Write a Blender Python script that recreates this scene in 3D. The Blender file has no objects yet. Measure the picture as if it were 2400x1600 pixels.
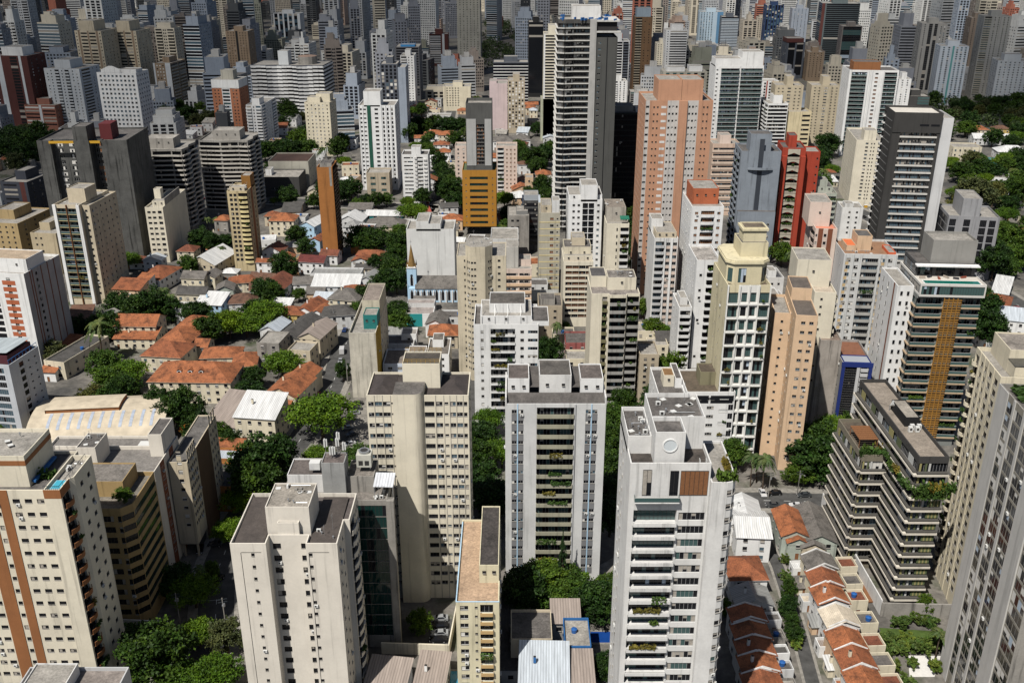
import bpy, math, random
from mathutils import Vector
random.seed(7)
SC = bpy.context.scene
COL = SC.collection
R = math.radians
# ------------------------------------------------------------------ camera, sky, sun, exposure
H, F, PITCH = 160.0, 2296.0, R(23.07)          # height of the drone above the street, focal length in photo pixels
cam = bpy.data.cameras.new('camera'); cam_o = bpy.data.objects.new('camera', cam); COL.objects.link(cam_o)
cam.sensor_fit = 'HORIZONTAL'; cam.sensor_width = 36.0; cam.lens = F/2400*36
cam.clip_start = 1.0; cam.clip_end = 20000
cam_o.location = (0, 0, H); cam_o.rotation_euler = (math.pi/2-PITCH, 0, 0)
SC.camera = cam_o
SUN_EL, SUN_AZ = 56.0, 33.0                     # azimuth: degrees to the left of straight behind the camera
w = bpy.data.worlds.new('World'); SC.world = w; w.use_nodes = True
nt = w.node_tree; bg = nt.nodes['Background']
sky = nt.nodes.new('ShaderNodeTexSky'); sky.sky_type = 'NISHITA'; sky.sun_disc = False
sky.sun_elevation = R(SUN_EL); sky.sun_rotation = R(180+SUN_AZ)
sky.air_density = 1.0; sky.dust_density = 1.2
nt.links.new(sky.outputs[0], bg.inputs[0]); bg.inputs[1].default_value = 0.05
sl = bpy.data.lights.new('sun', 'SUN'); sl.energy = 5.0; sl.angle = R(0.5); sl.color = (1.0, 0.96, 0.89)
so = bpy.data.objects.new('sun', sl); COL.objects.link(so)
sd = Vector((-math.sin(R(SUN_AZ))*math.cos(R(SUN_EL)), -math.cos(R(SUN_AZ))*math.cos(R(SUN_EL)), math.sin(R(SUN_EL))))
so.rotation_euler = sd.to_track_quat('Z', 'Y').to_euler(); so.location = sd*600
SC.view_settings.view_transform = 'Standard'; SC.view_settings.look = 'None'
SC.cycles.diffuse_bounces = 1; SC.cycles.transparent_max_bounces = 24
SC.view_settings.exposure = 0.1; SC.view_settings.gamma = 1.0
# ------------------------------------------------------------------ survey: photo pixel -> place in the city
CP, SP = math.cos(PITCH), math.sin(PITCH)
def ray(px, py):
    xc = (px-1200)/F; yc = -(py-800)/F
    return xc, CP+yc*SP, -SP+yc*CP
def at_z(px, py, z=0.0):
    x, y, d = ray(px, py); t = (z-H)/d
    return Vector((x*t, y*t, z))
def at_Y(px, py, Y):
    x, y, d = ray(px, py); t = Y/y
    return Vector((x*t, Y, H+d*t))
def base_Y(yb):
    x, y, d = ray(1200, yb); return -H/d*y
def proj(x, y, z):
    dep = y*CP+(H-z)*SP
    return 1200+F*x/dep, 800-F*(y*SP-(H-z)*CP)/dep
# ------------------------------------------------------------------ materials
MATS = {}
def new_mat(key):
    m = bpy.data.materials.new(key); m.use_nodes = True; MATS[key] = m
    return m, m.node_tree, m.node_tree.nodes['Principled BSDF']
def N(nt, t, **kw):
    n = nt.nodes.new(t)
    for k, v in kw.items(): setattr(n, k, v)
    return n
def noise(nt, vec, scale, detail=3, rough=.6):
    n = N(nt, 'ShaderNodeTexNoise'); n.inputs['Scale'].default_value = scale
    n.inputs['Detail'].default_value = detail; n.inputs['Roughness'].default_value = rough
    nt.links.new(vec, n.inputs['Vector']); return n.outputs['Fac']
def mapping(nt, src, sc):
    m = N(nt, 'ShaderNodeMapping'); m.inputs['Scale'].default_value = sc; nt.links.new(src, m.inputs['Vector']); return m.outputs[0]
def ramp(nt, fac, stops):
    r = N(nt, 'ShaderNodeValToRGB'); e = r.color_ramp.elements
    while len(e) < len(stops): e.new(.5)
    for i, (p, c) in enumerate(stops):
        e[i].position = p; e[i].color = (c[0], c[1], c[2], 1) if hasattr(c, '__len__') else (c, c, c, 1)
    nt.links.new(fac, r.inputs[0]); return r.outputs[0]
def mul(nt, a, b, fac=1.0):
    m = N(nt, 'ShaderNodeMix', data_type='RGBA', blend_type='MULTIPLY'); m.inputs[0].default_value = fac
    for s, i in ((a, 6), (b, 7)):
        if hasattr(s, 'links'): nt.links.new(s, m.inputs[i])
        else: m.inputs[i].default_value = (s[0], s[1], s[2], 1)
    return m.outputs[2]
def mixc(nt, f, a, b):
    m = N(nt, 'ShaderNodeMix', data_type='RGBA')
    nt.links.new(f, m.inputs[0])
    for s, i in ((a, 6), (b, 7)):
        if hasattr(s, 'links'): nt.links.new(s, m.inputs[i])
        else: m.inputs[i].default_value = (s[0], s[1], s[2], 1)
    return m.outputs[2]
def paint(c, dirt=1.0, rough=.75):
    """painted render with weather streaks, blotches and faint storey joints"""
    key = 'paint_%.3f_%.3f_%.3f_%.1f' % (*c, dirt)
    if key in MATS: return MATS[key]
    m, nt, b = new_mat(key)
    g = N(nt, 'ShaderNodeNewGeometry').outputs['Position']
    s1 = ramp(nt, noise(nt, mapping(nt, g, (.8, .8, .035)), 1.0, 4, .6), [(.33, 1-.36*dirt), (.44, 1-.03*dirt), (.6, 1.0)])
    s2 = ramp(nt, noise(nt, g, .13, 6, .7), [(.34, 1-.20*dirt), (.6, 1.0)])
    s3 = ramp(nt, noise(nt, g, 2.2, 2, .5), [(.3, 1-.07*dirt), (.7, 1.0)])
    c1 = mul(nt, mul(nt, c, s1), mul(nt, s2, s3))
    nt.links.new(c1, b.inputs['Base Color']); b.inputs['Roughness'].default_value = rough
    b.inputs['Specular IOR Level'].default_value = .25
    return m
def flatroof(c=(.13, .12, .11), patch=.6):
    key = 'roofing_%.3f_%.3f_%.3f_%.1f' % (*c, patch)
    if key in MATS: return MATS[key]
    m, nt, b = new_mat(key)
    g = N(nt, 'ShaderNodeNewGeometry').outputs['Position']
    s1 = ramp(nt, noise(nt, g, .3, 8, .72), [(.36, 1-.75*patch), (.48, .9), (.56, 1.0), (.68, 1+.8*patch)])
    s2 = ramp(nt, noise(nt, g, 1.9, 5, .7), [(.36, 1-.6*patch), (.6, 1.12)])
    c1 = mul(nt, mul(nt, c, s1), s2)
    nt.links.new(c1, b.inputs['Base Color']); b.inputs['Roughness'].default_value = .9
    return m
def tiles(c=(.30, .098, .040), age=.85, along=False):
    """clay or fibre tiles: ribs run down the slope (UV x along the eave, y up the slope, metres)"""
    key = 'roof_tiles_%.3f_%.3f_%.3f_%.1f' % (*c, age)
    if key in MATS: return MATS[key]
    m, nt, b = new_mat(key)
    g = N(nt, 'ShaderNodeNewGeometry').outputs['Position']
    uv = N(nt, 'ShaderNodeTexCoord').outputs['UV']
    wv = N(nt, 'ShaderNodeTexWave', bands_direction='X', wave_profile='SIN'); wv.inputs['Scale'].default_value = 1.1
    nt.links.new(uv, wv.inputs['Vector']); wv.inputs['Distortion'].default_value = .4
    wy = N(nt, 'ShaderNodeTexWave', bands_direction='Y', wave_profile='SAW'); wy.inputs['Scale'].default_value = .75
    nt.links.new(uv, wy.inputs['Vector'])
    s0 = ramp(nt, wv.outputs['Fac'], [(.0, .62), (.6, 1.08)])
    s01 = ramp(nt, wy.outputs['Fac'], [(.0, .86), (.5, 1.03)])
    s1 = ramp(nt, noise(nt, g, .34, 7, .75), [(.36, 1-.72*age), (.5, .9), (.62, 1.12)])
    s2 = ramp(nt, noise(nt, g, 2.6, 3, .7), [(.3, 1-.5*age), (.65, 1.12)])
    c1 = mul(nt, mul(nt, mul(nt, c, s0), s01), mul(nt, s1, s2))
    nt.links.new(c1, b.inputs['Base Color']); b.inputs['Roughness'].default_value = .85
    bu = N(nt, 'ShaderNodeBump'); bu.inputs['Strength'].default_value = .5; bu.inputs['Distance'].default_value = .08
    nt.links.new(wv.outputs['Fac'], bu.inputs['Height']); nt.links.new(bu.outputs[0], b.inputs['Normal'])
    return m
def corr(c=(.5, .5, .5), rough=.45, metal=.0):
    """corrugated sheet, ribs run down the slope"""
    key = 'sheet_%.3f_%.3f_%.3f_%.1f' % (*c, metal)
    if key in MATS: return MATS[key]
    m, nt, b = new_mat(key)
    g = N(nt, 'ShaderNodeNewGeometry').outputs['Position']
    uv = N(nt, 'ShaderNodeTexCoord').outputs['UV']
    wv = N(nt, 'ShaderNodeTexWave', bands_direction='X', wave_profile='SIN'); wv.inputs['Scale'].default_value = .55
    nt.links.new(uv, wv.inputs['Vector'])
    s0 = ramp(nt, wv.outputs['Fac'], [(.0, .72), (.5, 1.04)])
    s1 = ramp(nt, noise(nt, mapping(nt, uv, (.8, .08, 1)), 1.0, 5, .7), [(.3, .62), (.62, 1.05)])
    c1 = mul(nt, mul(nt, c, s0), s1)
    nt.links.new(c1, b.inputs['Base Color']); b.inputs['Roughness'].default_value = rough; b.inputs['Metallic'].default_value = metal
    bu = N(nt, 'ShaderNodeBump'); bu.inputs['Strength'].default_value = .5; bu.inputs['Distance'].default_value = .06
    nt.links.new(wv.outputs['Fac'], bu.inputs['Height']); nt.links.new(bu.outputs[0], b.inputs['Normal'])
    return m
def simple(key, c, rough=.6, metal=0.0, spec=.5, var=.0, vs=1.0):
    if key in MATS: return MATS[key]
    m, nt, b = new_mat(key)
    if var:
        g = N(nt, 'ShaderNodeNewGeometry').outputs['Position']
        s = ramp(nt, noise(nt, g, vs, 4, .65), [(.3, 1-var), (.7, 1+var)])
        nt.links.new(mul(nt, c, s), b.inputs['Base Color'])
    else: b.inputs['Base Color'].default_value = (*c, 1)
    b.inputs['Roughness'].default_value = rough; b.inputs['Metallic'].default_value = metal
    b.inputs['Specular IOR Level'].default_value = spec
    return m
def leafmat(key, c, var=.45):
    if key in MATS: return MATS[key]
    m, nt, b = new_mat(key)
    oi = N(nt, 'ShaderNodeObjectInfo'); g = N(nt, 'ShaderNodeNewGeometry')
    s = ramp(nt, noise(nt, g.outputs['Position'], .35, 3, .6), [(.3, 1-var), (.7, 1+var)])
    s2 = ramp(nt, noise(nt, g.outputs['Position'], 3.0, 2, .6), [(.3, .75), (.7, 1.25)])
    s3 = ramp(nt, oi.outputs['Random'], [(0, (.72, .8, .8)), (.5, (1, 1, 1)), (1, (1.3, 1.15, .75))])
    nt.links.new(mul(nt, mul(nt, mul(nt, c, s), s2), s3), b.inputs['Base Color'])
    b.inputs['Roughness'].default_value = .6; b.inputs['Specular IOR Level'].default_value = .2
    return m
def water(key, c):
    m = simple(key, c, .06, 0, .5, .12, .5); return m
GLASS = simple('glass_dark', (.011, .012, .015), .09, 0, .28)
GLASSB = simple('glass_blue', (.06, .10, .13), .05, 0, .8)
GLASSG = simple('glass_green', (.004, .028, .025), .06, 0, .6)
GLASST = simple('glass_teal', (.05, .095, .093), .10, 0, .6)
CURT = simple('curtain', (.34, .31, .27), .9, 0, .2, .2, 2.0)
BLIND = simple('blind', (.62, .60, .56), .8, 0, .2, .08, 2.0)
BLINDB = simple('blind_bluish', (.40, .47, .55), .8, 0, .2, .1, 2.0)
WOODB = simple('shutter_wood', (.20, .09, .04), .7, 0, .3, .2, 3.0)
FRAME = simple('frame_alu', (.33, .33, .33), .5)
FRAMEW = simple('frame_white', (.62, .62, .60), .5)
FRAMED = simple('frame_dark', (.035, .033, .032), .5)
FLOORD = simple('balcony_floor', (.13, .115, .10), .8, 0, .3, .3, 1.0)  # dark floor tone, deepens the shade inside balconies and deep recesses
DARK = simple('dark_room', (.022, .02, .02), .9)  # near-black colour standing in for unlit hollow insides
CONC = paint((.33, .31, .28), 1.6)
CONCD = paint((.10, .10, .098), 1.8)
WHITE = paint((.78, .775, .76), .7)
WHITE2 = paint((.70, .69, .67), .9)
CREAM = paint((.70, .63, .48), .8)
ROOF = flatroof((.115, .105, .098)); ROOFL = flatroof((.30, .28, .25), .5); ROOFT = flatroof((.40, .28, .19), .4)
BROWN = paint((.30, .125, .05), .8); BROWN2 = paint((.21, .075, .04), .8); TAN = paint((.40, .28, .13), .8); OCHRE = paint((.42, .20, .03), .5)
FCREAM = paint((.72, .66, .53), .7); WARM = paint((.70, .65, .57), .6); GREYW = paint((.62, .62, .61), .7); LGREY = paint((.52, .52, .52), .8)
PEACH = paint((.66, .47, .31), .7); PEACH2 = paint((.56, .44, .32), .9); PINKW = paint((.68, .55, .47), .7); YCREAM = paint((.68, .57, .30), .9)
DGREY = paint((.060, .058, .056), .6); SLATE = paint((.20, .23, .27), .8); REDP = paint((.36, .055, .03), .7); TERRA = paint((.44, .13, .06), .8)
OLIVE = paint((.17, .155, .085), .7); BEIGE = paint((.58, .50, .37), .9); BEIGE2 = paint((.46, .39, .29), 1.0); SALMON = paint((.50, .27, .17), .6)
NAVY = paint((.015, .03, .16), .4); BRICK = paint((.36, .15, .045), .9); DBROWN = paint((.10, .06, .035), .7); GREEN = paint((.02, .09, .06), .5)
BLUEP = paint((.03, .13, .34), .6); LBLUE = paint((.42, .60, .76), .5); BLACK = paint((.018, .018, .019), .4)
METAL = simple('galvanised', (.42, .43, .44), .4, .6); RAIL = simple('rail_dark', (.05, .06, .07), .5, .4)
BLUE_TANK = simple('tank_blue', (.02, .10, .32), .45)
RUST = simple('rust', (.16, .07, .03), .8, 0, .3, .3, 2.0)
# ------------------------------------------------------------------ mesh helper and tagging
class MB:
    def __init__(s): s.v = []; s.f = []; s.m = []; s.mats = []; s.uv = {}; s.sm = []
    def mi(s, mat):
        if mat not in s.mats: s.mats.append(mat)
        return s.mats.index(mat)
    def poly(s, pts, mat, uv=None, smooth=False):
        b = len(s.v); s.v += [tuple(p) for p in pts]; s.f.append(tuple(range(b, b+len(pts)))); s.m.append(s.mi(mat)); s.sm.append(smooth)
        if uv: s.uv[len(s.f)-1] = uv
    def box(s, x0, y0, z0, x1, y1, z1, mat, top=None, bottom=True):
        p = [(x0,y0,z0),(x1,y0,z0),(x1,y1,z0),(x0,y1,z0),(x0,y0,z1),(x1,y0,z1),(x1,y1,z1),(x0,y1,z1)]
        for q in ((0,1,5,4),(1,2,6,5),(2,3,7,6),(3,0,4,7)): s.poly([p[i] for i in q], mat)
        s.poly([p[i] for i in (4,5,6,7)], top or mat)
        if bottom: s.poly([p[i] for i in (3,2,1,0)], mat)
    def tube(s, a, b, r0, r1, mat, n=8, cap=True):
        a = Vector(a); b = Vector(b); d = (b-a).normalized()
        u = d.orthogonal().normalized(); w_ = d.cross(u)
        A = [a+(u*math.cos(2*math.pi*i/n)+w_*math.sin(2*math.pi*i/n))*r0 for i in range(n)]
        B = [b+(u*math.cos(2*math.pi*i/n)+w_*math.sin(2*math.pi*i/n))*r1 for i in range(n)]
        for i in range(n):
            j = (i+1) % n; s.poly([A[i], A[j], B[j], B[i]], mat, smooth=True)
        if cap: s.poly(A[::-1], mat); s.poly(B, mat)
    def prism(s, pts, z0, z1, mat, top=None):
        n = len(pts)
        for i in range(n):
            a, b = pts[i], pts[(i+1) % n]
            s.poly([(a[0],a[1],z0),(b[0],b[1],z0),(b[0],b[1],z1),(a[0],a[1],z1)], mat)
        s.poly([(p[0],p[1],z1) for p in pts], top or mat); s.poly([(p[0],p[1],z0) for p in pts[::-1]], mat)
    def mesh(s, name):
        me = bpy.data.meshes.new(name); me.from_pydata(s.v, [], s.f)
        for m in s.mats: me.materials.append(m)
        me.polygons.foreach_set('material_index', s.m)
        me.polygons.foreach_set('use_smooth', s.sm)
        if s.uv:
            l = me.uv_layers.new(name='UVMap')
            for fi, uv in s.uv.items():
                for li, c in zip(me.polygons[fi].loop_indices, uv): l.data[li].uv = c
        me.update(); return me
    def build(s, name, parent=None, loc=(0,0,0), rz=0):
        return obj(name, s.mesh(name), parent, loc, rz)
def obj(name, me, parent=None, loc=(0,0,0), rz=0):
    o = bpy.data.objects.new(name, me); COL.objects.link(o); o.location = loc; o.rotation_euler = (0, 0, rz)
    if parent: o.parent = parent
    return o
THINGS = []                                    # (object, label, anchor) - finished by settle_labels()
def tag(o, label, cat, group=None, auto=False):
    o['label'] = label; o['category'] = cat
    if group: o['group'] = group
    THINGS.append((o, auto)); return o
def struct(o, kind='structure'): o['kind'] = kind; return o
def thing(name, label, cat, loc=(0,0,0), rz=0, group=None, auto=False):
    o = obj(name, None, None, loc, rz); return tag(o, label, cat, group, auto)
def copy_tree(o, loc, rz, label, group=None, auto=True, sc=None):
    r = o.copy(); COL.objects.link(r); r.location = loc; r.rotation_euler = (0, 0, rz)
    if sc: r.scale = sc if hasattr(sc, '__len__') else (sc, sc, sc)
    for ch in o.children:
        c = ch.copy(); COL.objects.link(c); c.parent = r
        for g in ch.children:
            d = g.copy(); COL.objects.link(d); d.parent = c
    return tag(r, label, r['category'], group or r.get('group'), auto)
LAND = []                                      # landmarks: (px, py, phrase)
FOOT = []                                      # footprints: (x, y, radius)
# ------------------------------------------------------------------ windows and balconies (shared meshes)
CACHE = {}
PANES = {'d': [(GLASS, 7), (CURT, 1.6), (BLIND, 1.0), (GLASSB, 1.6)], 'b': [(GLASS, 4), (GLASSB, 4), (CURT, 1)],
         'k': [(GLASS, 9), (CURT, .7)], 's': [(BLIND, 4), (GLASS, 4), (CURT, 1)], 't': [(GLASST, 5), (GLASS, 4), (BLINDB, 1)],
         'g': [(GLASSG, 8), (GLASS, 2)], 'w': [(WOODB, 5), (GLASS, 3)], 'z': [(BLIND, 2.4), (GLASS, 7), (BLINDB, .6)], 'c': [(CURT, 4), (GLASS, 5), (GLASST, 2)]}
def pick(opts, rnd):
    t = rnd.random()*sum(o[1] for o in opts)
    for o, k in opts:
        t -= k
        if t <= 0: return o
    return opts[0][0]
def window_mesh(wd, ht, key, var, fm=None, nx=None):
    """a glazed window lying in x-z, outer side to -y: frame strips and panes as neighbouring faces"""
    k = ('win', round(wd, 2), round(ht, 2), key, var, fm.name if fm else '', nx)
    if k in CACHE: return CACHE[k]
    rnd = random.Random(str(k)); mb = MB(); fm = fm or (FRAMEW if key in 's' else FRAMED if key in 'gkt' else FRAME)
    dp_ = .004 if key == 'z' else .05; nx = nx or (2 if key == 'z' else max(1, round(wd/.8))); f = .05; xs = [-wd/2 + i*wd/nx for i in range(nx+1)]
    same = pick(PANES[key], rnd)
    for i in range(nx):
        a, b = xs[i]+f/2, xs[i+1]-f/2
        mat = same if rnd.random() < .55 else pick(PANES[key], rnd)
        z0, z1 = f, ht-f
        def q(x0, x1, y, za, zb, m): mb.poly([(x0,y,za),(x1,y,za),(x1,y,zb),(x0,y,zb)], m)
        if mat in (BLIND, CURT, BLINDB) and rnd.random() < .6:
            zs = z0+(z1-z0)*rnd.choice((.35, .5, .65)); q(a, b, 0, zs, z1, mat); q(a, b, 0, z0, zs, GLASS)
        else: q(a, b, 0, z0, z1, mat)
    for x in xs:
        mb.box(x-f/2 if x > xs[0] else x, -dp_, 0, x+f/2 if x < xs[-1] else x, .02, ht, fm, bottom=False)
    mb.box(-wd/2+f/2, -dp_*.9, 0, wd/2-f/2, .02, f, fm); mb.box(-wd/2+f/2, -dp_*.9, ht-f, wd/2-f/2, .02, ht, fm)
    if wd < 2.6 and key not in 'zgt' and ht < 1.7: mb.box(-wd/2+.01, -.25, -.05, wd/2-.01, -dp_-.005, .02, CONC)      # sill
    CACHE[k] = mb.mesh('window'); return CACHE[k]
def balcony_mesh(wd, proj, style, pm, ht=1.05, var=0):
    """slab with a parapet or a railing, outer side to -y, z=0 at floor level"""
    k = ('bal', round(wd, 2), round(proj, 2), style, pm.name, ht, var)
    if k in CACHE: return CACHE[k]
    mb = MB(); rnd = random.Random(str(k)); t = .12
    x0, x1 = -wd/2, wd/2
    if 'r' in style:                                   # rounded front
        n = 8; pts = [(x0+wd*i/n, -proj*(.45+.55*math.sin(math.pi*i/n))) for i in range(n+1)]
        mb.prism([(x1, .0), (x0, .0)][::-1]+pts[::-1] if False else pts+[(x1, 0), (x0, 0)], -.16, 0, pm)
        for i in range(n):
            a, b = pts[i], pts[i+1]
            mb.prism([a, b, (b[0]*.94, b[1]+t), (a[0]*.94, a[1]+t)], .0, ht, pm)
    else:
        if proj > .02: mb.box(x0, -proj, -.16, x1, 0, 0, pm)
        y = -proj
        if 'g' in style:                               # glass rail with a metal top
            mb.box(x0+.04, y+.05, .12, x1-.04, y+.07, ht-.05, GLASST); mb.box(x0, y+.02, ht-.05, x1, y+.10, ht, FRAMEW)
            if proj > .3:
                for x in (x0, x1-.05): mb.box(x, y+.10, .05, x+.05, -.02, ht, GLASST)
        elif 'm' in style:                             # bars
            mb.box(x0, y+.02, ht-.06, x1, y+.07, ht, RAIL)
            for i in range(int(wd/.35)+1): mb.box(x0+i*.35, y+.03, 0, x0+i*.35+.03, y+.06, ht-.06, RAIL)
        else:
            h2 = ht*.62 if 'h' in style else ht
            mb.box(x0, y, 0, x1, y+t, h2, pm)
            if proj > .3:
                mb.box(x0, y+t, 0, x0+t, 0, h2, pm); mb.box(x1-t, y+t, 0, x1, 0, h2, pm)
            if 'h' in style:
                mb.box(x0, y+.02, ht-.06, x1, y+.08, ht, FRAMEW)
                for i in range(int(wd/1.6)+2):
                    x = min(x1-.05, x0+i*1.6); mb.box(x, y+.03, h2, x+.04, y+.07, ht-.06, FRAMEW)
    CACHE[k] = mb.mesh('balcony'); return CACHE[k]
def ac_mesh():
    if 'ac' not in CACHE:
        m = MB(); m.box(-.4,-.36,0,.4,-.03,.55,FRAMEW); m.tube((-.08,-.36,.28),(-.08,-.375,.28),.2,.2,FRAMED,10); m.box(-.36,-.3,-.06,-.3,-.005,0,METAL); m.box(.3,-.3,-.06,.36,-.005,0,METAL); CACHE['ac'] = m.mesh('air_conditioner')
    return CACHE['ac']
def plants_mesh(wd, var, lean=False):
    k = ('plants', round(wd, 1), var, lean)
    if k in CACHE: return CACHE[k]
    rnd = random.Random(str(k)); mb = MB(); mats = [leafmat('leaf_planter', (.045, .085, .018)), leafmat('leaf_planter_dry', (.12, .10, .02))]
    m = mats[1] if var % 4 == 3 else mats[0]
    for i in range(int(60*wd)):
        x = rnd.uniform(-wd/2, wd/2); z = abs(rnd.gauss(0, .35)) if not lean else rnd.uniform(-.9, .5); y = rnd.uniform(-.35, .25)
        leaf(mb, Vector((x, y, z)), rnd.uniform(.14, .3), rnd, m)
    CACHE[k] = mb.mesh('planter_greenery'); return CACHE[k]
def leaf(mb, p, s, rnd, mat):
    n = Vector((rnd.gauss(0, 1), rnd.gauss(0, 1), rnd.gauss(0, 1)+.7)).normalized()
    u = n.orthogonal().normalized(); u.rotate(__import__('mathutils').Quaternion(n, rnd.uniform(0, 6.28))); v = n.cross(u)
    a = s*rnd.uniform(.75, 1.3); mb.poly([p-u*a-v*s*.5, p+u*a*.3-v*s*.8, p+u*a+v*s*.3, p-u*a*.2+v*s*.8], mat)
# ------------------------------------------------------------------ facade items
def W(n, wd, a=0, b=1, v0=.95, v1=2.15, key='d', r=.18, skip=0):      # n windows in the strip a..b
    return ('W', n, wd, a, b, v0, v1, key, r, skip)
def RB(a, b, v0=.9, v1=2.2, key='d', r=.15): return ('RB', a, b, v0, v1, key, r)   # one long window
def BL(a, b, proj=1.3, style='p', mat=None, key='d', v1=2.55, plants=.15, ht=1.05, deep=.5): return ('BL', a, b, proj, style, mat, key, v1, plants, ht, deep)
def ST(a, b, mat, proud=.25, z0=0, z1=None, name='pilaster'): return ('ST', a, b, mat, proud, z0, z1, name)   # upright strip
def BD(mat, v0=0, v1=.5, proud=.06, a=0, b=1, name='floor_band'): return ('BD', mat, v0, v1, proud, a, b, name)   # band at every floor
def SK(a, b, mat): return ('SK', a, b, mat)                     # wall colour of an upright strip
def PN(a, b, v0, v1, mat, proud=.05, name='facade_panel'): return ('PN', a, b, v0, v1, mat, proud, name)     # coloured panel at every floor
MAXP = 100
class Building:
    """a footprint polygon (local, counter-clockwise) raised to zt; faces carry items repeated on every floor"""
    def __init__(s, root, pts, zt, wall, n, g=3.5, top=.9, roof=None, detail=2, wname='wall', par=.25, z0=0.0, proof=True):
        s.root = root; s.pts = [Vector((p[0], p[1], 0)) for p in pts]; s.zt = zt; s.wall = wall; s.n = n; s.g = g; s.z0 = z0
        s.top = top; s.fh = (zt-top-.3-g-z0)/max(1, n-1) if n > 1 else zt-top-g-z0; s.roof = roof or ROOF; s.det = detail
        s.parts = []; s.wname = wname; s.wm = MB(); s.par = par; s.faces = {}; s.single = MB() if detail == 0 else None
        s.rnd = random.Random(root.name); s.proof = proof
    def fr(s, i):
        a = s.pts[i]; b = s.pts[(i+1) % len(s.pts)]; d = b-a; L = d.length; d = d/L
        return a, d, Vector((d.y, -d.x, 0)), L
    def P(s, i, u, v, o=0.0):
        a, d, n, L = s.fr(i); return a+d*u+n*o+Vector((0, 0, v))
    def face(s, i, *items, z0=None, z1=None, floors=None, wall=None): s.faces.setdefault(i, []).append((items, floors, wall, z0, z1)); return s
    def prism_on(s, i, a, b, z0, z1, o0, o1, mat, name, mb=None):
        m = mb or MB(); q = [s.P(i, a, 0, o0), s.P(i, a, 0, o1), s.P(i, b, 0, o1), s.P(i, b, 0, o0)]
        m.prism([(p.x, p.y) for p in q], z0, z1, mat)
        if mb is None: m.build(name, s.root)
    def put(s, name, me, i, u, v, o):
        s.parts.append((name, me, i, u, v, o))
    def emit(s):
        mb = s.wm; npt = len(s.pts)
        for i in range(npt):
            a, d, nr, L = s.fr(i); holes = []
            fw = s.wall; strips = []
            for items, floors, wall, zz0, zz1 in s.faces.get(i, []):
                if wall: fw = wall
                fl = floors or range(1, s.n)
                for it in items:
                    t = it[0]
                    if t == 'SK': strips.append((it[1]*L, it[2]*L, it[3])); continue
                    if t == 'ST':
                        _, x0, x1, mat, pr, za, zb, nm = it
                        s.prism_on(i, x0*L, x1*L, za or .01, zb or s.zt-.02, .004, pr, mat, nm, s.single); continue
                    for k in fl:
                        if k >= 1: zb = s.z0+s.g+(k-1)*s.fh
                        else: zb = s.z0+s.g+(k-1)*s.fh if s.g > 3.2 else s.z0
                        if zb < s.z0-.01: continue
                        if t == 'BD':
                            _, mat, v0, v1, pr, x0, x1, nm = it
                            if s.det <= 1: s.prism_on(i, x0*L, x1*L, zb+v0, zb+v1, .004, pr, mat, nm, s.wm if s.single is None else s.single)
                            else:
                                m = MB(); s.prism_on(i, x0*L, x1*L, zb+v0, zb+v1, .004, pr, mat, nm, m); m.build(nm, s.root)
                            continue
                        if t == 'PN':
                            _, x0, x1, v0, v1, mat, pr, nm = it
                            s.prism_on(i, x0*L, x1*L, zb+v0, zb+v1, .004, pr, mat, nm, s.wm if s.det <= 1 else None); continue
                        if t == 'W':
                            _, cnt, wd, x0, x1, v0, v1, key, r, sk = it; step = (x1-x0)*L/cnt; wd2 = min(wd, step-.1)
                            for c in range(cnt):
                                if sk and s.rnd.random() < sk: continue
                                um = x0*L+(c+.5)*step; holes.append((um-wd2/2, um+wd2/2, zb+v0, zb+v1, r))
                                s.put('window', (wd2, v1-v0, key), i, um, zb+v0, -r)
                        elif t == 'RB':
                            _, x0, x1, v0, v1, key, r = it; u0, u1 = x0*L, x1*L
                            holes.append((u0, u1, zb+v0, zb+v1, r)); s.put('window', (u1-u0, v1-v0, key), i, (u0+u1)/2, zb+v0, -r)
                        elif t == 'BL':
                            _, x0, x1, pr, stl, mat, key, v1, pl, ht, deep = it; u0, u1 = x0*L, x1*L
                            holes.append((u0, u1, zb+.02, zb+v1, deep)); s.put('balcony_door', (u1-u0, v1-.02, key), i, (u0+u1)/2, zb+.02, -deep)
                            s.put('balcony', (u1-u0, pr, stl, mat or s.wall, ht), i, (u0+u1)/2, zb, .004)
                            if s.rnd.random() < pl: s.put('planter_greenery', ((wq := round(min((u1-u0)*s.rnd.choice((.2, .35, .6, .95)), 5.0), 1)), s.rnd.randrange(4), s.rnd.random() < .3), i, s.rnd.uniform(u0+wq/2, u1-wq/2), zb+ht*.9, pr-.12)
            s.skin(mb, i, L, holes, fw, strips)
        # parapet and roof
        t = s.par; zr = s.zt-s.top
        inn = s.inset(t)
        for i in range(npt):
            j = (i+1) % npt; A, B, a, b = s.pts[i], s.pts[j], inn[i], inn[j]
            Z = Vector((0, 0, s.zt)); zq = Vector((0, 0, zr))
            mb.poly([A+Z, B+Z, b+Z, a+Z], s.wall)
            mb.poly([a+zq, a+Z, b+Z, b+zq][::1], s.wall)
        if s.single is not None:
            if s.proof: s.single.poly([p+Vector((0, 0, zr)) for p in inn], s.roof)
        elif s.proof:
            rm = MB(); rm.poly([p+Vector((0, 0, zr)) for p in inn], s.roof); rm.build('roof', s.root)
        s.finish()
        return s
    def inset(s, t):
        n = len(s.pts); out = []
        for i in range(n):
            _, d0, n0, _ = s.fr(i-1 if i else n-1); _, d1, n1, _ = s.fr(i)
            m = (n0+n1); k = max(.25, m.length_squared/2); out.append(s.pts[i]-m*(t/k)*1.0 if m.length > .1 else s.pts[i]-n1*t)
        return out
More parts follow.
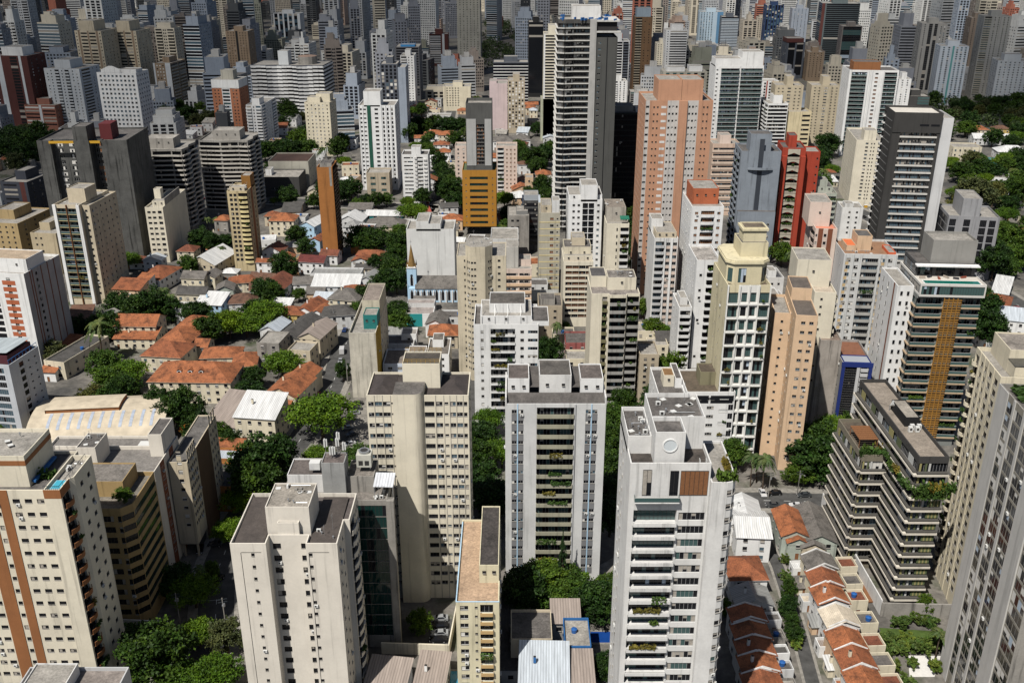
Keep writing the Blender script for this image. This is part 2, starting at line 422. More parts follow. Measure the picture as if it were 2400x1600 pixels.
    def skin(s, mb, i, L, holes, fw0, strips=()):
        z0, z1 = s.z0, s.zt
        us = sorted({0.0, L} | {round(min(max(h[0], 0), L), 4) for h in holes} | {round(min(max(h[1], 0), L), 4) for h in holes} | {round(min(max(q, 0), L), 4) for t in strips for q in t[:2]})
        for a, b in zip(us, us[1:]):
            if b-a < 1e-3: continue
            m = (a+b)/2; fw = next((t[2] for t in strips if t[0] < m < t[1]), fw0)
            iv = sorted((h[2], h[3]) for h in holes if h[0] < m < h[1]); z = z0; segs = []
            for c, d in iv:
                if c > z+1e-3: segs.append((z, c))
                z = max(z, d)
            if z < z1: segs.append((z, z1))
            for c, d in segs: mb.poly([s.P(i,a,c), s.P(i,b,c), s.P(i,b,d), s.P(i,a,d)], fw)
        if s.single is None:
            for a, b, c, d, r in holes:
                if r <= .01: continue
                fw = next((t[2] for t in strips if t[0] < (a+b)/2 < t[1]), fw0)
                q = lambda u, v, o: s.P(i, u, v, o)
                mb.poly([q(a,c,0), q(a,c,-r), q(a,d,-r), q(a,d,0)][::-1], fw); mb.poly([q(b,c,0), q(b,d,0), q(b,d,-r), q(b,c,-r)][::-1], fw)
                mb.poly([q(a,c,0), q(b,c,0), q(b,c,-r), q(a,c,-r)], FLOORD if r > .35 else fw); mb.poly([q(a,d,0), q(a,d,-r), q(b,d,-r), q(b,d,0)], fw)
    def finish(s):
        wm = s.root.matrix_basis; camp = Vector((0, 0, H)); by = {}
        for name, spec, i, u, v, o in s.parts:
            p = s.P(i, u, v, o); by.setdefault(name, []).append((spec, i, p, v, o, u))
        for name, lst in by.items():
            if s.single is not None:                    # a far tower: one mesh, glazing flush with the wall
                for spec, i, p, v, o, u in lst:
                    if name in ('window', 'balcony_door'):
                        wd, ht, key = spec; mat = pick(PANES[key], s.rnd)
                        s.single.poly([s.P(i,u-wd/2,v), s.P(i,u+wd/2,v), s.P(i,u+wd/2,v+ht), s.P(i,u-wd/2,v+ht)], mat)
                    elif name == 'balcony':
                        wd, pr, stl, mat, ht = spec
                        s.prism_on(i, u-wd/2, u+wd/2, v-.15, v+ht, .01, max(pr, .05), mat, '', s.single)
                continue
            def seen(t):                                # faces turned to the street camera and near first
                spec, i, p, v, o, u = t; _, d, n, L = s.fr(i)
                nw = wm.to_3x3() @ n; pw = wm @ p; c = camp-pw
                return -(max(nw.dot(c.normalized()), 0)/c.length) if c.length else 0
            lst.sort(key=seen); rest = {}
            for k, (spec, i, p, v, o, u) in enumerate(lst):
                _, d, n, L = s.fr(i); ang = math.atan2(d.y, d.x)
                if name in ('window', 'balcony_door'): me = window_mesh(spec[0], spec[1], spec[2], s.rnd.randrange(7))
                elif name == 'balcony': me = balcony_mesh(spec[0], spec[1], spec[2], spec[3], spec[4])
                else: me = plants_mesh(*spec)
                if k < MAXP and s.det >= 2: obj(name, me, s.root, p, ang)
                else:
                    for mat in me.materials: pass
                    rest.setdefault('x', []).append((me, p, ang))
            if rest:
                m = MB(); c, sn = 0, 0
                for me, p, ang in rest['x']:
                    c, sn = math.cos(ang), math.sin(ang); b = len(m.v)
                    for vtx in me.vertices:
                        x, y, z = vtx.co; m.v.append((p.x+c*x-sn*y, p.y+sn*x+c*y, p.z+z))
                    for pl in me.polygons:
                        m.f.append(tuple(b+q for q in pl.vertices)); m.m.append(m.mi(me.materials[pl.material_index])); m.sm.append(False)
                o = m.build({'window': 'window_rows', 'balcony': 'balcony_rows', 'balcony_door': 'balcony_door_rows', 'planter_greenery': 'planter_greenery'}[name], s.root); o['kind'] = 'stuff'
        if s.single is not None:
            m = s.single; b = len(m.v); m.v += s.wm.v
            for f, mm in zip(s.wm.f, s.wm.m): m.f.append(tuple(b+q for q in f)); m.m.append(m.mi(s.wm.mats[mm])); m.sm.append(False)
            s.root.data = m.mesh(s.root.name)
        else:
            s.wm.build(s.wname, s.root); wl = [t for t in s.parts if t[0] == 'window' and t[1][0] < 2.6]; s.rnd.shuffle(wl)
            if s.det >= 2 and s.root.location.y < 420:
                for name, spec, i, u, v, o in wl[:min(14, len(wl)//9)]:
                    _, d, n, L = s.fr(i); obj('air_conditioner', ac_mesh(), s.root, s.P(i, u+spec[0]*.2, v-.62, .0), math.atan2(d.y, d.x))
    # rooftop pieces -------------------------------------------------
    def block(s, x0, y0, x1, y1, h, wall=None, roof=None, name='lift_house', win=0, par=.3, z=None):
        """a smaller storey or plant room on the roof, with its own parapet"""
        zb = (s.zt-s.top if z is None else z)+.004; wall = wall or s.wall; roof = roof or s.roof; m = s.single or MB(); t = .18; zt = zb+h
        pts = [(x0,y0),(x1,y0),(x1,y1),(x0,y1)]
        for k in range(4):
            a, b = pts[k], pts[(k+1) % 4]; m.poly([(a[0],a[1],zb),(b[0],b[1],zb),(b[0],b[1],zt),(a[0],a[1],zt)], wall)
        ii = [(x0+t,y0+t),(x1-t,y0+t),(x1-t,y1-t),(x0+t,y1-t)]
        for k in range(4):
            a, b, c, d = pts[k], pts[(k+1) % 4], ii[(k+1) % 4], ii[k]
            m.poly([(a[0],a[1],zt),(b[0],b[1],zt),(c[0],c[1],zt),(d[0],d[1],zt)], wall)
            m.poly([(d[0],d[1],zt-par),(d[0],d[1],zt),(c[0],c[1],zt),(c[0],c[1],zt-par)], wall)
        m.poly([(p[0],p[1],zt-par) for p in ii], roof)
        if s.single is None:
            o = m.build(name, s.root)
            for k in range(win):
                u = x0+(x1-x0)*(k+.5)/win; obj('window', window_mesh(.8, .6, 'k', k), o, (u, y0-.06, zb+h*.55))
            return o
    def clutter(s, n=5, x0=.8, y0=.8, x1=None, y1=None, z=None, mast=True):
        """vents, air conditioners, antennas on the roof"""
        if s.single is not None: return
        zb = (s.zt-s.top if z is None else z)+.004; x1 = x1 or s.pts[1].x-.8; y1 = y1 or s.pts[2].y-.8; rnd = s.rnd
        for k in range(int(n*2.3)):
            x, y = rnd.uniform(x0, x1), rnd.uniform(y0, y1); t = rnd.random()
            if t < .12:
                m = MB(); L_ = rnd.uniform(2, 5); L_ = min(L_, max(x1-x, x-x0, .3)); m.tube((0,0,.18),(L_ if x1-x > x-x0 else -L_,0,.18),.07,.07,METAL,6); m.tube((0,0,0),(0,0,.2),.07,.07,METAL,6); m.build('pipe', s.root, (x, y, zb))
            elif t < .3:
                m = MB(); m.box(-.45, -.2, .15, .45, .2, .85, FRAMEW); m.tube((0, -.2, .5), (0, -.23, .5), .27, .27, FRAMED, 12); m.box(-.4, -.15, 0, -.3, .15, .15, METAL); m.box(.3, -.15, 0, .4, .15, .15, METAL)
                m.build('air_conditioner', s.root, (x, y, zb), rnd.choice((0, 1.57)))
            elif t < .55:
                m = MB(); m.tube((0,0,0), (0,0,.7), .12, .12, METAL, 8); m.tube((0,0,.7), (0,0,.85), .22, .16, METAL, 8); m.build('roof_vent', s.root, (x, y, zb))
            elif t < .75:
                m = MB(); m.box(-.5, -.5, 0, .5, .5, .22, CONC, FRAMEW); m.build('roof_hatch', s.root, (x, y, zb), rnd.random())
            elif mast:
                m = MB(); hh = rnd.uniform(2, 4.5); m.tube((0,0,0), (0,0,hh), .035, .02, METAL, 5)
                for q in range(4): m.tube((-.5+.08*q, 0, hh-.25-.22*q), (.5-.08*q, 0, hh-.25-.22*q), .015, .015, METAL, 4)
                m.build('antenna', s.root, (x, y, zb), rnd.random()*3)
            else:
                m = MB(); m.box(-.3, -.3, 0, .3, .3, .5, CONC); m.build('roof_vent', s.root, (x, y, zb))
def spot(A, xr=None, yb=None, Y=None, ang=0.0, w=None):
    """plan position of a wall's top edge: A = photo pixel of its left end, xr = column of its right end, yb = row where it meets the street"""
    Y = Y or base_Y(yb); a = at_Y(A[0], A[1], Y); c, sn = math.cos(R(ang)), math.sin(R(ang))
    if w is None:
        xc = (xr-1200)/F; dep = a.y*CP+(H-a.z)*SP; w = (xc*dep-a.x)/(c-xc*sn*CP)
    return a.x, a.y, a.z, w
PROTOB = []
def bld(name, label, cat, A, xr=None, yb=None, Y=None, ang=0.0, w=None, d=14.0, n=None, wall=WHITE, fh=3.0, g=3.5, top=.9, roof=None,
        detail=2, land=None, pts=None, auto=False, par=.25, zt=None, proof=True):
    x, y, z, wd = spot(A, xr, yb, Y, ang, w)
    if zt: z = zt
    if n is None: n = max(1, round((z-top-.3-g)/fh)+1)
    me = None
    if detail == 0: root = obj(name, bpy.data.meshes.new(name), None, (x, y, 0), R(ang)); tag(root, label, cat, None, auto)
    else: root = thing(name, label, cat, (x, y, 0), R(ang), None, auto)
    c, sn = math.cos(R(ang)), math.sin(R(ang)); cx, cy = wd/2, d/2
    FOOT.append((x+c*cx-sn*cy, y+sn*cx+c*cy, .5*math.hypot(wd, d), root, z, wd, d, R(ang), x, y))
    if land: LAND.append((*proj(x+c*cx, y+sn*cx, z*.6), land, y))
    pp = pts(wd, d) if pts else [(0, 0), (wd, 0), (wd, d), (0, d)]
    B = Building(root, pp, z, wall, n, g, top, roof, detail, par=par, proof=proof); B.w, B.d = wd, d
    return B
# ================================================================== ground, streets
def ground_mat():
    m, nt, b = new_mat('ground_mixed'); g = N(nt, 'ShaderNodeNewGeometry').outputs['Position']
    a = ramp(nt, noise(nt, g, .035, 5, .65), [(.36, (.06,.058,.055)), (.48, (.115,.107,.095)), (.56, (.18,.165,.145)), (.66, (.05,.062,.03))])
    s = ramp(nt, noise(nt, g, .5, 5, .7), [(.3, .6), (.65, 1.15)])
    nt.links.new(mul(nt, a, s), b.inputs['Base Color']); b.inputs['Roughness'].default_value = .95; return m
ASPH = simple('asphalt', (.066,.065,.063), .9, 0, .3, .35, .35); PAVE = simple('paving', (.24,.225,.20), .9, 0, .3, .3, .8); MARK = simple('road_paint', (.6,.6,.58), .8)
YARD = simple('yard_concrete', (.21,.195,.17), .9, 0, .3, .4, .4); LAWN = simple('lawn', (.06,.095,.022), .95, 0, .2, .4, .6); EARTH = simple('earth', (.32,.20,.10), .95, 0, .2, .25, .3)
g = MB(); g.poly([(-9000,-400,0),(9000,-400,0),(9000,16000,0),(-9000,16000,0)], ground_mat()); struct(g.build('ground'))
ROADS = []
def road(name, pts, wd, walk=2.4, dash=True, px=True):
    P = [at_z(x, y, 0) if px else Vector((x, y, 0)) for x, y in pts]; L, Rr = [], []
    for i, p in enumerate(P):
        d = ((P[i+1] if i+1 < len(P) else p)-(P[i-1] if i else p)).normalized(); n = Vector((-d.y, d.x, 0)); L.append(n); ROADS.append((p, wd/2+walk))
    for i in range(len(P)-1):
        k = int((P[i+1]-P[i]).length/6)+1
        for q in range(k): ROADS.append((P[i].lerp(P[i+1], q/k), wd/2+walk))
    def strip(nm, o0, o1, z, mat, h=0):
        m = MB()
        for i in range(len(P)-1):
            a, b, na, nb = P[i], P[i+1], L[i], L[i+1]; q = [a+na*o0, a+na*o1, b+nb*o1, b+nb*o0]
            m.poly([(v.x, v.y, z) for v in q][::-1], mat)
            if h:
                m.poly([(q[0].x,q[0].y,0),(q[3].x,q[3].y,0),(q[3].x,q[3].y,z),(q[0].x,q[0].y,z)], mat); m.poly([(q[1].x,q[1].y,0),(q[2].x,q[2].y,0),(q[2].x,q[2].y,z),(q[1].x,q[1].y,z)], mat)
        return struct(m.build(nm))
    strip(name, -wd/2, wd/2, .004, ASPH)
    strip('pavement', wd/2, wd/2+walk, .14, PAVE, 1); strip('pavement', -wd/2-walk, -wd/2, .14, PAVE, 1)
    if dash:
        m = MB()
        for i in range(len(P)-1):
            d = (P[i+1]-P[i]); n = d.normalized(); s = Vector((-n.y, n.x, 0))*.08; t = 0
            while t+2 < d.length:
                a, b = P[i]+n*t, P[i]+n*(t+2); m.poly([(v.x, v.y, .009) for v in (a-s, b-s, b+s, a+s)], MARK); t += 6
        struct(m.build('road_marking'))
    return P
def patch(name, pts, mat, z=.006, px=True):
    P = [at_z(x, y, 0) if px else Vector((*x_y, 0)) for x, y in pts] if px else [Vector((x, y, 0)) for x, y in pts]
    m = MB(); a = sum((P[i].x*P[(i+1)%len(P)].y-P[(i+1)%len(P)].x*P[i].y) for i in range(len(P)))
    m.poly([(p.x, p.y, z) for p in (P if a > 0 else P[::-1])], mat); return struct(m.build(name))
STREET = road('street', [(470,1640),(505,1450),(512,1330),(560,1215),(640,1105),(700,1035),(752,960),(783,890),(803,820),(838,755),(905,645),(960,560),(1004,488)], 9)
AVENUE = road('avenue', [(250,452),(600,468),(1008,489),(1120,494),(1560,508)], 15)
RSTREET = road('street', [(1640,1172),(1790,1172),(1960,1176)], 9)
road('lane', [(1788,1252),(1824,1330),(1870,1470),(1915,1640)], 3.2, .7, False)
RAVENUE = road('avenue', [(1990,486),(2140,560),(2280,652),(2420,735)], 12); road('street', [(2270,640),(2420,625)], 9)
road('street', [(1120,990),(1130,760),(1215,600),(1235,494)], 7); NSTREET = road('street', [(1010,488),(1030,400),(1045,330),(1060,250)], 9)
zb = MB()
for k in range(8):
    p = at_z(672, 1092); x = p.x-4+k*1.05; zb.poly([(x,p.y-1.6,.01),(x+.55,p.y-1.6,.01),(x+.55,p.y+1.6,.01),(x,p.y+1.6,.01)], MARK)
p = at_z(985, 484)
for k in range(9): zb.poly([(p.x-5+k*1.3,p.y+13,.01),(p.x-4.3+k*1.3,p.y+13,.01),(p.x-4.3+k*1.3,p.y+17,.01),(p.x-5+k*1.3,p.y+17,.01)], MARK)
struct(zb.build('road_marking'))
patch('bus_lane', [(997,497),(1012,497),(1006,482),(996,482)], simple('lane_red', (.36,.07,.055), .9), .012)
patch('parking_lot', [(830,985),(858,935),(910,930),(910,1075),(800,1075)], YARD); patch('parking_lot', [(925,1535),(935,1450),(1060,1450),(1050,1535)], ASPH, .008)
patch('lawn', [(255,1600),(285,1540),(360,1545),(350,1600)], LAWN); patch('lawn', [(2060,1470),(2225,1480),(2210,1520),(2090,1525)], LAWN)
patch('forecourt', [(2128,1535),(2205,1536),(2190,1585),(2132,1585)], simple('white_paving', (.62,.60,.57), .8, 0, .3, .08, 1)); patch('earth_yard', [(655,640),(700,600),(735,590),(700,650)], EARTH)
patch('courtyard', [(1330,1530),(1440,1530),(1440,1600),(1390,1600)], PAVE); patch('courtyard', [(480,1000),(560,935),(590,940),(560,1010)], simple('white_paving', (.6,.6,.6), .8)); patch('courtyard', [(1395,1330),(1465,1290),(1465,1330),(1420,1365)], YARD)
def pool(label, px, py, w, d, col, ang=0):
    p = at_z(px, py, 0); t = thing('swimming_pool', label, 'pool', (p.x, p.y, .012), R(ang)); m = MB()
    for a in ((-w/2-.6,-d/2-.6,w/2+.6,-d/2),(-w/2-.6,d/2,w/2+.6,d/2+.6),(-w/2-.6,-d/2,-w/2,d/2),(w/2,-d/2,w/2+.6,d/2)): m.box(a[0],a[1],0,a[2],a[3],.15,PAVE)
    m.build('pool_edge', t); q = MB(); q.poly([(-w/2,-d/2,.08),(w/2,-d/2,.08),(w/2,d/2,.08),(-w/2,d/2,.08)], water('pool_water_%s' % label[:9], col)); q.build('water', t)
pool('deep blue covered swimming pool beside the white balcony tower', 1410, 1493, 5.2, 4.0, (.01,.05,.22)); pool('small turquoise swimming pool below the narrow pale yellow block', 1068, 1590, 2.6, 5, (.02,.22,.36))
# ================================================================== trees
BARK = simple('bark', (.075,.055,.04), .95, 0, .2, .3, 2)
def crown_mesh(name, rx, rz, nclump, per, size, cols, seed, flat=.0, core=.34):
    rnd = random.Random(seed); mb = MB(); mats = [leafmat('leaf_%.3f_%.3f_%.3f' % c, c) for c in cols]
    for k in range(nclump):
        while True:
            v = Vector((rnd.gauss(0,1), rnd.gauss(0,1), rnd.gauss(0,1)+flat))
            if v.length > .1: break
        v.normalize(); rr = rnd.uniform(.42, 1.2)**.7
        c = Vector((v.x*rx*rr, v.y*rx*rr, max(v.z, -.55)*rz*rr)); cr = rnd.uniform(.13, .27)*rx*.9; m = rnd.choice(mats)
        for i in range(per):
            q = Vector((rnd.gauss(0,.5), rnd.gauss(0,.5), rnd.gauss(0,.4))); leaf(mb, c+q*cr, size*rnd.uniform(.7,1.25), rnd, m if rnd.random() < .75 else rnd.choice(mats))
    n = 10                                             # branches and inner foliage
    for k in range(int(nclump*core)):
        v = Vector((rnd.gauss(0,1), rnd.gauss(0,1), rnd.gauss(0,.7))).normalized()*rnd.uniform(.1,.6)
        for i in range(per//3): leaf(mb, Vector((v.x*rx, v.y*rx, v.z*rz))+Vector((rnd.gauss(0,.1),rnd.gauss(0,.1),rnd.gauss(0,.1)))*rx, size*1.9, rnd, mats[0])
    return mb.mesh('crown')
def tree_proto(kind):
    k = ('tree', kind)
    if k in CACHE: return CACHE[k]
    rnd = random.Random(kind); tr = MB()
    if kind == 'palm':
        hgt = 9.0; tr.tube((0,0,0),(.25,.1,hgt*.5),.22,.17,BARK); tr.tube((.25,.1,hgt*.5),(.3,.2,hgt),.17,.14,BARK); cr = MB(); lm = leafmat('leaf_palm', (.045,.075,.02)); lm2 = leafmat('leaf_palm_pale', (.075,.095,.03))
        for f in range(26):
            a = rnd.uniform(0, 6.28); up = rnd.uniform(-.25, 1.1); d = Vector((math.cos(a), math.sin(a), 0)); s = Vector((-d.y, d.x, 0)); L = rnd.uniform(2.6, 3.6); pv = Vector((.3,.2,hgt)); m = rnd.choice((lm, lm2))
            for q in range(7):
                t = (q+1)/7; pt = Vector((.3,.2,hgt))+d*L*t*(.75+.25*(1-up))+Vector((0,0,L*(up*t-.95*t*t))); wv = .55*math.sin(math.pi*min(1,t*.9+.08))
                for sg in (-1, 1): cr.poly([pv, pt, pt+s*sg*wv+Vector((0,0,-.25)), pv+s*sg*wv*.9+Vector((0,0,-.22))], m)
                pv = pt
        cm = cr.mesh('crown'); top = 0
    else:
        P = {'umbrella': (6.0,2.3,150,64,.23,[(.062,.118,.007),(.082,.14,.008),(.045,.092,.006)],1.0,6.0), 'dense': (4.5,4.0,130,60,.22,[(.017,.043,.006),(.030,.062,.008),(.012,.030,.005)],.35,5.5),
             'mid': (4.2,3.4,110,56,.22,[(.042,.084,.010),(.058,.10,.010),(.03,.062,.008)],.35,5.0), 'olive': (4.2,3.3,110,54,.21,[(.055,.066,.022),(.068,.075,.024),(.045,.058,.022)],.3,5.0),
             'tall': (3.2,6.0,120,52,.22,[(.022,.046,.013),(.032,.06,.015)],.1,8.0), 'conifer': (2.2,6.0,80,40,.26,[(.02,.042,.014),(.028,.052,.016)],.0,8.0), 'flower': (3.0,3.0,60,34,.28,[(.30,.09,.012),(.09,.10,.02),(.22,.07,.01)],.2,4.0),
             'bush': (1.6,1.2,34,34,.2,[(.05,.09,.018),(.07,.10,.02)],.5,1.3)}[kind.rstrip('0123456789')]
        rx, rz, nc, per, sz, cols, flat, hc = P; cm = crown_mesh('crown', rx, rz, nc, per, sz, cols, kind, flat); top = hc
        if kind.startswith('conifer'):
            for v in cm.vertices: f = max(.12, 1-(v.co.z+rz)/(2*rz)); v.co.x *= f*1.3; v.co.y *= f*1.3
        tr.tube((0,0,0),(0,0,hc*.6),.05*rx+.1,.04*rx+.06,BARK)
        for q in range(5):
            a = q*1.257+rnd.random(); tr.tube((0,0,hc*.55),(math.cos(a)*rx*.55,math.sin(a)*rx*.55,hc+rz*.1),.03*rx+.05,.04,BARK,6)
    CACHE[k] = (tr.mesh('trunk'), cm, top); return CACHE[k]
TREES = []
def tree_at(x, y, kind, r=None, z=0.0, label=None, group=None, sz=None, auto=True):
    base = {'umbrella': 6.0, 'dense': 4.5, 'mid': 4.2, 'olive': 4.2, 'tall': 3.2, 'conifer': 2.2, 'flower': 3.0, 'bush': 1.6, 'palm': 3.5}[kind]
    kv = kind if kind == 'palm' else kind+str(random.randrange(3)); tm, cm, top = tree_proto(kv); s = (r or base)/base
    nm = {'palm': 'palm_tree', 'bush': 'shrub', 'conifer': 'conifer_tree'}.get(kind, 'tree')
    words = {'umbrella': 'bright green spreading tree', 'dense': 'dark dense round tree', 'mid': 'leafy mid green tree', 'olive': 'dull olive green tree', 'tall': 'tall dark narrow tree', 'conifer': 'dark pointed conifer', 'flower': 'orange flowering tree', 'bush': 'small green shrub', 'palm': 'feathery palm'}[kind]
    t = thing(nm, label or words, 'palm' if kind == 'palm' else 'shrub' if kind == 'bush' else 'tree', (x, y, z), random.uniform(0, 6.28), group, auto)
    sz = sz or s**.75; t.scale = (s*random.uniform(.86,1.14), s*random.uniform(.86,1.14), sz*random.uniform(.85,1.2)); obj('trunk', tm, t); obj('crown', cm, t, (0,0,top)); TREES.append((x, y, (r or base))); return t
def tree_on(label, B, x, y, z, r):
    c, sn = math.cos(B.root.rotation_euler.z), math.sin(B.root.rotation_euler.z); L = B.root.location
    tree_at(L.x+c*x-sn*y, L.y+sn*x+c*y, 'mid', r, z, label, None, .42, False)
# ================================================================== houses
RED_T = tiles(); RED_T2 = tiles((.38,.13,.05), .9); RED_D = tiles((.20,.065,.035), .8); GREY_T = tiles((.17,.155,.14), .7); GREY_D = tiles((.085,.08,.075), .6); BROWN_T = tiles((.16,.08,.05), .8)
SHEETW = corr((.68,.68,.67)); SHEETG = corr((.30,.30,.29)); SHEETM = corr((.60,.65,.70), .4, .2); SHEETP = corr((.33,.275,.24), .6); CREAM_T = tiles((.60,.52,.41), .3); MAROON = tiles((.14,.03,.025), .5)
ROOFK = {'r': (RED_T, 'orange tile'), 'R': (RED_T2, 'bright orange tile'), 'd': (RED_D, 'dark red tile'), 'g': (GREY_T, 'grey tile'), 'G': (GREY_D, 'dark grey'), 'b': (BROWN_T, 'brown tile'), 'w': (SHEETW, 'white sheet'), 's': (SHEETG, 'grey sheet'), 'm': (SHEETM, 'shiny metal'), 'p': (SHEETP, 'pinkish sheet'), 'c': (CREAM_T, 'cream'), 'M': (MAROON, 'maroon tile'), 'f': (ROOFL, 'flat concrete'), 'F': (ROOF, 'flat dark')}
WALLK = {'w': (WHITE, 'white'), 'c': (CREAM, 'cream'), 'g': (GREYW, 'pale grey'), 'G': (CONC, 'grey'), 'y': (paint((.62,.46,.17),.8), 'yellow'), 'b': (LBLUE, 'light blue'), 'p': (simple('pink_render', (.55,.05,.10), .8, 0, .3, .15, .6), 'hot pink'), 'n': (DGREY, 'charcoal'), 'o': (BEIGE, 'beige'), 'B': (BLUEP, 'blue'), 'r': (BRICK, 'brick'), 'q': (paint((.34,.11,.10),1.2), 'dull red'), 't': (simple('teal_wall', (.02,.2,.2), .8, 0, .3, .2, .5), 'teal'), 'S': (paint((.42,.46,.40),1), 'sage green'), 'k': (PEACH, 'peach')}
def house(px, py, w, d, h=6.0, form='gx', roof='r', wall='w', ang=0, label=None, world=False, rise=None, cat='house', name='house', group=None, tank=None, eave=.45, par=False):
    p = Vector((px, py, 0)) if world else at_z(px, py, h+.6); rm, rn = ROOFK[roof]; wm, wn = WALLK[wall]; rnd = random.Random(px*7+py)
    c, sn = math.cos(R(ang)), math.sin(R(ang)); lab = label or '%s %s with %s %s roof' % (wn, cat, 'an' if rn[0] in 'o' else 'a', rn)
    t = thing(name, lab, cat, (p.x-c*w/2+sn*d/2, p.y-sn*w/2-c*d/2, 0), R(ang), group, label is None)
    FOOT.append((p.x, p.y, .5*math.hypot(w, d), t, h, w, d, R(ang), t.location.x, t.location.y))
    rise = rise or .26*min(w, d) ; m = MB(); r = MB(); e = eave
    flat = form == 'f'; ht = h+.7 if flat else h
    for a, b in (((0,0),(w,0)),((w,0),(w,d)),((w,d),(0,d)),((0,d),(0,0))): m.poly([(*a,0),(*b,0),(*b,ht),(*a,ht)], wm)
    if flat:
        k = .2
        for a, b, c2, d2 in (((0,0),(w,0),(w-k,k),(k,k)),((w,0),(w,d),(w-k,d-k),(w-k,k)),((w,d),(0,d),(k,d-k),(w-k,d-k)),((0,d),(0,0),(k,k),(k,d-k))):
            m.poly([(*a,ht),(*b,ht),(*c2,ht),(*d2,ht)], wm); m.poly([(*d2,h),(*c2,h),(*c2,ht),(*d2,ht)], wm)
        r.poly([(k,k,h),(w-k,k,h),(w-k,d-k,h),(k,d-k,h)], rm, [(0,0),(w,0),(w,d),(0,d)])
    elif form == 's':
        m.poly([(0,d,h),(w,d,h),(w,d,h+rise),(0,d,h+rise)][::-1], wm); m.poly([(0,0,h),(0,d,h),(0,d,h+rise)], wm); m.poly([(w,0,h),(w,d,h+rise),(w,d,h)], wm)
        r.poly([(-e,-e,h+.05),(w+e,-e,h+.05),(w+e,d+e,h+rise+.1),(-e,d+e,h+rise+.1)], rm, [(0,0),(w,0),(w,d),(0,d)]); r.poly([(-e,-e,h-.1),(-e,-e,h+.05),(w+e,-e,h+.05),(w+e,-e,h-.1)][::-1], rm)
    else:
        gx = form in ('gx', 'hx'); hip = form[0] == 'h'; A, Bq = (w, d) if gx else (d, w)      # A along the ridge
        def T2(u, v, z): return (u, v, z) if gx else (v, u, z)
        rx = Bq/2 if hip else 0; rx = min(rx, A*.45); sl = math.hypot(Bq/2+e, rise); zo = h-.12; zr = h+rise
        E = [(-e,-e),(A+e,-e),(A+e,Bq+e),(-e,Bq+e)]; r0, r1 = (rx-(0 if hip else e), Bq/2), (A-rx+(0 if hip else e), Bq/2)
        def F(pts, uv): r.poly(pts if gx else pts[::-1], rm, uv if gx else uv[::-1])
        F([T2(*E[0],zo),T2(*E[1],zo),T2(*r1,zr),T2(*r0,zr)], [(0,0),(A,0),(r1[0],sl),(r0[0],sl)]); F([T2(*E[2],zo),T2(*E[3],zo),T2(*r0,zr),T2(*r1,zr)], [(0,0),(A,0),(r1[0],sl),(r0[0],sl)])
        if hip: F([T2(*E[1],zo),T2(*E[2],zo),T2(*r1,zr)], [(0,0),(Bq,0),(Bq/2,sl)]); F([T2(*E[3],zo),T2(*E[0],zo),T2(*r0,zr)], [(0,0),(Bq,0),(Bq/2,sl)])
        else:
            for u, fl in ((0, 1), (A, 0)):
                q = [T2(u,0,h),T2(u,Bq,h),T2(u,Bq/2,zr-.1)]; m.poly(q[::-1] if fl == gx else q, wm)
                if par:
                    for s_ in (0, 1):
                        a, b = (u-.12, -.05+s_*(Bq+.1)), (u-.12, Bq/2); qa = [T2(a[0],a[1],h-.2),T2(b[0],b[1],zr+.05),T2(b[0],b[1],zr+.4),T2(a[0],a[1],h+.2)]; qb = [T2(a[0]+.28,a[1],h-.2),T2(b[0]+.28,b[1],zr+.05),T2(b[0]+.28,b[1],zr+.4),T2(a[0]+.28,a[1],h+.2)]
                        m.poly(qa, WHITE2); m.poly(qb[::-1], WHITE2); m.poly([qa[3],qa[2],qb[2],qb[3]], WHITE2)
        k = zo-.1
        r.poly([T2(*E[0],k),T2(*E[1],k),T2(*E[1],zo),T2(*E[0],zo)], wm); r.poly([T2(*E[1],k),T2(*E[2],k),T2(*E[2],zo),T2(*E[1],zo)], wm); r.poly([T2(*E[2],k),T2(*E[3],k),T2(*E[3],zo),T2(*E[2],zo)], wm); r.poly([T2(*E[3],k),T2(*E[0],k),T2(*E[0],zo),T2(*E[3],zo)], wm)
    wo = m.build('wall', t); ro = r.build('roof', t)
    nf = max(1, round(h/3)); 
    for f in range(nf):
        for i in range(max(1, int(w/3.2))):
            x = w*(i+.5)/max(1, int(w/3.2))
            if f == 0 and i == 0: obj('door', window_mesh(1.0, 2.1, 'w', 1), t, (x, -.012, .02)); continue
            obj('window', window_mesh(1.2, 1.1, rnd.choice('dsk'), rnd.randrange(4)), t, (x, -.012, f*h/nf+1.1))
        for i in range(max(1, int(d/4))):
            y = d*(i+.5)/max(1, int(d/4))
            if rnd.random() < .8: obj('window', window_mesh(1.1, 1.1, 'd', rnd.randrange(4)), t, (w+.012, y, f*h/nf+1.1), math.pi/2) if p.x < 0 else obj('window', window_mesh(1.1, 1.1, 'd', rnd.randrange(4)), t, (-.012, y, f*h/nf+1.1), -math.pi/2)
    if tank or (tank is None and flat and rnd.random() < .35):
        q = MB(); q.tube((0,0,0),(0,0,1.0),.62,.7,BLUE_TANK,14); q.tube((0,0,1.0),(0,0,1.2),.72,.2,BLUE_TANK,14); q.build('water_tank', ro, (w*rnd.uniform(.25,.75), d*rnd.uniform(.4,.75), h+.004 if flat else h+rise*.7))
    if not flat and rnd.random() < .3: q = MB(); q.box(-.3,-.3,0,.3,.3,1.6,wm,DARK); q.build('chimney', ro, (w*.3, d*.5, h+rise*.6))
    return t
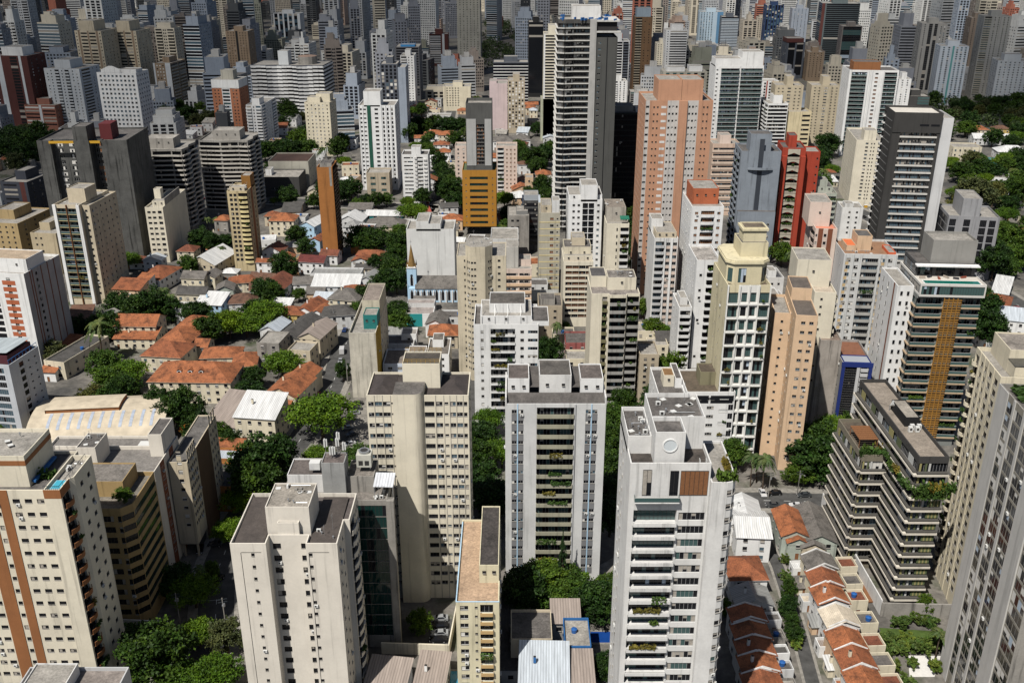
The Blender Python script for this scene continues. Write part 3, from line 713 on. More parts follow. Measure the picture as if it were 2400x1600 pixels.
# ================================================================== cars
def car_mesh():
    if 'car' in CACHE: return CACHE['car']
    prof = [(-2.1,.35),(-2.15,.62),(-1.95,.86),(-1.05,.95),(-.45,1.40),(.85,1.43),(1.55,1.02),(2.05,.96),(2.12,.55),(2.02,.35)]; out = {}
    def body(col):
        m = MB(); wf = lambda z: .86 if z < 1.0 else .86-.24*(z-1.0)/.43
        n = len(prof)
        for i in range(n):
            a, b = prof[i], prof[(i+1) % n]; m.poly([(a[0],-wf(a[1]),a[1]),(a[0],wf(a[1]),a[1]),(b[0],wf(b[1]),b[1]),(b[0],-wf(b[1]),b[1])], col)
        lo = [p for p in prof if p[1] < 1.1]; 
        m.poly([(p[0],-wf(p[1]),p[1]) for p in prof], col); m.poly([(p[0],wf(p[1]),p[1]) for p in prof][::-1], col); return m.mesh('body')
    g = MB()
    for s in (-1, 1): q = [(-.95,s*.872,1.0),(1.35,s*.872,1.04),(.80,s*.665,1.38),(-.42,s*.68,1.35)]; g.poly(q if s < 0 else q[::-1], GLASS)
    g.poly([(-1.02,.74,.985),(-1.02,-.74,.985),(-.47,-.6,1.385),(-.47,.6,1.385)], GLASS); g.poly([(1.50,-.72,1.07),(1.50,.72,1.07),(.90,.6,1.42),(.90,-.6,1.42)], GLASS)
    wl = MB(); wl.tube((0,-.1,0),(0,.1,0),.32,.32,simple('tyre',(.012,.012,.012),.9),14); wl.tube((0,-.11,0),(0,.11,0),.19,.19,METAL,10); hl = MB(); hl.box(-.04,-.2,-.07,.04,.2,.07,simple('lamp_lens',(.7,.7,.7),.15))
    CACHE['car'] = (body, g.mesh('windows'), wl.mesh('wheel'), hl.mesh('headlight')); return CACHE['car']
CARC = {'white': (.6,.6,.6), 'black': (.012,.012,.014), 'silver': (.34,.35,.36), 'dark grey': (.06,.065,.07), 'red': (.28,.015,.015), 'blue': (.02,.05,.16)}
def car(px, py, ang, col, label=None, van=False):
    p = at_z(px, py, 0) if not isinstance(px, Vector) else px; body, gl, wl, hl = car_mesh(); k = 'carbody_'+col
    if k not in CACHE: CACHE[k] = body(simple('car_'+col, CARC[col], .25, .2, .6))
    t = thing('van' if van else 'car', label or '%s %s' % (col, 'delivery van' if van else 'car'), 'van' if van else 'car', (p.x, p.y, .005), R(ang), 'cars on the streets and lots', label is None)
    if van:
        m = MB(); cm = simple('car_'+col, CARC[col], .25, .2, .6); m.prism([(-2.6,-.95),(1.2,-.95),(1.2,.95),(-2.6,.95)], .4, 2.5, cm); m.prism([(1.21,-.9),(2.6,-.85),(2.6,.85),(1.21,.9)], .4, 1.2, cm); m.poly([(2.55,-.8,1.2),(2.55,.8,1.2),(1.6,.75,2.1),(1.6,-.75,2.1)], GLASS); m.poly([(1.21,-.85,2.1),(1.6,-.75,2.1),(1.6,.75,2.1),(1.21,.85,2.1)], cm); m.poly([(2.55,-.8,1.2),(1.6,-.75,2.1),(1.21,-.85,2.1),(1.21,-.88,1.2)], cm); m.poly([(2.55,.8,1.2),(1.21,.88,1.2),(1.21,.85,2.1),(1.6,.75,2.1)], cm); m.build('body', t)
    else: obj('body', CACHE[k], t); obj('glazing', gl, t)
    for x in (-1.3, 1.32):
        for y in (-.8, .8): obj('wheel', wl, t, (x, y, .32))
    for y in (-.6, .6): obj('headlight', hl, t, (-2.12 if not van else 2.62, y, .66))
    return t
# ================================================================== towers near the camera
def f1():
    B = bld('apartment_tower', 'cream tower with two brown stripes and a rooftop plunge pool beside brown balconies', 'tower', (-190, 1148), 107, yb=1640, d=16, n=17, wall=FCREAM, g=3, top=.6, land='the cream tower with a rooftop plunge pool')
    w = B.w; k = 16.0/w
    B.face(0, W(3, 1.5, .70, .99, 1.0, 1.95, 'k'), ST(.615, .69, BROWN, .12), W(1, 1.0, .57, .61, 1.0, 1.95, 'k'), ST(.45, .56, BROWN, .12), W(3, 1.5, .2, .45, 1, 1.95, 'k'))
    B.emit()
    # flush wing on the right with the pool terrace, round balconies on its side
    r = B.root
    m = Building(r, [(w+.02, -1.1), (w+3.4, -1.1), (w+3.4, 3.2), (w+4.2, 4.0), (w+4.2, 13), (w+.02, 13)], B.zt+.7, FCREAM, 17, 3, 1.1, ROOFL, 2, 'wing')
    m.face(1, BL(.12, .95, 1.15, 'r', BROWN, 'k', 2.5, .5, .95)); m.face(3, W(2, 1.3, .1, .9, 1, 2, 'k')); m.emit()
    c = MB(); c.prism([(w+.0, -1.14), (w+3.44, -1.14), (w+3.44, 3.2), (w+3.40, 3.2), (w+3.40, -1.10), (w+.0, -1.10)], B.zt-1.3, B.zt+.72, BROWN); c.build('brick_band', r)
    p = MB(); z = B.zt-.38
    p.box(w+.7, .2, z, w+2.9, 3.6, z+.55, simple('pool_tile', (.25, .5, .6), .3)); p.poly([(w+.9,.4,z+.56),(w+2.7,.4,z+.56),(w+2.7,3.4,z+.56),(w+.9,3.4,z+.56)], water('pool_water', (.06, .36, .48))); p.build('plunge_pool', r)
    q = MB(); 
    for x0, y0, x1, y1 in ((w+.1, -1.05, w+3.3, -1.0), (w+3.3, -1.0, w+3.35, 12)):
        q.box(x0, y0, B.zt+1.5, x1+.04, y1+.04, B.zt+1.56, RAIL)
        for t in range(9): q.box(x0+(x1-x0)*t/8, y0+(y1-y0)*t/8, B.zt+.7, x0+(x1-x0)*t/8+.05, y0+(y1-y0)*t/8+.05, B.zt+1.5, RAIL)
    q.build('railing', r)
    B.block(-2, 2.2, w-4.2, 14, 7.2, FCREAM, ROOFL, 'penthouse', 0, .8); 
    b2 = MB(); b2.prism([(-2.05, 2.14), (w-4.14, 2.14), (w-4.14, 14.05), (-2.05, 14.05)], B.zt+4.4, B.zt+5.5, BROWN); b2.build('brick_band', r)
    b3 = MB(); b3.box(w-4.0, 3, B.zt+.0, w-3.3, 13, B.zt+.5, BLUEP); b3.build('canopy', r)
    pl = obj('planter_greenery', plants_mesh(3.5, 0), r, (w-2.2, 6, B.zt-.3)); pl.scale = (1, 3, 1.8)
    m.clutter(2, w+1, 8, w+3, 12, B.zt-.4, False); B.clutter(5, 0, 3.5, w-6, 12, B.zt+6.1)
def f2():
    B = bld('office_block', 'tan office block with dark ribbon windows and a tree on its roof terrace', 'office block', (150, 1192), 281, yb=1470, d=17, n=11, wall=TAN, g=3.2, top=1.1, roof=flatroof((.2,.18,.15)), land='the tan ribbon window block',
            pts=lambda w, d: [(0, 0), (w, 0), (w+2.2, 2.2), (w+2.2, d), (0, d)])
    B.face(0, RB(.42, .86, .75, 2.35, 'k'), RB(.93, 1.0, .75, 2.35, 'k')); B.face(1, RB(0, 1, .75, 2.35, 'k')); B.face(2, RB(0.02, .98, .75, 2.35, 'g')); B.emit()
    B.block(.5, 7, B.w-1.5, B.d-1, 4.2, TAN, flatroof((.2,.18,.16)))
    for i, x in enumerate((6.2, 8.0, 9.8)):
        m = MB(); m.tube((0,0,0), (0,0,1.5), .75, .75, LBLUE, 12); m.tube((0,0,1.5), (0,0,1.75), .8, .2, FRAMEW, 12); m.build('water_tank', B.root, (x, 15.3, B.zt-1.1))
    tree_on('green rooftop tree in the corner terrace of the tan office block', B, B.w-.6, 4.0, B.zt-1.1, 2.3)
def f3():
    B = bld('apartment_block', 'long cream slab block with grey sheet roof and two square roof towers', 'apartment block', (60, 1105), 361, yb=1350, d=19, n=11, wall=WARM, g=3.4, top=.7, roof=flatroof((.20,.185,.17), .4), land='the cream slab block with two roof towers')
    B.face(0, W(2, .7, .70, .80, 1.5, 2.2, 'k', floors_ok)) if False else B.face(0, W(2, .8, .76, .86, 1.3, 2.1, 'k'), W(2, .8, .3, .42, 1.3, 2.1, 'k'), floors=[8, 10])
    B.face(1, ST(.22, .38, BROWN2, .02), ST(.60, .76, BROWN2, .02), W(1, 1.5, .24, .36, .9, 2.1, 's', .02), W(1, 1.5, .62, .74, .9, 2.1, 's', .02))
    B.emit(); w = B.w
    B.block(w*.38, 3, w*.53, 11, 6.0, WARM, ROOF, 'lift_house', 0); B.block(w*.88, 9, w*1.0-.4, 18.5, 6.5, WARM, ROOF, 'lift_house')
    m = MB(); m.box(2, 12.6, B.zt-.7, w*.87, 12.9, B.zt+.3, WARM); m.build('parapet', B.root)
    m = MB(); m.box(w*.72, 14, B.zt-.69, w*.85, 16.5, B.zt-.2, FRAMEW); m.build('skylight', B.root)
    B.clutter(4, 2, 2, w*.36, 11); B.clutter(4, w*.38+.5, 3.6, w*.53-.5, 10.5, B.zt+5.0)
def f4():
    B = bld('apartment_block', 'beige apartment block raised on thin pillars, one window column on its narrow end', 'apartment block', (393, 1083), 438, yb=1305, d=27, n=9, wall=BEIGE, g=5.2, top=.35, roof=flatroof((.14,.13,.12)), z0=None if False else 0) if False else None
    B = bld('apartment_block', 'beige apartment block raised on pillars, one window column on its narrow end', 'apartment block', (393, 1083), 438, yb=1305, d=27, n=10, wall=BEIGE, g=4.6, top=.35, roof=flatroof((.14,.13,.12)), land='the beige block on pillars')
    B.z0 = 4.4; B.fh = (B.zt-.65-4.6)/9
    B.face(0, W(1, 1.2, .35, .85, 1, 2.1, 's')); B.face(1, ST(.3, .72, DBROWN, .03), W(5, 1.1, .02, .28, .9, 2.0, 'd'), W(3, 1.1, .74, .98, .9, 2.0))
    B.emit()
    m = MB(); m.box(.05, .05, 4.2, B.w-.05, B.d-.05, 4.39, CONC); m.build('floor_slab', B.root)
    for x in (.5, B.w-.9):
        for y in (.5, 9, 18, 26): 
            m = MB(); m.box(x, y, 0, x+.45, y+.6, 4.2, BEIGE); m.build('pillar', B.root)
def f5():
    B = bld('apartment_tower', 'large warm white tower with a recessed window strip between two plain wings', 'tower', (538, 1273), 790, yb=1680, d=19, n=15, wall=WARM, g=3, top=.9, roof=flatroof((.10,.085,.08), .5), land='the large warm white front tower',
            pts=lambda w, d: [(0,0),(w*.335,0),(w*.335,3),(w*.705,3),(w*.705,0),(w,0),(w,d*.45),(w+1.2,d*.45),(w+1.2,d),(0,d)])
    B.face(2, W(1, 1.7, .02, .32, .75, 2.1, 'k', .22), W(1, 1.25, .76, .98, .75, 2.1, 'k', .22))
    B.face(0, W(1, .7, .50, .72, 1.0, 1.8, 'k')); B.face(4, W(1, .7, .04, .24, 1.0, 1.8, 'k'))
    B.face(5, W(2, .9, .08, .9, 1.0, 1.9, 'k')); B.face(7, BL(.04, .5, .9, 'r', WARM, 'k', 2.5, .05, 1.0), W(3, 1.0, .54, .98, 1, 1.9, 'k'))
    B.emit(); w = B.w
    g = MB()
    for i, s in ((0, 1), (4, -1)):
        L = B.fr(i)[3]; u = .45 if i == 4 else L*.27
        B.prism_on(i, u, u+.12, 0, B.zt-2.2, .003, .02, FRAMED, '', g)
        B.prism_on(i, u+.14, min(u+4.2, L-.3), B.zt-2.2, B.zt-2.08, .003, .02, FRAMED, '', g)
    g.build('groove', B.root)
    B.block(w*.31, 4.2, w*.72, 13.5, 6.8, WARM, flatroof((.30,.27,.23), .6), 'lift_house'); B.block(w*.42, 3.3, w*.62, 4.15, 3.6, WARM, ROOFL, 'stair_hood')
    for a, b in ((.02, .30), (.73, .98)):
        m = MB(); m.poly([(w*a,.5,B.zt-.75),(w*b,.5,B.zt-.75),(w*b,18,B.zt-.35),(w*a,18,B.zt-.35)], tiles((.085,.07,.062), .4), [(0,0),(7,0),(7,18),(0,18)]); m.build('sheet_roof', B.root)
    B.clutter(6, w*.34, 5, w*.69, 13, B.zt+5.5, False); B.clutter(4, w*.75, 2, w*.95, 16)
def f6():
    B = bld('office_tower', 'dark green glass office tower topped by a concrete core with phone antennas', 'office tower', (655, 1172), 906, yb=1515, d=13, n=13, wall=CONC, g=3.5, top=1.0, roof=flatroof((.2,.18,.16)), land='the dark green glass tower')
    B.face(0, RB(.02, .99, .04, B.fh-.06, 'g', .12)); B.face(1, RB(.25, .75, .9, 2.1, 'k')); B.emit(); w = B.w
    B.prism_on(0, w, w+1.6, 0, B.zt+.05, -1.2, .45, CONC, 'edge_pier')
    B.block(w*.385, 3.6, w*.60, 8.6, 8.5, paint((.36,.36,.35), 1.2), flatroof((.16,.13,.12)), 'lift_house')
    B.block(w*.04, 5, w*.384, 12.5, 4.6, WHITE2, flatroof((.13,.11,.1)), 'plant_room'); B.block(w*.603, 5, w*.86, 12.5, 4.2, CONC, flatroof((.18,.16,.14)), 'plant_room')
    z = B.zt+7.2
    for i in range(6):
        m = MB(); a = i*1.05; hh = B.rnd.uniform(2.5, 6); m.tube((0,0,0), (0,0,hh), .07, .05, METAL, 6)
        for q in range(3): m.box(-.16+.3*math.cos(q*2.1), -.1+.3*math.sin(q*2.1), hh-2.0, .16+.3*math.cos(q*2.1), .1+.3*math.sin(q*2.1), hh-.1, FRAMEW)
        m.build('antenna', B.root, (w*.40+B.rnd.random()*w*.18, 4.2+B.rnd.random()*4, z))
    m = MB(); m.box(-1.7, -1.5, .5, 1.7, 1.5, 3.6, paint((.5,.49,.43),1)); m.tube((0,0,3.6), (0,0,4.2), 1.2, 1.3, METAL, 16); m.tube((0,0,4.2),(0,0,4.22),.9,.9,FRAMED,12)
    for x in (-1.5, 1.3):
        for y in (-1.3, 1.1): m.box(x, y, 0, x+.2, y+.2, .5, METAL)
    for x in (-1.2, .2): m.box(x, -1.53, 1, x+1, -1.5, 2.2, FRAMED)
    m.build('cooling_tower', B.root, (w*.76, 8.5, B.zt+3.9))
    m = MB(); m.box(-1.2, -.9, .15, 1.2, .9, 1.9, FRAMEW); m.box(-1.2,-.92,.4,-.1,-.9,1.6,GREYW); m.build('air_conditioner', B.root, (w*.30, 6.6, B.zt+4.3))
    m = MB(); m.poly([(w*.87,1.5,B.zt+2.6),(w+1.4,1.5,B.zt+2.5),(w+1.4,7,B.zt+3),(w*.87,7,B.zt+3.1)], corr((.72,.74,.78)), [(0,0),(4,0),(4,6),(0,6)]); m.poly([(w*.87,1.5,B.zt+2.55),(w*.87,7,B.zt+3.05),(w+1.4,7,B.zt+2.95),(w+1.4,1.5,B.zt+2.45)], FRAMEW)
    for x in (w*.88, w+1.3):
        for y in (1.6, 6.9): m.box(x-.06, y-.06, B.zt-1, x+.06, y+.06, B.zt+2.55, METAL)
    m.build('terrace_canopy', B.root); B.clutter(4, w*.88, .8, w-.5, 3)
def f7():
    B = bld('apartment_tower', 'pale cream tower with a windowless rounded shaft between two window wings', 'tower', (858, 926), 1098, yb=1400, d=13, n=20, wall=FCREAM, g=3.4, top=.6, roof=flatroof((.055,.045,.042), .7), land='the cream tower with the rounded shaft')
    w = B.w
    B.face(0, W(1, 1.3, .01, .075, .9, 2.0, 'd'), W(2, 1.75, .075, .235, .95, 2.05, 'd'), W(1, .8, .235, .27, 1.5, 1.85, 'k'), W(1, 2.3, .56, .67, .9, 2.1, 'k'), W(1, 1.5, .67, .755, .95, 2.05, 'd'), W(1, .9, .755, .81, 1.3, 1.9, 'd'), W(2, 1.45, .81, .945, .95, 2.05, 'd'), W(1, .8, .945, .995, .95, 2.0, 'd'),
           *[ST(x, x+.006, CONC, .03, name='rib') for x in (.075, .155, .235, .675, .755, .815, .88, .945)])
    B.face(1, W(2, 1.2, .1, .9)); B.emit()
    m = MB(); x0, x1 = w*.268, w*.56; n = 10; pts = [(x0, 0.0), (x0, -1.9)]; pts += [(x1-2.4+2.4*math.sin(math.pi/2*i/n), 0.5-2.4*math.cos(math.pi/2*i/n)) for i in range(n+1)]; pts += [(x1, 5), (x0, 5)]
    m.prism(pts, 0, B.zt+1.1, FCREAM, ROOF); m.build('rounded_shaft', B.root)
    B.block(w*.34, 5.2, w*.71, 12.5, 6.4, FCREAM, flatroof((.07,.06,.05)), 'lift_house')
    q = MB()
    for z in (.5, 1.0): q.box(w*.345, 5.3, B.zt+5.8+z, w*.705, 5.36, B.zt+5.86+z, simple('rail_yellow', (.45,.28,.05), .6)); q.box(w*.345, 12.3, B.zt+5.8+z, w*.705, 12.36, B.zt+5.86+z, simple('rail_yellow', (.45,.28,.05), .6))
    for i in range(9):
        for y in (5.3, 12.3): q.box(w*.345+i*w*.045, y, B.zt+5.8, w*.345+i*w*.045+.06, y+.06, B.zt+6.86, simple('rail_yellow', (0,0,0)))
    q.build('railing', B.root)
    for a, b in ((.01, .26), (.72, .99)):
        m = MB(); xa, xb, xm = w*a, w*b, w*(a+b)/2; z = B.zt-.5; t = tiles((.06,.048,.045), .5)
        R4 = [(xa,.3,z),(xb,.3,z),(xb,12.7,z),(xa,12.7,z)]; r1, r2 = (xm, 4.5, z+1.3), (xm, 8.5, z+1.3)
        m.poly([R4[0],R4[1],r1], t, [(0,0),(8,0),(4,5)]); m.poly([R4[1],R4[2],r2,r1], t, [(0,0),(12,0),(8,5),(4,5)]); m.poly([R4[2],R4[3],r2], t, [(0,0),(8,0),(4,5)]); m.poly([R4[3],R4[0],r1,r2], t, [(0,0),(12,0),(8,5),(4,5)])
        m.build('hip_roof', B.root)
def f8():
    B = bld('apartment_block', 'narrow pale yellow block with a rusty tiled roof terrace and dark roof box', 'apartment block', (1068, 1410), 1170, Y=168, d=31, n=12, wall=paint((.68,.62,.44), .8), g=3, top=.5, roof=flatroof((.43,.30,.20), .45), land='the narrow block with a tiled roof terrace')
    B.face(0, W(1, 1.75, .06, .32, 1.0, 2.1, 's'), W(1, .6, .42, .52, 1.4, 1.9, 'k'), BL(.56, .86, .75, 'h', paint((.5,.34,.16), .6), 'c', 2.4, .1)); B.face(1, W(5, 1.2, .05, .95, 1, 2)); B.emit()
    B.block(B.w*.52, 7.2, B.w*.985, 30.5, 4.6, paint((.68,.62,.44), .8), flatroof((.06,.052,.048), .8), 'lift_house', 2)
    m = MB(); m.box(-.03, -.03, B.zt, B.w+.03, .22, B.zt+.08, LBLUE); m.box(-.03, .22, B.zt, .2, 30, B.zt+.08, LBLUE); m.build('coping', B.root)
def f9():
    B = bld('apartment_tower', 'grey and white tower with a column of green planted balconies and slate edge', 'tower', (1184, 946), 1421, yb=1360, d=15, n=18, wall=GREYW, g=3.4, top=.5, roof=ROOF, land='the grey and white planted balcony tower')
    w = B.w; GP = paint((.20,.20,.205), .5); OB = paint((.36,.345,.26), .8)
    B.face(0, BL(.315, .685, .55, 'p', OB, 'c', 2.6, .6, .95, .9), *[x for a in (.065, .80) for x in (RB(a, a+.05, .95, 2.0, 'd', .12), RB(a+.065, a+.115, .95, 2.0, 'd', .12), PN(a-.002, a+.052, -.95, .9, GP), PN(a+.063, a+.117, -.95, .9, GP), ST(a+.052, a+.063, LBLUE, .12, name='pipe'))], ST(.685, .70, LGREY, .3, name='fin'))
    B.face(3, W(2, 1.2, .1, .9)); B.face(1, W(2, 1.2, .1, .9)); B.emit()
    m = MB(); st = tiles((.105,.095,.088), .5); z = B.zt; m.poly([(.05,.02,z-.3),(w-.05,.02,z-.3),(w-.05,3.4,z+1.4),(.05,3.4,z+1.4)], st, [(0,0),(22,0),(22,4),(0,4)]); m.poly([(.05,3.4,z+1.4),(w-.05,3.4,z+1.4),(w-.05,3.4,z-.4),(.05,3.4,z-.4)], WHITE2); m.build('mansard_roof', B.root)
    for a in (0.0, w-.3): 
        m = MB(); m.prism([(a, -.05), (a+.35, -.05), (a+.35, 14.9), (a, 14.9)], z-.4, z+1.7, WHITE2); m.build('gable_wall', B.root)
    B.block(.6, 4, w*.24, 13, 5.4, WHITE, flatroof((.12,.10,.09)), 'penthouse', 2); B.block(w*.34, 3.9, w*.66, 13.5, 6.4, WHITE2, flatroof((.10,.09,.08)), 'lift_house', 2); B.block(w*.75, 4, w-.5, 13, 5.4, WHITE, flatroof((.12,.10,.09)), 'penthouse', 2)
    m = MB(); m.poly([(w*.24,4.2,z+2.5),(w*.34,4.2,z+2.5),(w*.34,13,z+4.2),(w*.24,13,z+4.2)], st, [(0,0),(3,0),(3,9),(0,9)]); m.poly([(w*.66,4.2,z+2.5),(w*.75,4.2,z+2.5),(w*.75,13,z+4.2),(w*.66,13,z+4.2)], st, [(0,0),(3,0),(3,9),(0,9)]); m.build('link_roof', B.root)
def f10():
    B = bld('apartment_tower', 'tall white tower with stacked glazed balconies and a round blind window at its crown', 'tower', (1478, 1085), 1668, Y=150, d=17, n=25, wall=WHITE2, g=3.4, top=1.0, roof=flatroof((.07,.058,.05), .7), land='the tall white tower with the round blind window')
    w = B.w; r = B.root; z = B.zt
    B.face(0, BL(.07, .615, .7, 'h', WHITE2, 't', 3.0, .1, .95, 1.3), RB(.64, .97, .85, 2.5, 'c', .2), floors=range(1, 22))
    for a, b, h_, k_ in ((.16,.27,5.2,'c'), (.50,.605,5.0,'w'), (.63,.975,5.0,'w')): obj('window', window_mesh((b-a)*w, h_, k_, 3, FRAMED), r, ((a+b)/2*w, -.06, z-6.5))
    obj('balcony', balcony_mesh(w*.56, 1.2, 'g', WHITE2), r, (w*.345, -.004, z-7.4))
    B.face(3, W(2, 1.2, .1, .5, 1, 2)); B.emit()
    m = Building(r, [(w+.02, -1.2), (w+2.9, -1.2), (w+3.9, -.9), (w+4.5, -.1), (w+4.8, 1.2), (w+4.8, 14), (w+.02, 14)], z-3.2, WHITE2, 24, 3.4, .5, ROOFL, 2, 'wing')
    for i in (1, 2, 3): m.face(i, RB(.0, 1, .95, 2.0, 'c', .12))
    m.emit()
    B.block(w*.30, 1.0, w*.67, 6.9, 6.6, WHITE2, ROOF, 'crown_tower', 0, .8); B.block(w*.30, 6.92, w*1.0-.3, 16.5, 6.6, WHITE2, ROOF, 'penthouse', 0, .8); B.block(-.0, 5.2, w*.298, 16.8, 3.6, WHITE2, ROOF, 'plant_room', 0, .8)
    m = MB(); n = 28
    for k in range(n):
        a, b = 2*math.pi*k/n, 2*math.pi*(k+1)/n; ca, sa, cb, sb = math.cos(a), math.sin(a), math.cos(b), math.sin(b)
        m.poly([(0,-.06,0),(1.15*ca,-.06,1.15*sa),(1.15*cb,-.06,1.15*sb)], paint((.56,.6,.62), .3)); m.poly([(1.15*ca,-.06,1.15*sa),(1.15*ca,-.16,1.15*sa),(1.15*cb,-.16,1.15*sb),(1.15*cb,-.06,1.15*sb)], WHITE)
        m.poly([(1.15*ca,-.16,1.15*sa),(1.34*ca,-.16,1.34*sa),(1.34*cb,-.16,1.34*sb),(1.15*cb,-.16,1.15*sb)], WHITE); m.poly([(1.34*ca,-.16,1.34*sa),(1.34*ca,0,1.34*sa),(1.34*cb,0,1.34*sb),(1.34*cb,-.16,1.34*sb)], WHITE)
    m.build('round_blind_window', r, (w*.485, 1.0, z+3.0))
    pl = obj('planter_greenery', plants_mesh(4.0, 0), r, (w+3.0, .3, z-3.2)); pl.scale = (.9, 3, 2)
    pl = obj('planter_greenery', plants_mesh(3.0, 3), r, (w+3.6, 4.5, z-3.2), 1.57); pl.scale = (1, 1.5, 1.6)
    q = MB(); q.box(w*.86, .2, z-.99, w*.865, 1.2, z+.4, FRAMEW); q.box(w*.94, .2, z-.99, w*.945, 1.2, z+.4, FRAMEW); q.build('ladder', r)
    B.clutter(7, .5, 6, w*.27, 16, z+1.8); B.clutter(6, w*.4, 8, w*.95, 15.5, z+4.8)
def f11():
    B = bld('apartment_tower', 'huge tower of grey pillars with dark windows and half drawn white blinds', 'tower', (2345, 898), None, yb=1562, ang=-95, w=30, d=24, n=25, wall=CONC, g=3.2, top=1.2, land='the huge tower with white blinds')
    DW = paint((.16,.145,.12), .6); G2 = paint((.52,.505,.48), .6)
    B.face(0, RB(.165,.252,.55,2.85,'z',.04), RB(.288,.35,.55,2.85,'z',.04), RB(.352,.418,.55,2.85,'z',.04), RB(.458,.535,.55,2.85,'z',.04), RB(.538,.615,.55,2.85,'z',.04), RB(.805,.90,.55,2.85,'z',.04), RB(.903,.995,.55,2.85,'z',.04), ST(-.005, .16, G2, .16, name='pier'), ST(.42, .455, G2, .16, name='pier'), ST(.255, .285, G2, .16, name='pier'), ST(.62, .80, G2, .3, name='pier'), wall=paint((.27,.25,.21), .6))
    B.face(3, W(3, 1.3, .1, .9)); B.emit()
    pl = obj('planter_greenery', plants_mesh(6.0, 0), B.root, (4, 3, B.zt-.6)); pl.scale = (1, 3, 1.5)
    B.block(9, 5, 28, 22, 4, CONC, ROOFL)
def f12():
    B = bld('apartment_tower', 'cream ribbed tower with curved planted balconies facing the terraced block', 'tower', (2290, 812), None, yb=1330, ang=-97, w=17.5, d=22, n=23, wall=CREAM, g=3.2, top=1.0, roof=ROOFL, land='the cream ribbed tower')
    B.face(0, BL(.01, .16, 1.0, 'r', CREAM, 'k', 2.5, .5, .9), W(1, 1.4, .22, .36, .9, 2.3, 'k', .2), W(1, 1.2, .40, .50, .9, 2.3, 'k', .2), W(1, 1.9, .56, .72, .8, 2.4, 'k', .2), W(1, 2.2, .78, .95, .8, 2.4, 'k', .2), *[ST(x, x+.025, CREAM, .12) for x in (.19, .37, .52, .745)])
    B.face(1, W(3, 1.6, .1, .9)); B.emit()
    B.block(1, 3, 12, 20, 5.5, CREAM, flatroof((.25,.22,.19), .6), 'penthouse')
    m = MB(); m.box(12.2, 3, B.zt-.9, 16.8, 20, B.zt+2.2, CREAM); m.poly([(12.1,2.9,B.zt+2.4),(16.9,2.9,B.zt+2.4),(16.9,20,B.zt+3.2),(12.1,20,B.zt+3.2)], simple('solar_glass', (.05,.05,.045), .2, 0, .5, .3, 1.0)); m.build('conservatory', B.root)
def f13():
    x0, x1 = 97.5, 118.0; n = 14; fh = 3.15; CB = paint((.66,.61,.52), .6); OL = OLIVE
    B = bld('terraced_block', 'stepped dark block with long cream floor edges and hanging roof gardens', 'apartment block', (2155, 1070), 2226, yb=1425, d=43, n=13, wall=DGREY, g=3.3, top=1.0, roof=flatroof((.26,.22,.18), .4), land='the stepped block with hanging gardens')
    w = B.w
    def dress(B, faces, fl):
        for i in faces:
            L = B.fr(i)[3]
            B.face(i, RB(.02, .98, .2, 2.8, 'b' if i else 'd', .4), BD(CB, -.34, .14, 1.0, -.02, 1.02), BD(paint((.085,.08,.072),.3), .145, .62, .85, .0, 1.0, 'parapet_band'), *[PN(.06+.155*q+.03*(q%2), .13+.155*q+.03*(q%2), .63, 2.7, (paint((.30,.27,.12),.4),paint((.10,.12,.06),.4),paint((.5,.5,.48),.3))[q*(i+1)%3], -.05, 'shutter') for q in range(6 if i else 3)], floors=fl)
    dress(B, (0, 3), range(1, 13))
    B.face(0, *[PN(a, a+.055, .9, 2.7, paint((.30,.27,.12), .4) if k % 2 else paint((.10,.13,.06), .4), .3, 'shutter') for k, a in enumerate((.56, .62, .68, .74, .80, .86, .92))], floors=range(1, 10))
    B.emit()
    B2 = Building(B.root, [(-6.6, 17), (-.06, 17), (-.06, 37), (-6.6, 37)], B.zt-9.2, paint((.19,.17,.13),.5), 10, 3.3, 1.0, flatroof((.1,.08,.06)), 2, 'wing')
    dress(B2, (0, 3), range(1, 10)); B2.emit()
    zt = B.zt
    for (a, b, z, sx) in ((1.5, 8.5, zt-9.3, 2.0), ):
        pass
    for k in range(6): 
        pl = obj('hanging_garden', plants_mesh(4.0, k % 4, k % 2 == 0), B.root, (1.5+k*w/6.2, -1.2, zt-8.6)); pl.scale = (1.1, 2.2, 2.4)
    for k in range(5):
        pl = obj('hanging_garden', plants_mesh(4.0, 1+k % 3, k % 2 == 1), B.root, (-1.2, 1+k*3.6, zt-8.6), 1.57); pl.scale = (1, 1.6, 1.6)
    for k in range(4):
        pl = obj('hanging_garden', plants_mesh(3.0, k), B.root, (-5.6+k*1.5, 18+k % 2*1.5, B2.zt-.4)); pl.scale = (1, 2.5, 2.2)
    p = MB()
    for k in range(7): p.box(-6, 22+k*1.1, B2.zt+1.7, -1, 22.9+k*1.1, B2.zt+1.85, WOODB)
    for x in (-5.9, -1.2):
        for y in (22.1, 29.2): p.box(x, y, B2.zt-1, x+.15, y+.15, B2.zt+1.7, WOODB)
    p.build('pergola', B.root)
    B.block(w*.40, 17, w*.9, 27, 2.6, BLACK, flatroof((.3,.27,.23), .4), 'plant_room', 0, .2)
    m = MB(); m.tube((0,0,1.4), (.9,-.5,2.3), .05, .9, FRAMEW, 18); m.tube((0,0,0), (0,0,1.4), .12, .1, METAL, 6); m.build('satellite_dish', B.root, (w*.3, 26, zt-1))
    for k in range(4):
        m = MB(); m.box(-.5,-.4,.1,.5,.4,1.5,FRAMEW); m.tube((0,-.4,.9),(0,-.44,.9),.33,.33,FRAMED,12); m.build('air_conditioner', B.root, (w*(.45+.12*k), 14.2+k % 2*1.2, zt-1))
    d = MB(); d.box(-8.5, 2, .3, -1.6, 17, .6, WOODB); d.build('timber_deck', B.root)
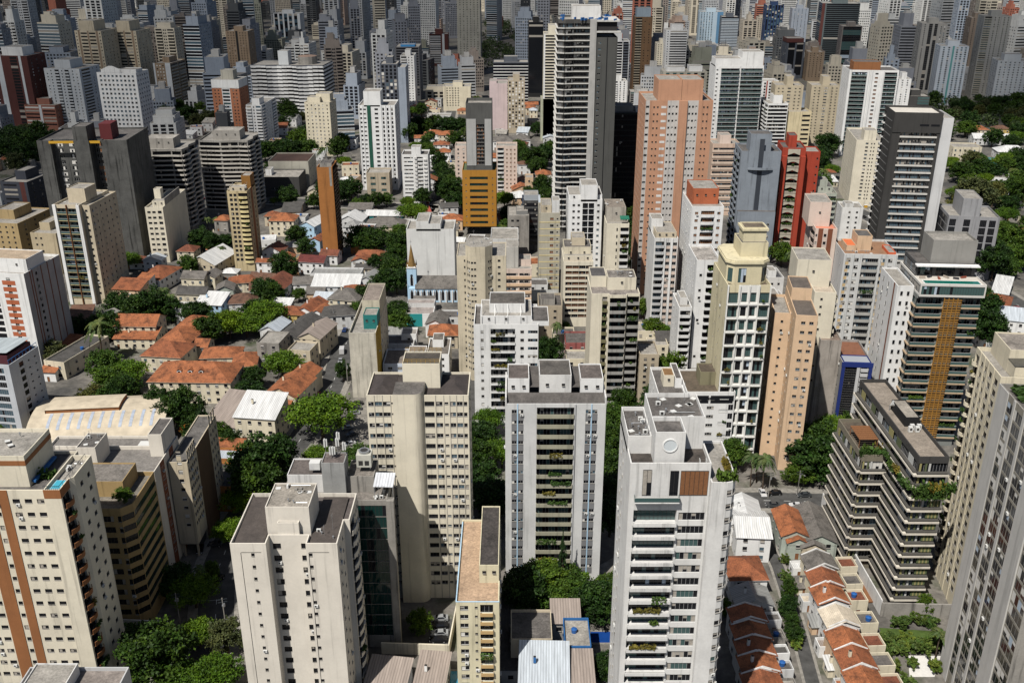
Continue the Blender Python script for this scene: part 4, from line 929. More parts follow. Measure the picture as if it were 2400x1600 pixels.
for f in (f1, f2, f3, f4, f5, f6, f7, f8, f9, f10, f11, f12, f13): f()
def f14():
    B = bld('apartment_block', 'grey white rooftop with a small square penthouse, cut off at the photo edge', 'apartment block', (20, 1640), 262, Y=143, d=9, n=10, wall=LGREY, g=3, top=.8, roof=flatroof((.22,.19,.17), .5))
    B.emit(); B.block(2.0, 1.5, B.w*.52, 8, 2.6, WHITE2, ROOFL); B.block(B.w*.3, -.3, B.w*.52, 1.45, 1.7, WHITE2, ROOF)
f14()
# ================================================================== middle distance
def T(name, label, A, xr, yb, wall, faces, land=None, blocks=(), cat='tower', emit=True, **kw):
    """faces: {face: [items]}; blocks: (x0,y0,x1,y1 as fractions, h, wall, roof, name, windows)"""
    B = bld(name, label, cat, A, xr, yb, wall=wall, land=land, **kw)
    for i, items in faces.items(): B.face(i, *items)
    B.emit()
    for b in blocks:
        x0, y0, x1, y1, h = b[:5]; rest = list(b[5:])+[None]*(4-len(b[5:]))
        B.block(x0*B.w, y0*B.d, x1*B.w, y1*B.d, h, rest[0], rest[1], rest[2] or 'lift_house', rest[3] or 0)
    return B
def grid(n, wd=1.3, a=0.04, b=.96, key='d', v0=.95, v1=2.1): return [W(n, wd, a, b, v0, v1, key)]
AT, OT, AB = 'apartment_tower', 'office_tower', 'apartment_block'
# ---- left side
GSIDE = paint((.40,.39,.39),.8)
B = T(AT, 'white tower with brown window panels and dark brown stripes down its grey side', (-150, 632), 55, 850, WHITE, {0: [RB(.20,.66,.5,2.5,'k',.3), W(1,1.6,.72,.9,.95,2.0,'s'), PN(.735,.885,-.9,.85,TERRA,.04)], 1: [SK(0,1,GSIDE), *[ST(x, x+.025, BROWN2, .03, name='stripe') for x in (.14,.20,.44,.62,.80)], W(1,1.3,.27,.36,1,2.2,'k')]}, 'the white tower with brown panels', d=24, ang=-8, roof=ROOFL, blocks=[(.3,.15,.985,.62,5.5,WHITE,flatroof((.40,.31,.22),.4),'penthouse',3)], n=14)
B.clutter(4)
B = T(AT, 'blue grey tower with a sloping metal roof terrace at the photo edge', (-120, 846), 20, 1022, paint((.50,.52,.55),.7), {0: [RB(.1,.9,.6,2.5,'b')], 1: [W(1,2.2,.30,.46,.7,2.4,'k',.1), W(2,.9,.52,.95,1,1.5,'b')]}, 'the blue grey edge tower', d=16, ang=-9, roof=corr((.42,.46,.48)), n=10)
q = MB(); z = B.zt
for x in (.2, B.w-.2):
    for k in range(9): q.box(x, .3+k*1.9, z, x+.08, .38+k*1.9, z+1.5, BLUEP)
q.box(B.w-.25, .2, z+1.45, B.w-.12, 15.8, z+1.6, BLUEP); q.build('railing', B.root)
m = MB(); m.poly([(-.5,2,z+2.2),(B.w-1.5,2,z+3.4),(B.w-1.5,15,z+3.4),(-.5,15,z+2.2)], corr((.45,.5,.52)), [(0,0),(18,0),(18,13),(0,13)]); m.box(0,2.2,z-.8,B.w-1.7,14.8,z+2.1,simple('awning_maroon',(.07,.012,.018),.7)); m.build('terrace_roof', B.root)
B = T(AT, 'beige tower with white front piers and one thin red stripe between its balconies', (124, 479), 184, 712, BEIGE, {0: [ST(-.02,.10,WHITE,.6), ST(.90,1.02,WHITE,.6), BL(.12,.49,.35,'g',YCREAM,'t',2.55,.05,1.0,.9), BL(.54,.88,.35,'g',YCREAM,'t',2.55,.05,1.0,.9), ST(.50,.53,RUST,.7,name='stripe')], 1: [W(1,.8,.06,.14,1,1.9), W(2,.9,.2,.44,1,1.9), ST(.50,.56,BEIGE2,.03), W(3,.9,.58,.98,1,1.9)], 3: [W(2,.9,.1,.9)]}, 'the beige tower with a red stripe', d=27, ang=-6, roof=ROOFL, blocks=[(.3,.25,1.0,.62,6.5,BEIGE,ROOFL)], n=15)
w = B.w; m = Building(B.root, [(w+.02,2.2),(w+3.6,2.2),(w+3.6,B.d),(w+.02,B.d)], B.zt-.6, BEIGE, 15, 3.5, .8, ROOFL, 2, 'wing'); m.face(0, W(1,1.2,.2,.8,1,2,'k')); m.face(1, W(2,.8,.02,.28,1,1.9), W(4,.9,.3,.98,1,1.9)); m.emit(); B.clutter(4)
B = T(AT, 'narrow pale slab tower with a blank side wall and stepped top beside the concrete tower', (339, 486), 381, 615, FCREAM, {0: [W(2,1.7,.06,.62,1,2.0,'k'), W(1,1.9,.65,.96,.9,2.2,'k')]}, 'the narrow pale slab', d=37, n=10, roof=ROOFL, g=2.5, blocks=[(.30,.10,.999,.42,3.2,FCREAM,ROOFL,'penthouse',2),(.25,.25,.62,.36,8,FCREAM,ROOFL)])
m = MB(); m.box(B.w-.3,4,B.zt-.1,B.w+.012,28,B.zt+3.6,CONC); m.build('gable_wall', B.root)
BK = paint((.105,.105,.10), 2.2)
B = bld(OT, 'raw dark concrete tower with blank end walls and yellow beams along its roof', 'office tower', (85, 330), 296, 605, wall=BK, d=34, n=20, ang=2, roof=ROOF, land='the raw concrete tower',
        pts=lambda w, d: [(0,0),(w*.15,0),(w*.15,3.5),(w*.42,3.5),(w*.42,-1.5),(w*.59,-1.5),(w*.59,3.5),(w*.71,3.5),(w*.71,0),(w,0),(w,d),(0,d)])
B.face(2, W(2,2.6,.03,.97,.5,2.4,'s',.15)); B.face(6, W(1,2.6,.05,.95,.5,2.4,'w',.2)); B.face(11, W(3,1.5,.1,.9)); B.emit()
B.block(B.w*.42+.3,-1.2,B.w*.59-.3,10,8,BK,ROOF)
for a, b in ((.15,.42),(.59,.71)):
    m = MB(); m.box(B.w*a-.4,-.9,B.zt-1.3,B.w*b-.02,-.2,B.zt-.2,simple('beam_yellow',(.50,.28,.02),.6)); m.build('roof_beam', B.root)
m = MB(); m.box(B.w*.66+.3,6,B.zt-.8,B.w*.80,16,B.zt+7,simple('panel_maroon',(.09,.01,.012),.8)); m.build('plant_room', B.root)
def wavy(label, A, xr, yb, land, n):
    B = bld(AT, label, 'tower', A, xr, yb, wall=paint((.30,.285,.26),1.3), n=n, d=26, roof=CONC, land=land, top=.8,
            pts=lambda w, d: [(0,1.5),(w*.45,0),(w*.8,.8),(w,0),(w+1.5,d*.25),(w,d*.5),(w+1.5,d*.75),(w,d),(0,d)])
    CC = paint((.50,.47,.42), 1.0)
    for i in range(7): B.face(i, RB(.05,.95,.1,2.5,'k',.9) if i != 1 else RB(.03,.97,.1,2.5,'k',.7), BD(CC,-.25,.55,.9 if i != 0 else .5,.0,1,'balcony_edge'))
    B.emit(); B.block(B.w*.25,6,B.w*.8,18,5.5,paint((.34,.32,.29),1.2),ROOFL,'lift_house',3); return B
wavy('unfinished grey tower with undulating bare concrete floors, behind the narrow pale slab', (298, 350), 425, 545, 'the unfinished wavy tower', 17)
wavy('unfinished grey wavy tower half in shade behind the beige round balcony tower', (463, 330), 580, 505, 'the half shaded wavy tower', 17)
B = T(AT, 'slim beige tower with rounded corner balconies and a brown roof tank', (531, 448), 578, 635, paint((.55,.45,.27),.9), {0: [W(2,1.4,.08,.5,.9,2.2,'k'), BL(.56,1.0,.8,'r',YCREAM,'k',2.5,.3)], 1: [W(3,1.1,.1,.9), ST(.4,.6,BROWN,.1)], 3: [W(3,1.0,.1,.9)]}, 'the slim round balcony tower', d=17, n=16, g=4.5, blocks=[(.1,.1,.85,.4,2.5,BEIGE,ROOFL,'penthouse',2),(.55,.5,1.0,.95,6.5,paint((.25,.12,.03),.8),ROOFL)])
B.clutter(3, .5, .5, B.w-.5, B.d*.5, B.zt+1.3)
B = T(AT, 'tall plain orange brick slab tower with dark balconies on its shaded side', (742, 392), 777, 613, BRICK, {1: [BL(.05,.95,.7,'p',DBROWN,'k',2.5,.1), ST(-.01,.04,BRICK,.3)], 3: [W(3,1.1,.1,.9)]}, 'the orange brick slab', d=15, n=24, roof=ROOF, blocks=[(.1,.3,.9,.9,2.0,CONC,ROOF)])
m = MB(); m.box(B.w-1.4,-.03,B.zt-9.5,B.w-.3,0.0,B.zt-.2,CONC); m.build('render_patch', B.root)
for k in range(9):
    m = MB(); m.tube((0,0,0),(0,0,4+k%3*1.6),.06,.05,METAL,6); m.box(-.15,-.1,2.4+k%3,.15,.1,4+k%3*1.5,FRAMEW); m.build('antenna', B.root, (.4+k%3*1.6, 1+k*1.4, B.zt+.5))
T(AB, 'blank pale grey gable wall with stepped top behind the light blue church', (952, 537), 1064, 683, paint((.68,.68,.66),.6), {}, 'the stepped blank wall', cat='apartment block', d=16, n=10, roof=ROOFL, blocks=[(.21,.0,.47,.9,4.6,paint((.68,.68,.66),.6),ROOFL,'stair_head'),(.47,.0,.72,.9,3.4,paint((.68,.68,.66),.6),ROOFL,'stair_head')])
OC = paint((.40,.19,.03), .5)
B = T(AT, 'ochre block on stilts carrying a slender grey tower with brown window slots', (1083, 399), 1163, 552, OC, {0: [RB(.22,.75,.7,2.2,'g',.25), W(1,.7,.06,.16,1,1.6,'s'), W(1,.7,.84,.94,1,1.6,'s')], 1: [W(3,1.2,.1,.9,1,2,'k')], 3: [W(2,1,.1,.9,1,2,'k')]}, 'the ochre block on stilts', d=21, n=9, z0=0, g=4.2) if False else None
B = bld(AT, 'ochre block on stilts carrying a slender grey tower with brown window slots', 'tower', (1083, 399), 1163, 552, wall=OC, d=21, n=9, g=6.2, roof=flatroof((.10,.13,.06),.6), land='the ochre block on stilts')
B.z0 = 5.2; B.g = 1.0
B.fh = (B.zt-1.2-B.z0-1)/8.3
B.face(0, RB(.22,.75,.7,2.2,'g',.25), W(1,.7,.06,.16,1,1.6,'s'), W(1,.7,.84,.94,1,1.6,'s')); B.face(1, W(3,1.2,.1,.9,1,2,'k')); B.emit()
m = MB(); m.poly([(.1,.1,5.21),(.1,20.9,5.21),(B.w-.1,20.9,5.21),(B.w-.1,.1,5.21)], CONC); m.build('soffit', B.root)
for x in (.8, B.w-1.4):
    for y in (.8, 10, 19): m = MB(); m.box(x,y,0,x+.6,y+.6,5.2,CONC); m.build('pillar', B.root)
w = B.w; zz = B.zt; G3 = paint((.40,.40,.39), .5)
U = Building(B.root, [(w*.13,2.5),(w*.885,2.5),(w*.885,19),(w*.13,19)], 72.5, paint((.10,.10,.095),.8), 12, 3.5, 1.6, ROOFL, 2, 'upper_wall', z0=zz-.85); U.z0 = zz-.85
U.fh = (72.5-11-zz-2.5)/11; U.g = 3.3
U.face(0, RB(.40,.70,.05,U.fh-.3,'w',.5), ST(.02,.38,G3,.25,zz+2,64,name='cladding'), ST(.72,.97,G3,.25,zz+2,64,name='cladding')); U.face(1, W(4,1,.1,.9,1,2,'k')); U.emit()
WS = paint((.76,.76,.75), .5)
B = T(AT, 'white tower with a dark green vertical stripe and black window dashes', (839, 247), 925, 445, WS, {0: [W(1,1.2,.02,.12,.9,2.0,'k'), W(1,2.2,.40,.58,.9,2.0,'k'), W(3,1.1,.62,.98,.6,2.3,'k'), *[ST(x,x+.03,WS,.25) for x in (.0,.10,.60,.72,.85,.97)], ST(.24,.335,GREEN,.35,name='stripe'), W(1,1.6,.12,.23,1,1.8,'k')], 1: [W(4,1.3,.05,.95,.8,2.2,'k')]}, 'the white tower with a green stripe', d=22, n=19, roof=ROOFL, blocks=[(.16,.0,.62,.6,9.5,WS,ROOFL)])
T(AB, 'small beige office block with rows of square windows beside the avenue trees', (858, 405), 912, 462, BEIGE2, {0: [W(2,3.2,.05,.98,.8,2.4,'t')], 1: [W(2,2,.1,.9)]}, 'the small beige office', cat='office block', d=14, n=4, g=3, roof=ROOFL)
B = T(AT, 'small white tower with a checker of white balcony boxes', (941, 362), 1003, 478, WHITE, {0: [RB(.08,.42,1.0,1.9,'d'), RB(.58,.8,1,2,'d'), PN(.48,.58,.9,2.2,WHITE2,.7), PN(.83,.95,-.1,.9,WHITE2,.6), PN(.6,.78,-.2,.75,GREYW,.3)], 1: [W(3,1.2,.1,.9)]}, 'the small white checker tower', d=14, n=12, g=3, blocks=[(.35,.3,.7,.8,4.5,WHITE,ROOFL)])
T(AT, 'pale pink apartment block partly hidden behind the ochre block', (1066, 342), 1094, 452, PINKW, {0: [W(2,1.1,.05,.95,.95,2.0,'s')]}, None, d=12, n=11, roof=ROOFL)
T(AT, 'pale pink apartment block on the sunny side of the ochre block', (1163, 342), 1212, 458, PINKW, {0: [BL(.06,.36,.4,'p',WHITE2,'d'), W(3,.9,.42,.98,.95,1.9,'w')], 1: [W(2,1,.1,.9)]}, None, d=12, n=11, roof=ROOFL)
# ---- centre
B = T(AT, 'pale beige six sided tower with tiny paired windows beside the church', (1070, 600), 1186, 885, paint((.60,.53,.40),1.0), {0: [W(1,.6,.86,.99,1,1.8,'k')], 1: [W(1,.6,.05,.35,1,1.7,'k')], 2: [W(2,.75,.1,.5,1,1.7,'k')], 3: [W(2,.75,.5,.95,1,1.7,'k')], 4: [W(1,.7,.1,.6,1,1.7,'k')], 5: [W(1,1,.2,.7,1,1.8,'k')]}, 'the pale beige six sided tower', d=17, n=18, top=.4, roof=ROOFL,
      pts=lambda w, d: [(0,0),(w*.18,0),(w*.24,-2.2),(w*.68,-2.2),(w*.74,0),(w,0),(w,d),(0,d)]) if False else None
B = bld(AT, 'pale beige six sided tower with tiny paired windows beside the church', 'tower', (1070, 600), 1186, 885, wall=paint((.60,.53,.40),1.0), d=17, n=19, top=.4, roof=ROOFL, land='the pale beige six sided tower',
        pts=lambda w, d: [(0,0),(w*.18,0),(w*.28,-2.4),(w*.58,-2.4),(w*.72,0),(w,0),(w,d),(0,d)])
B.face(0, W(1,.6,.80,.99,1,1.8,'k')); B.face(1, W(2,.7,.3,.95,1,1.8,'k')); B.face(2, W(2,.8,.02,.42,1,1.7,'k')); B.face(3, W(2,.8,.4,.95,1,1.8,'k')); B.face(4, W(1,1,.3,.7,1,1.8,'k')); B.emit()
m = MB(); w = B.w; m.prism([(w*.181,.02),(w*.281,-2.37),(w*.579,-2.37),(w*.719,.02),(w*.719,9),(w*.181,9)], B.zt-.35, B.zt+4.2, paint((.60,.53,.40),1.0), ROOFL); m.build('crown', B.root); B.clutter(3, w*.25, 1, w*.7, 8, B.zt+4.2)
B = bld(AT, 'white stepped tower whose planted balconies fill a recessed centre strip', 'tower', (1110, 760), 1262, 995, wall=WHITE, d=19, n=12, land='the white stepped tower with planted balconies', roof=ROOF)
B.face(0, W(1,1.0,.06,.20,1,2.0,'s'), BL(.26,.64,.35,'h',WHITE,'d',2.55,.85,.9,1.1), W(1,1.2,.70,.80,1,2,'k'), RB(.84,.99,.9,2.0,'d')); B.face(1, W(3,1.2,.05,.95)); B.face(3, W(3,1.2,.05,.95)); B.emit()
B.block(B.w*.10, 2.5, B.w*.9, 18, 3.0, WHITE, ROOFL, 'penthouse', 3); B.block(B.w*.24, 6, B.w*.8, 17.5, 6.0, WHITE, flatroof((.10,.09,.08),.7), 'lift_house'); B.block(B.w*.9, 1, B.w*1.0+3.5, 15, 1.6, WHITE, ROOF, 'plant_room')
for k in range(4):
    m = MB(); x = B.w*(.12+.2*k); m.poly([(x,2.3,B.zt+2.0),(x+.15,2.3,B.zt+2.0),(x+.15,5.8,B.zt+5.0),(x,5.8,B.zt+5.0)], WHITE); m.box(x,2.2,B.zt-.8,x+.15,2.4,B.zt+2.0,WHITE); m.build('fin', B.root)
B = T(AB, 'low block with grey blank end, ochre side and teal roof room beside the street', (817, 780), 880, 931, paint((.60,.56,.47),1.5), {1: [W(5,1.0,.05,.5,1,2.2,'w'), W(2,1,.6,.95)], 3: [W(4,1.1,.1,.9)]}, 'the low block with a teal roof room', cat='apartment block', d=34, n=8, roof=ROOFL, top=1.3, blocks=[(.46,.20,.985,.42,5.5,simple('teal_render',(.02,.16,.15),.7,0,.3,.15,.6),ROOFL,'roof_room',2),(.32,.43,.99,.98,8.2,paint((.58,.53,.41),1.2),flatroof((.24,.2,.17),.5))])
m = MB(); m.box(B.w, .02, .02, B.w+.05, 13, B.zt-.05, paint((.40,.25,.02),1.2)); m.build('ochre_side', B.root)
B = bld('skyscraper', 'very tall unfinished dark skyscraper with zigzag white balcony edges and blue netting', 'skyscraper', (1309, 46), 1384, 545, wall=paint((.085,.082,.078),.7), d=26, n=36, top=.9, roof=ROOFL, land='the unfinished dark skyscraper',
        pts=lambda w, d: [(0,1.6),(w*.22,0),(w*.5,1.2),(w,1.2),(w,d),(0,d)])
EW = paint((.56,.55,.52),.6)
for i in (0,1,2): B.face(i, RB(.03 if i==2 else 0,.97 if i==2 else 1,.7 if i==2 else .2,2.3,'d',.6), BD(EW,-.22,.18,1.1,0,1,'balcony_edge'))
B.face(3, RB(.1,.5,.9,2.2,'k')); B.face(5, RB(.05,.95,.2,2.3,'k',.5), BD(EW,-.22,.18,.9,0,1,'balcony_edge')); B.emit(); w = B.w
m = MB(); m.box(w,0,0,w+3.4,24,B.zt+.02,paint((.44,.43,.41),.8)); m.build('pier', B.root)
S = Building(B.root, [(w+3.42,.6),(w*1.88,.6),(w*1.88,25),(w+3.42,25)], B.zt-9, paint((.085,.085,.08),.5), 33, 3.5, .9, ROOFL, 2, 'dark_slab'); S.face(0, W(1,1.5,.06,.26,1,2,'b'), ST(.50,.55,BLACK,.02,name='joint')); S.face(1, W(3,1,.1,.9,1,2)); S.emit()
for k in (0,1):
    m = MB(); m.box(w+3.42, -.2, B.zt-1.2-5.4*k, w*1.93+k*.6, 24, B.zt-.4-5.4*k, EW); m.build('overhang', B.root)
m = MB(); m.box(w+3.42, 1.2, B.zt-5.7, w*1.85, 22, B.zt-1.3, DARK); m.build('open_floor', B.root)  # solid near-black box: shade of the open storey put into colour
B.block(w*.45,7,w*1.35,20,7,WHITE2,ROOFL)
NET = simple('blue_net', (.03,.13,.36), .7, 0, .3, .3, 2)
for k in range(14):
    m = MB(); a = B.rnd.uniform(.5,1.8); m.box(-a,-.3,0,a,.3,B.rnd.uniform(.6,1.8),NET); m.build('netting', B.root, (B.rnd.uniform(1,w*1.8), B.rnd.choice((.8,3,22)), B.zt-.5), B.rnd.random())
T(OT, 'black glass office block beside the unfinished skyscraper', (1427, 264), 1516, 512, paint((.02,.022,.022),.4), {0: [RB(.01,.99,.35,2.9,'k',.03)], 3: [RB(.02,.98,.5,2.7,'k')]}, 'the black glass block', cat='office block', d=24, n=20, roof=ROOF, blocks=[(.2,.4,.7,.9,3,CONC,ROOF),(.75,.3,.9,.6,2,WHITE2,ROOFL)])
LP = paint((.55,.52,.49),.7)
B = T(AT, 'big salmon brick tower with pale grey window strips, tallest beside the black glass block', (1514, 236), 1672, 690, SALMON, {0: [SK(0,.06,LP), W(1,1.6,.005,.055,1,2,'d',.4), W(2,.7,.10,.21,1,1.7,'k'), PN(.235,.31,.9,1.9,WHITE2,.05), W(3,.8,.33,.49,1,2,'d',.35), SK(.325,.495,LP), W(3,.8,.63,.78,1,2,'d',.35), SK(.625,.785,LP), ST(.50,.62,SALMON,.8), W(2,.7,.84,.95,1,1.7,'k')], 3: [W(6,1,.05,.95)], 1: [W(6,1,.05,.95)]}, 'the big salmon tower', d=26, n=29, roof=ROOFL, blocks=[(.20,.2,.55,.8,9,SALMON,ROOFL),(.555,.2,.87,.8,9,SALMON,ROOFL)])
B = T(AT, 'white tower crowned by a red brick box, curved balconies down its middle', (1622, 484), 1697, 790, WHITE, {0: [W(1,1.3,.08,.24,1,2,'w'), BL(.30,.72,.5,'r',WHITE,'w',2.4,.1), W(1,1.3,.78,.94,1,2,'w')], 3: [W(7,.8,.05,.95,1,2,'w')], 1: [W(6,.8,.05,.95)]}, 'the white tower with a red brick box', d=23, n=18, roof=flatroof((.30,.27,.24),.4), blocks=[(.10,.3,.92,.95,6.5,TERRA,ROOFL,'lift_house',3)])
B = T(AT, 'slim white tower of striped grey and pinkish window strips with a blank left wall', (1534, 558), 1590, 775, WHITE2, {0: [BL(.06,.42,.5,'p',LGREY,'d',2.5,.1), RB(.52,.68,.9,2.1,'d'), RB(.80,.96,.9,2.1,'d'), PN(.52,.68,-.6,.6,PINKW,.06), PN(.80,.96,-.6,.6,PINKW,.06), ST(.44,.50,WHITE,.3), ST(.70,.78,WHITE,.3)]}, 'the slim striped white tower', d=20, n=14, roof=ROOFL, blocks=[(.1,.1,.95,.9,2.8,BEIGE,ROOFL,'penthouse',3),(0.0,.55,.5,.98,6,WHITE2,ROOFL)])
B = T(AT, 'white tower with a three storey roof step and paired dark balconies', (1333, 468), 1412, 700, WHITE, {0: [W(2,1.1,.08,.38,1,1.9,'k'), BL(.42,.58,.2,'m',WHITE,'k',2.4,0), BL(.60,.76,.2,'m',WHITE,'k',2.4,0), W(1,1.1,.82,.96,1,1.9)], 1: [W(3,1,.1,.9)], 3: [W(3,1,.1,.9)]}, 'the white tower with paired dark balconies', d=20, n=16, roof=ROOFL, blocks=[(.0,.1,1.0,.9,2.6,WHITE,ROOFL,'penthouse',3),(.36,.0,.85,.6,7.5,WHITE,ROOFL)])
B = T(AT, 'off white tower with a green awning on its planted roof terrace', (1422, 524), 1475, 720, FCREAM, {0: [W(1,.6,.40,.55,.9,2.3,'k'), BL(.62,.99,.9,'p',WHITE2,'k',2.5,.3)], 3: [W(3,1,.1,.9)]}, None, d=21, n=12, roof=ROOFL, blocks=[(.05,.3,.9,.98,6.5,paint((.46,.42,.36),1.3),flatroof((.22,.19,.16),.6),'penthouse',1)])
m = MB(); m.poly([(B.w*.6,.3,B.zt+2.0),(B.w,.3,B.zt+2.0),(B.w,3.5,B.zt+2.6),(B.w*.6,3.5,B.zt+2.6)], simple('awning_green',(.01,.13,.08),.8)); m.poly([(B.w*.6,.3,B.zt+1.6),(B.w,.3,B.zt+1.6),(B.w,.3,B.zt+2.0),(B.w*.6,.3,B.zt+2.0)], simple('awning_green',(0,0,0))); m.build('awning', B.root); B.clutter(3, .5, 8, B.w-1, 18, B.zt+5.5)
B = T(AT, 'thin olive beige tower with yellow floor lines and one column of red windows', (1264, 499), 1313, 690, paint((.44,.41,.33),1.0), {0: [W(1,1.6,.50,.72,.9,2.1,'w'), W(1,.8,.80,.96,1.2,1.9,'b'), BD(YCREAM,-.2,.18,.08)], 1: [W(3,1,.1,.9)]}, 'the thin olive beige tower', d=18, n=12, roof=ROOFL, blocks=[(.1,.2,.6,.9,3.5,BEIGE,ROOFL,'penthouse',1),(.62,.15,.98,.6,6.0,GREYW,ROOFL)])
B = T(AT, 'cream block with a deep grid of square window bays and messy roof terraces', (1321, 613), 1391, 765, FCREAM, {0: [W(4,3.0,.07,.97,.75,2.2,'w',.55)], 1: [W(3,1,.1,.9)]}, 'the cream gridded block', cat='apartment block', d=19, n=11, top=1.2, roof=ROOFT, blocks=[(.02,.14,.98,.8,3.0,FCREAM,ROOFL,'penthouse',3),(.03,.3,.95,.9,5.8,CREAM,ROOF,'penthouse',2),(.3,.45,.75,.9,9.0,BEIGE,ROOFL)]); B.clutter(5, .5, 8, B.w-1, 16, B.zt+4.6)
B = bld(AT, 'concrete and cream tower with wide dark balconies and a patched roof', 'tower', (1386, 688), 1500, 960, wall=FCREAM, d=19, n=15, roof=flatroof((.25,.22,.2),.8), top=.5, land='the tower with wide dark balconies', pts=lambda w, d: [(0,0),(w*.35,0),(w*.37,-1.5),(w*.72,-1.5),(w*.74,0),(w,0),(w,d),(0,d)])
CG = paint((.34,.33,.31),1.0)
B.face(0, BL(.66,.96,.4,'p',OLIVE,'k',2.5,.3)); B.face(2, BL(.02,.98,.5,'p',CG,'t',2.6,.15,1.0,1.0)); B.face(4, BL(.04,.96,1.1,'p',CG,'k',2.6,.4,1.0,1.0)); B.emit(); w = B.w
B.block(w*.36,5,w*.95,14,4.5,FCREAM,flatroof((.2,.18,.16),.9),'penthouse',1); B.block(w*.02,8,w*.35,18,4,FCREAM,flatroof((.09,.085,.085),.5)); B.clutter(5, w*.4, 6, w*.9, 13, B.zt+4.0)
YC = paint((.66,.59,.40),.8); HOTW = paint((.76,.75,.71),.4)
B = bld(AT, 'ornate yellow tower with white framed tall windows and a stepped octagonal crown', 'tower', (1706, 668), 1808, 1082, wall=YC, d=22, n=13, fh=4.4, g=5, top=1.2, roof=flatroof((.14,.11,.08),.6), land='the ornate yellow tower')
B.n = 13
for a, b in ((.04,.26),(.76,.98)): B.face(0, BL(a,b,.9,'m',HOTW,'t',3.6,.3,.9,.3))
B.face(0, W(2,1.7,.30,.72,.6,3.6,'t',.4), *[ST(x,x+.03,HOTW,.45) for x in (.0,.27,.495,.715,.975)], BD(HOTW,-.35,.25,.5), SK(.04,.26,YC), SK(.76,.98,YC), wall=HOTW); B.face(3, W(2,1.0,.2,.8,1.5,2.5,'k')); B.face(1, W(3,1.2,.1,.9,1,2.6,'t')); B.emit(); w = B.w
oc = lambda x0,y0,x1,y1,c: [(x0+c,y0),(x1-c,y0),(x1,y0+c),(x1,y1-c),(x1-c,y1),(x0+c,y1),(x0,y1-c),(x0,y0+c)]
U = Building(B.root, oc(.4,3.5,w-.4,20,2), B.zt+6.5, YC, 2, .6, .8, flatroof((.16,.12,.09),.7), 2, 'crown_wall', z0=B.zt-1.1); U.fh = 6; U.n = 2
U.face(0, W(1,2.4,.1,.5,0,4.6,'t',.15), floors=[1]); U.face(1, RB(.1,.9,0,4.6,'t',.15), floors=[1]); U.face(7, RB(.2,.8,0,4.4,'t',.15), floors=[1]); U.emit()
for z0, z1, e in ((5.5, 6.1, .55), (6.0, 6.55, .3)):
    m = MB(); m.prism(oc(.4-e,3.5-e,w-.4+e,20+e,2+e*.4), B.zt+z0, B.zt+z1, YC); m.build('cornice', B.root)
B.block(w*.35,7,w*.98,17,5.2,YC,ROOF,'upper_crown',0,.3,B.zt+5.8); B.block(w*.42,9,w*.95,15,9.4,YC,flatroof((.14,.11,.08),.6),'lift_house',0,.3,B.zt+5.8)
m = MB(); m.box(w*.38,8.5,B.zt+14.2,w*.99,15.5,B.zt+14.9,YC); m.build('cornice', B.root)
B = T(AT, 'white tower with scalloped side balconies and a patchy octagonal roof', (1634, 610), 1690, 862, WHITE, {0: [BL(.45,.95,1.0,'p',WHITE,'k',2.5,.2,.9,1.0), W(1,1,.1,.3,1,2,'k',.18,.7)], 3: [W(3,.8,.1,.9)], 1: [BL(.05,.45,.9,'p',WHITE,'k')]}, None, d=20, n=14, roof=flatroof((.36,.33,.30),.8), top=1.0)
B = T(AB, 'white block with a dark roof slab, green room and wide top floor windows', (1610, 918), 1724, 1085, WHITE, {0: [W(2,1.2,.06,.34,1,2,'k'), W(1,2.2,.42,.6,1,2,'s'), RB(.88,.98,.5,2.6,'b')], 1: [W(3,1,.1,.9)], 3: [W(3,1,.1,.9)]}, 'the white block with a dark roof slab', cat='apartment block', d=17, n=8, g=3, top=.5, roof=flatroof((.11,.085,.06),.5))
B.block(B.w*.33,6,B.w*.72,13,4.5,paint((.24,.22,.14),1),flatroof((.09,.07,.05)),'lift_house'); m = MB()
for a, b in ((.02,.46),(.50,.96)): m.box(B.w*a,-.03,B.zt-4.0,B.w*b,-.005,B.zt-1.3,GLASS)
m.build('wide_window', B.root)
A = Building(B.root, [(-8.6,2),(-.05,2),(-.05,22),(-8.6,22)], B.zt-1.5, WHITE, 7, 3.5, 1.0, ROOF, 2, 'wing'); A.face(0, BL(.30,.62,.3,'p',WHITE,'d',2.3,.2), W(1,.9,.72,.92,1,2,'k')); A.face(3, W(5,1,.05,.95)); A.emit()
A.block(-6,9,-2.6,15,4.0,FCREAM,tiles((.40,.22,.09),.4),'roof_room',1); A.block(-2.4,8,-.3,20,3.4,WHITE,ROOF,'roof_room')
T(AT, 'small grey brown block squeezed behind the dark balcony tower', (1500, 830), 1545, 965, BEIGE2, {0: [W(2,1.1,.1,.9,1,2,'k')]}, None, d=12, n=9, roof=ROOFL)
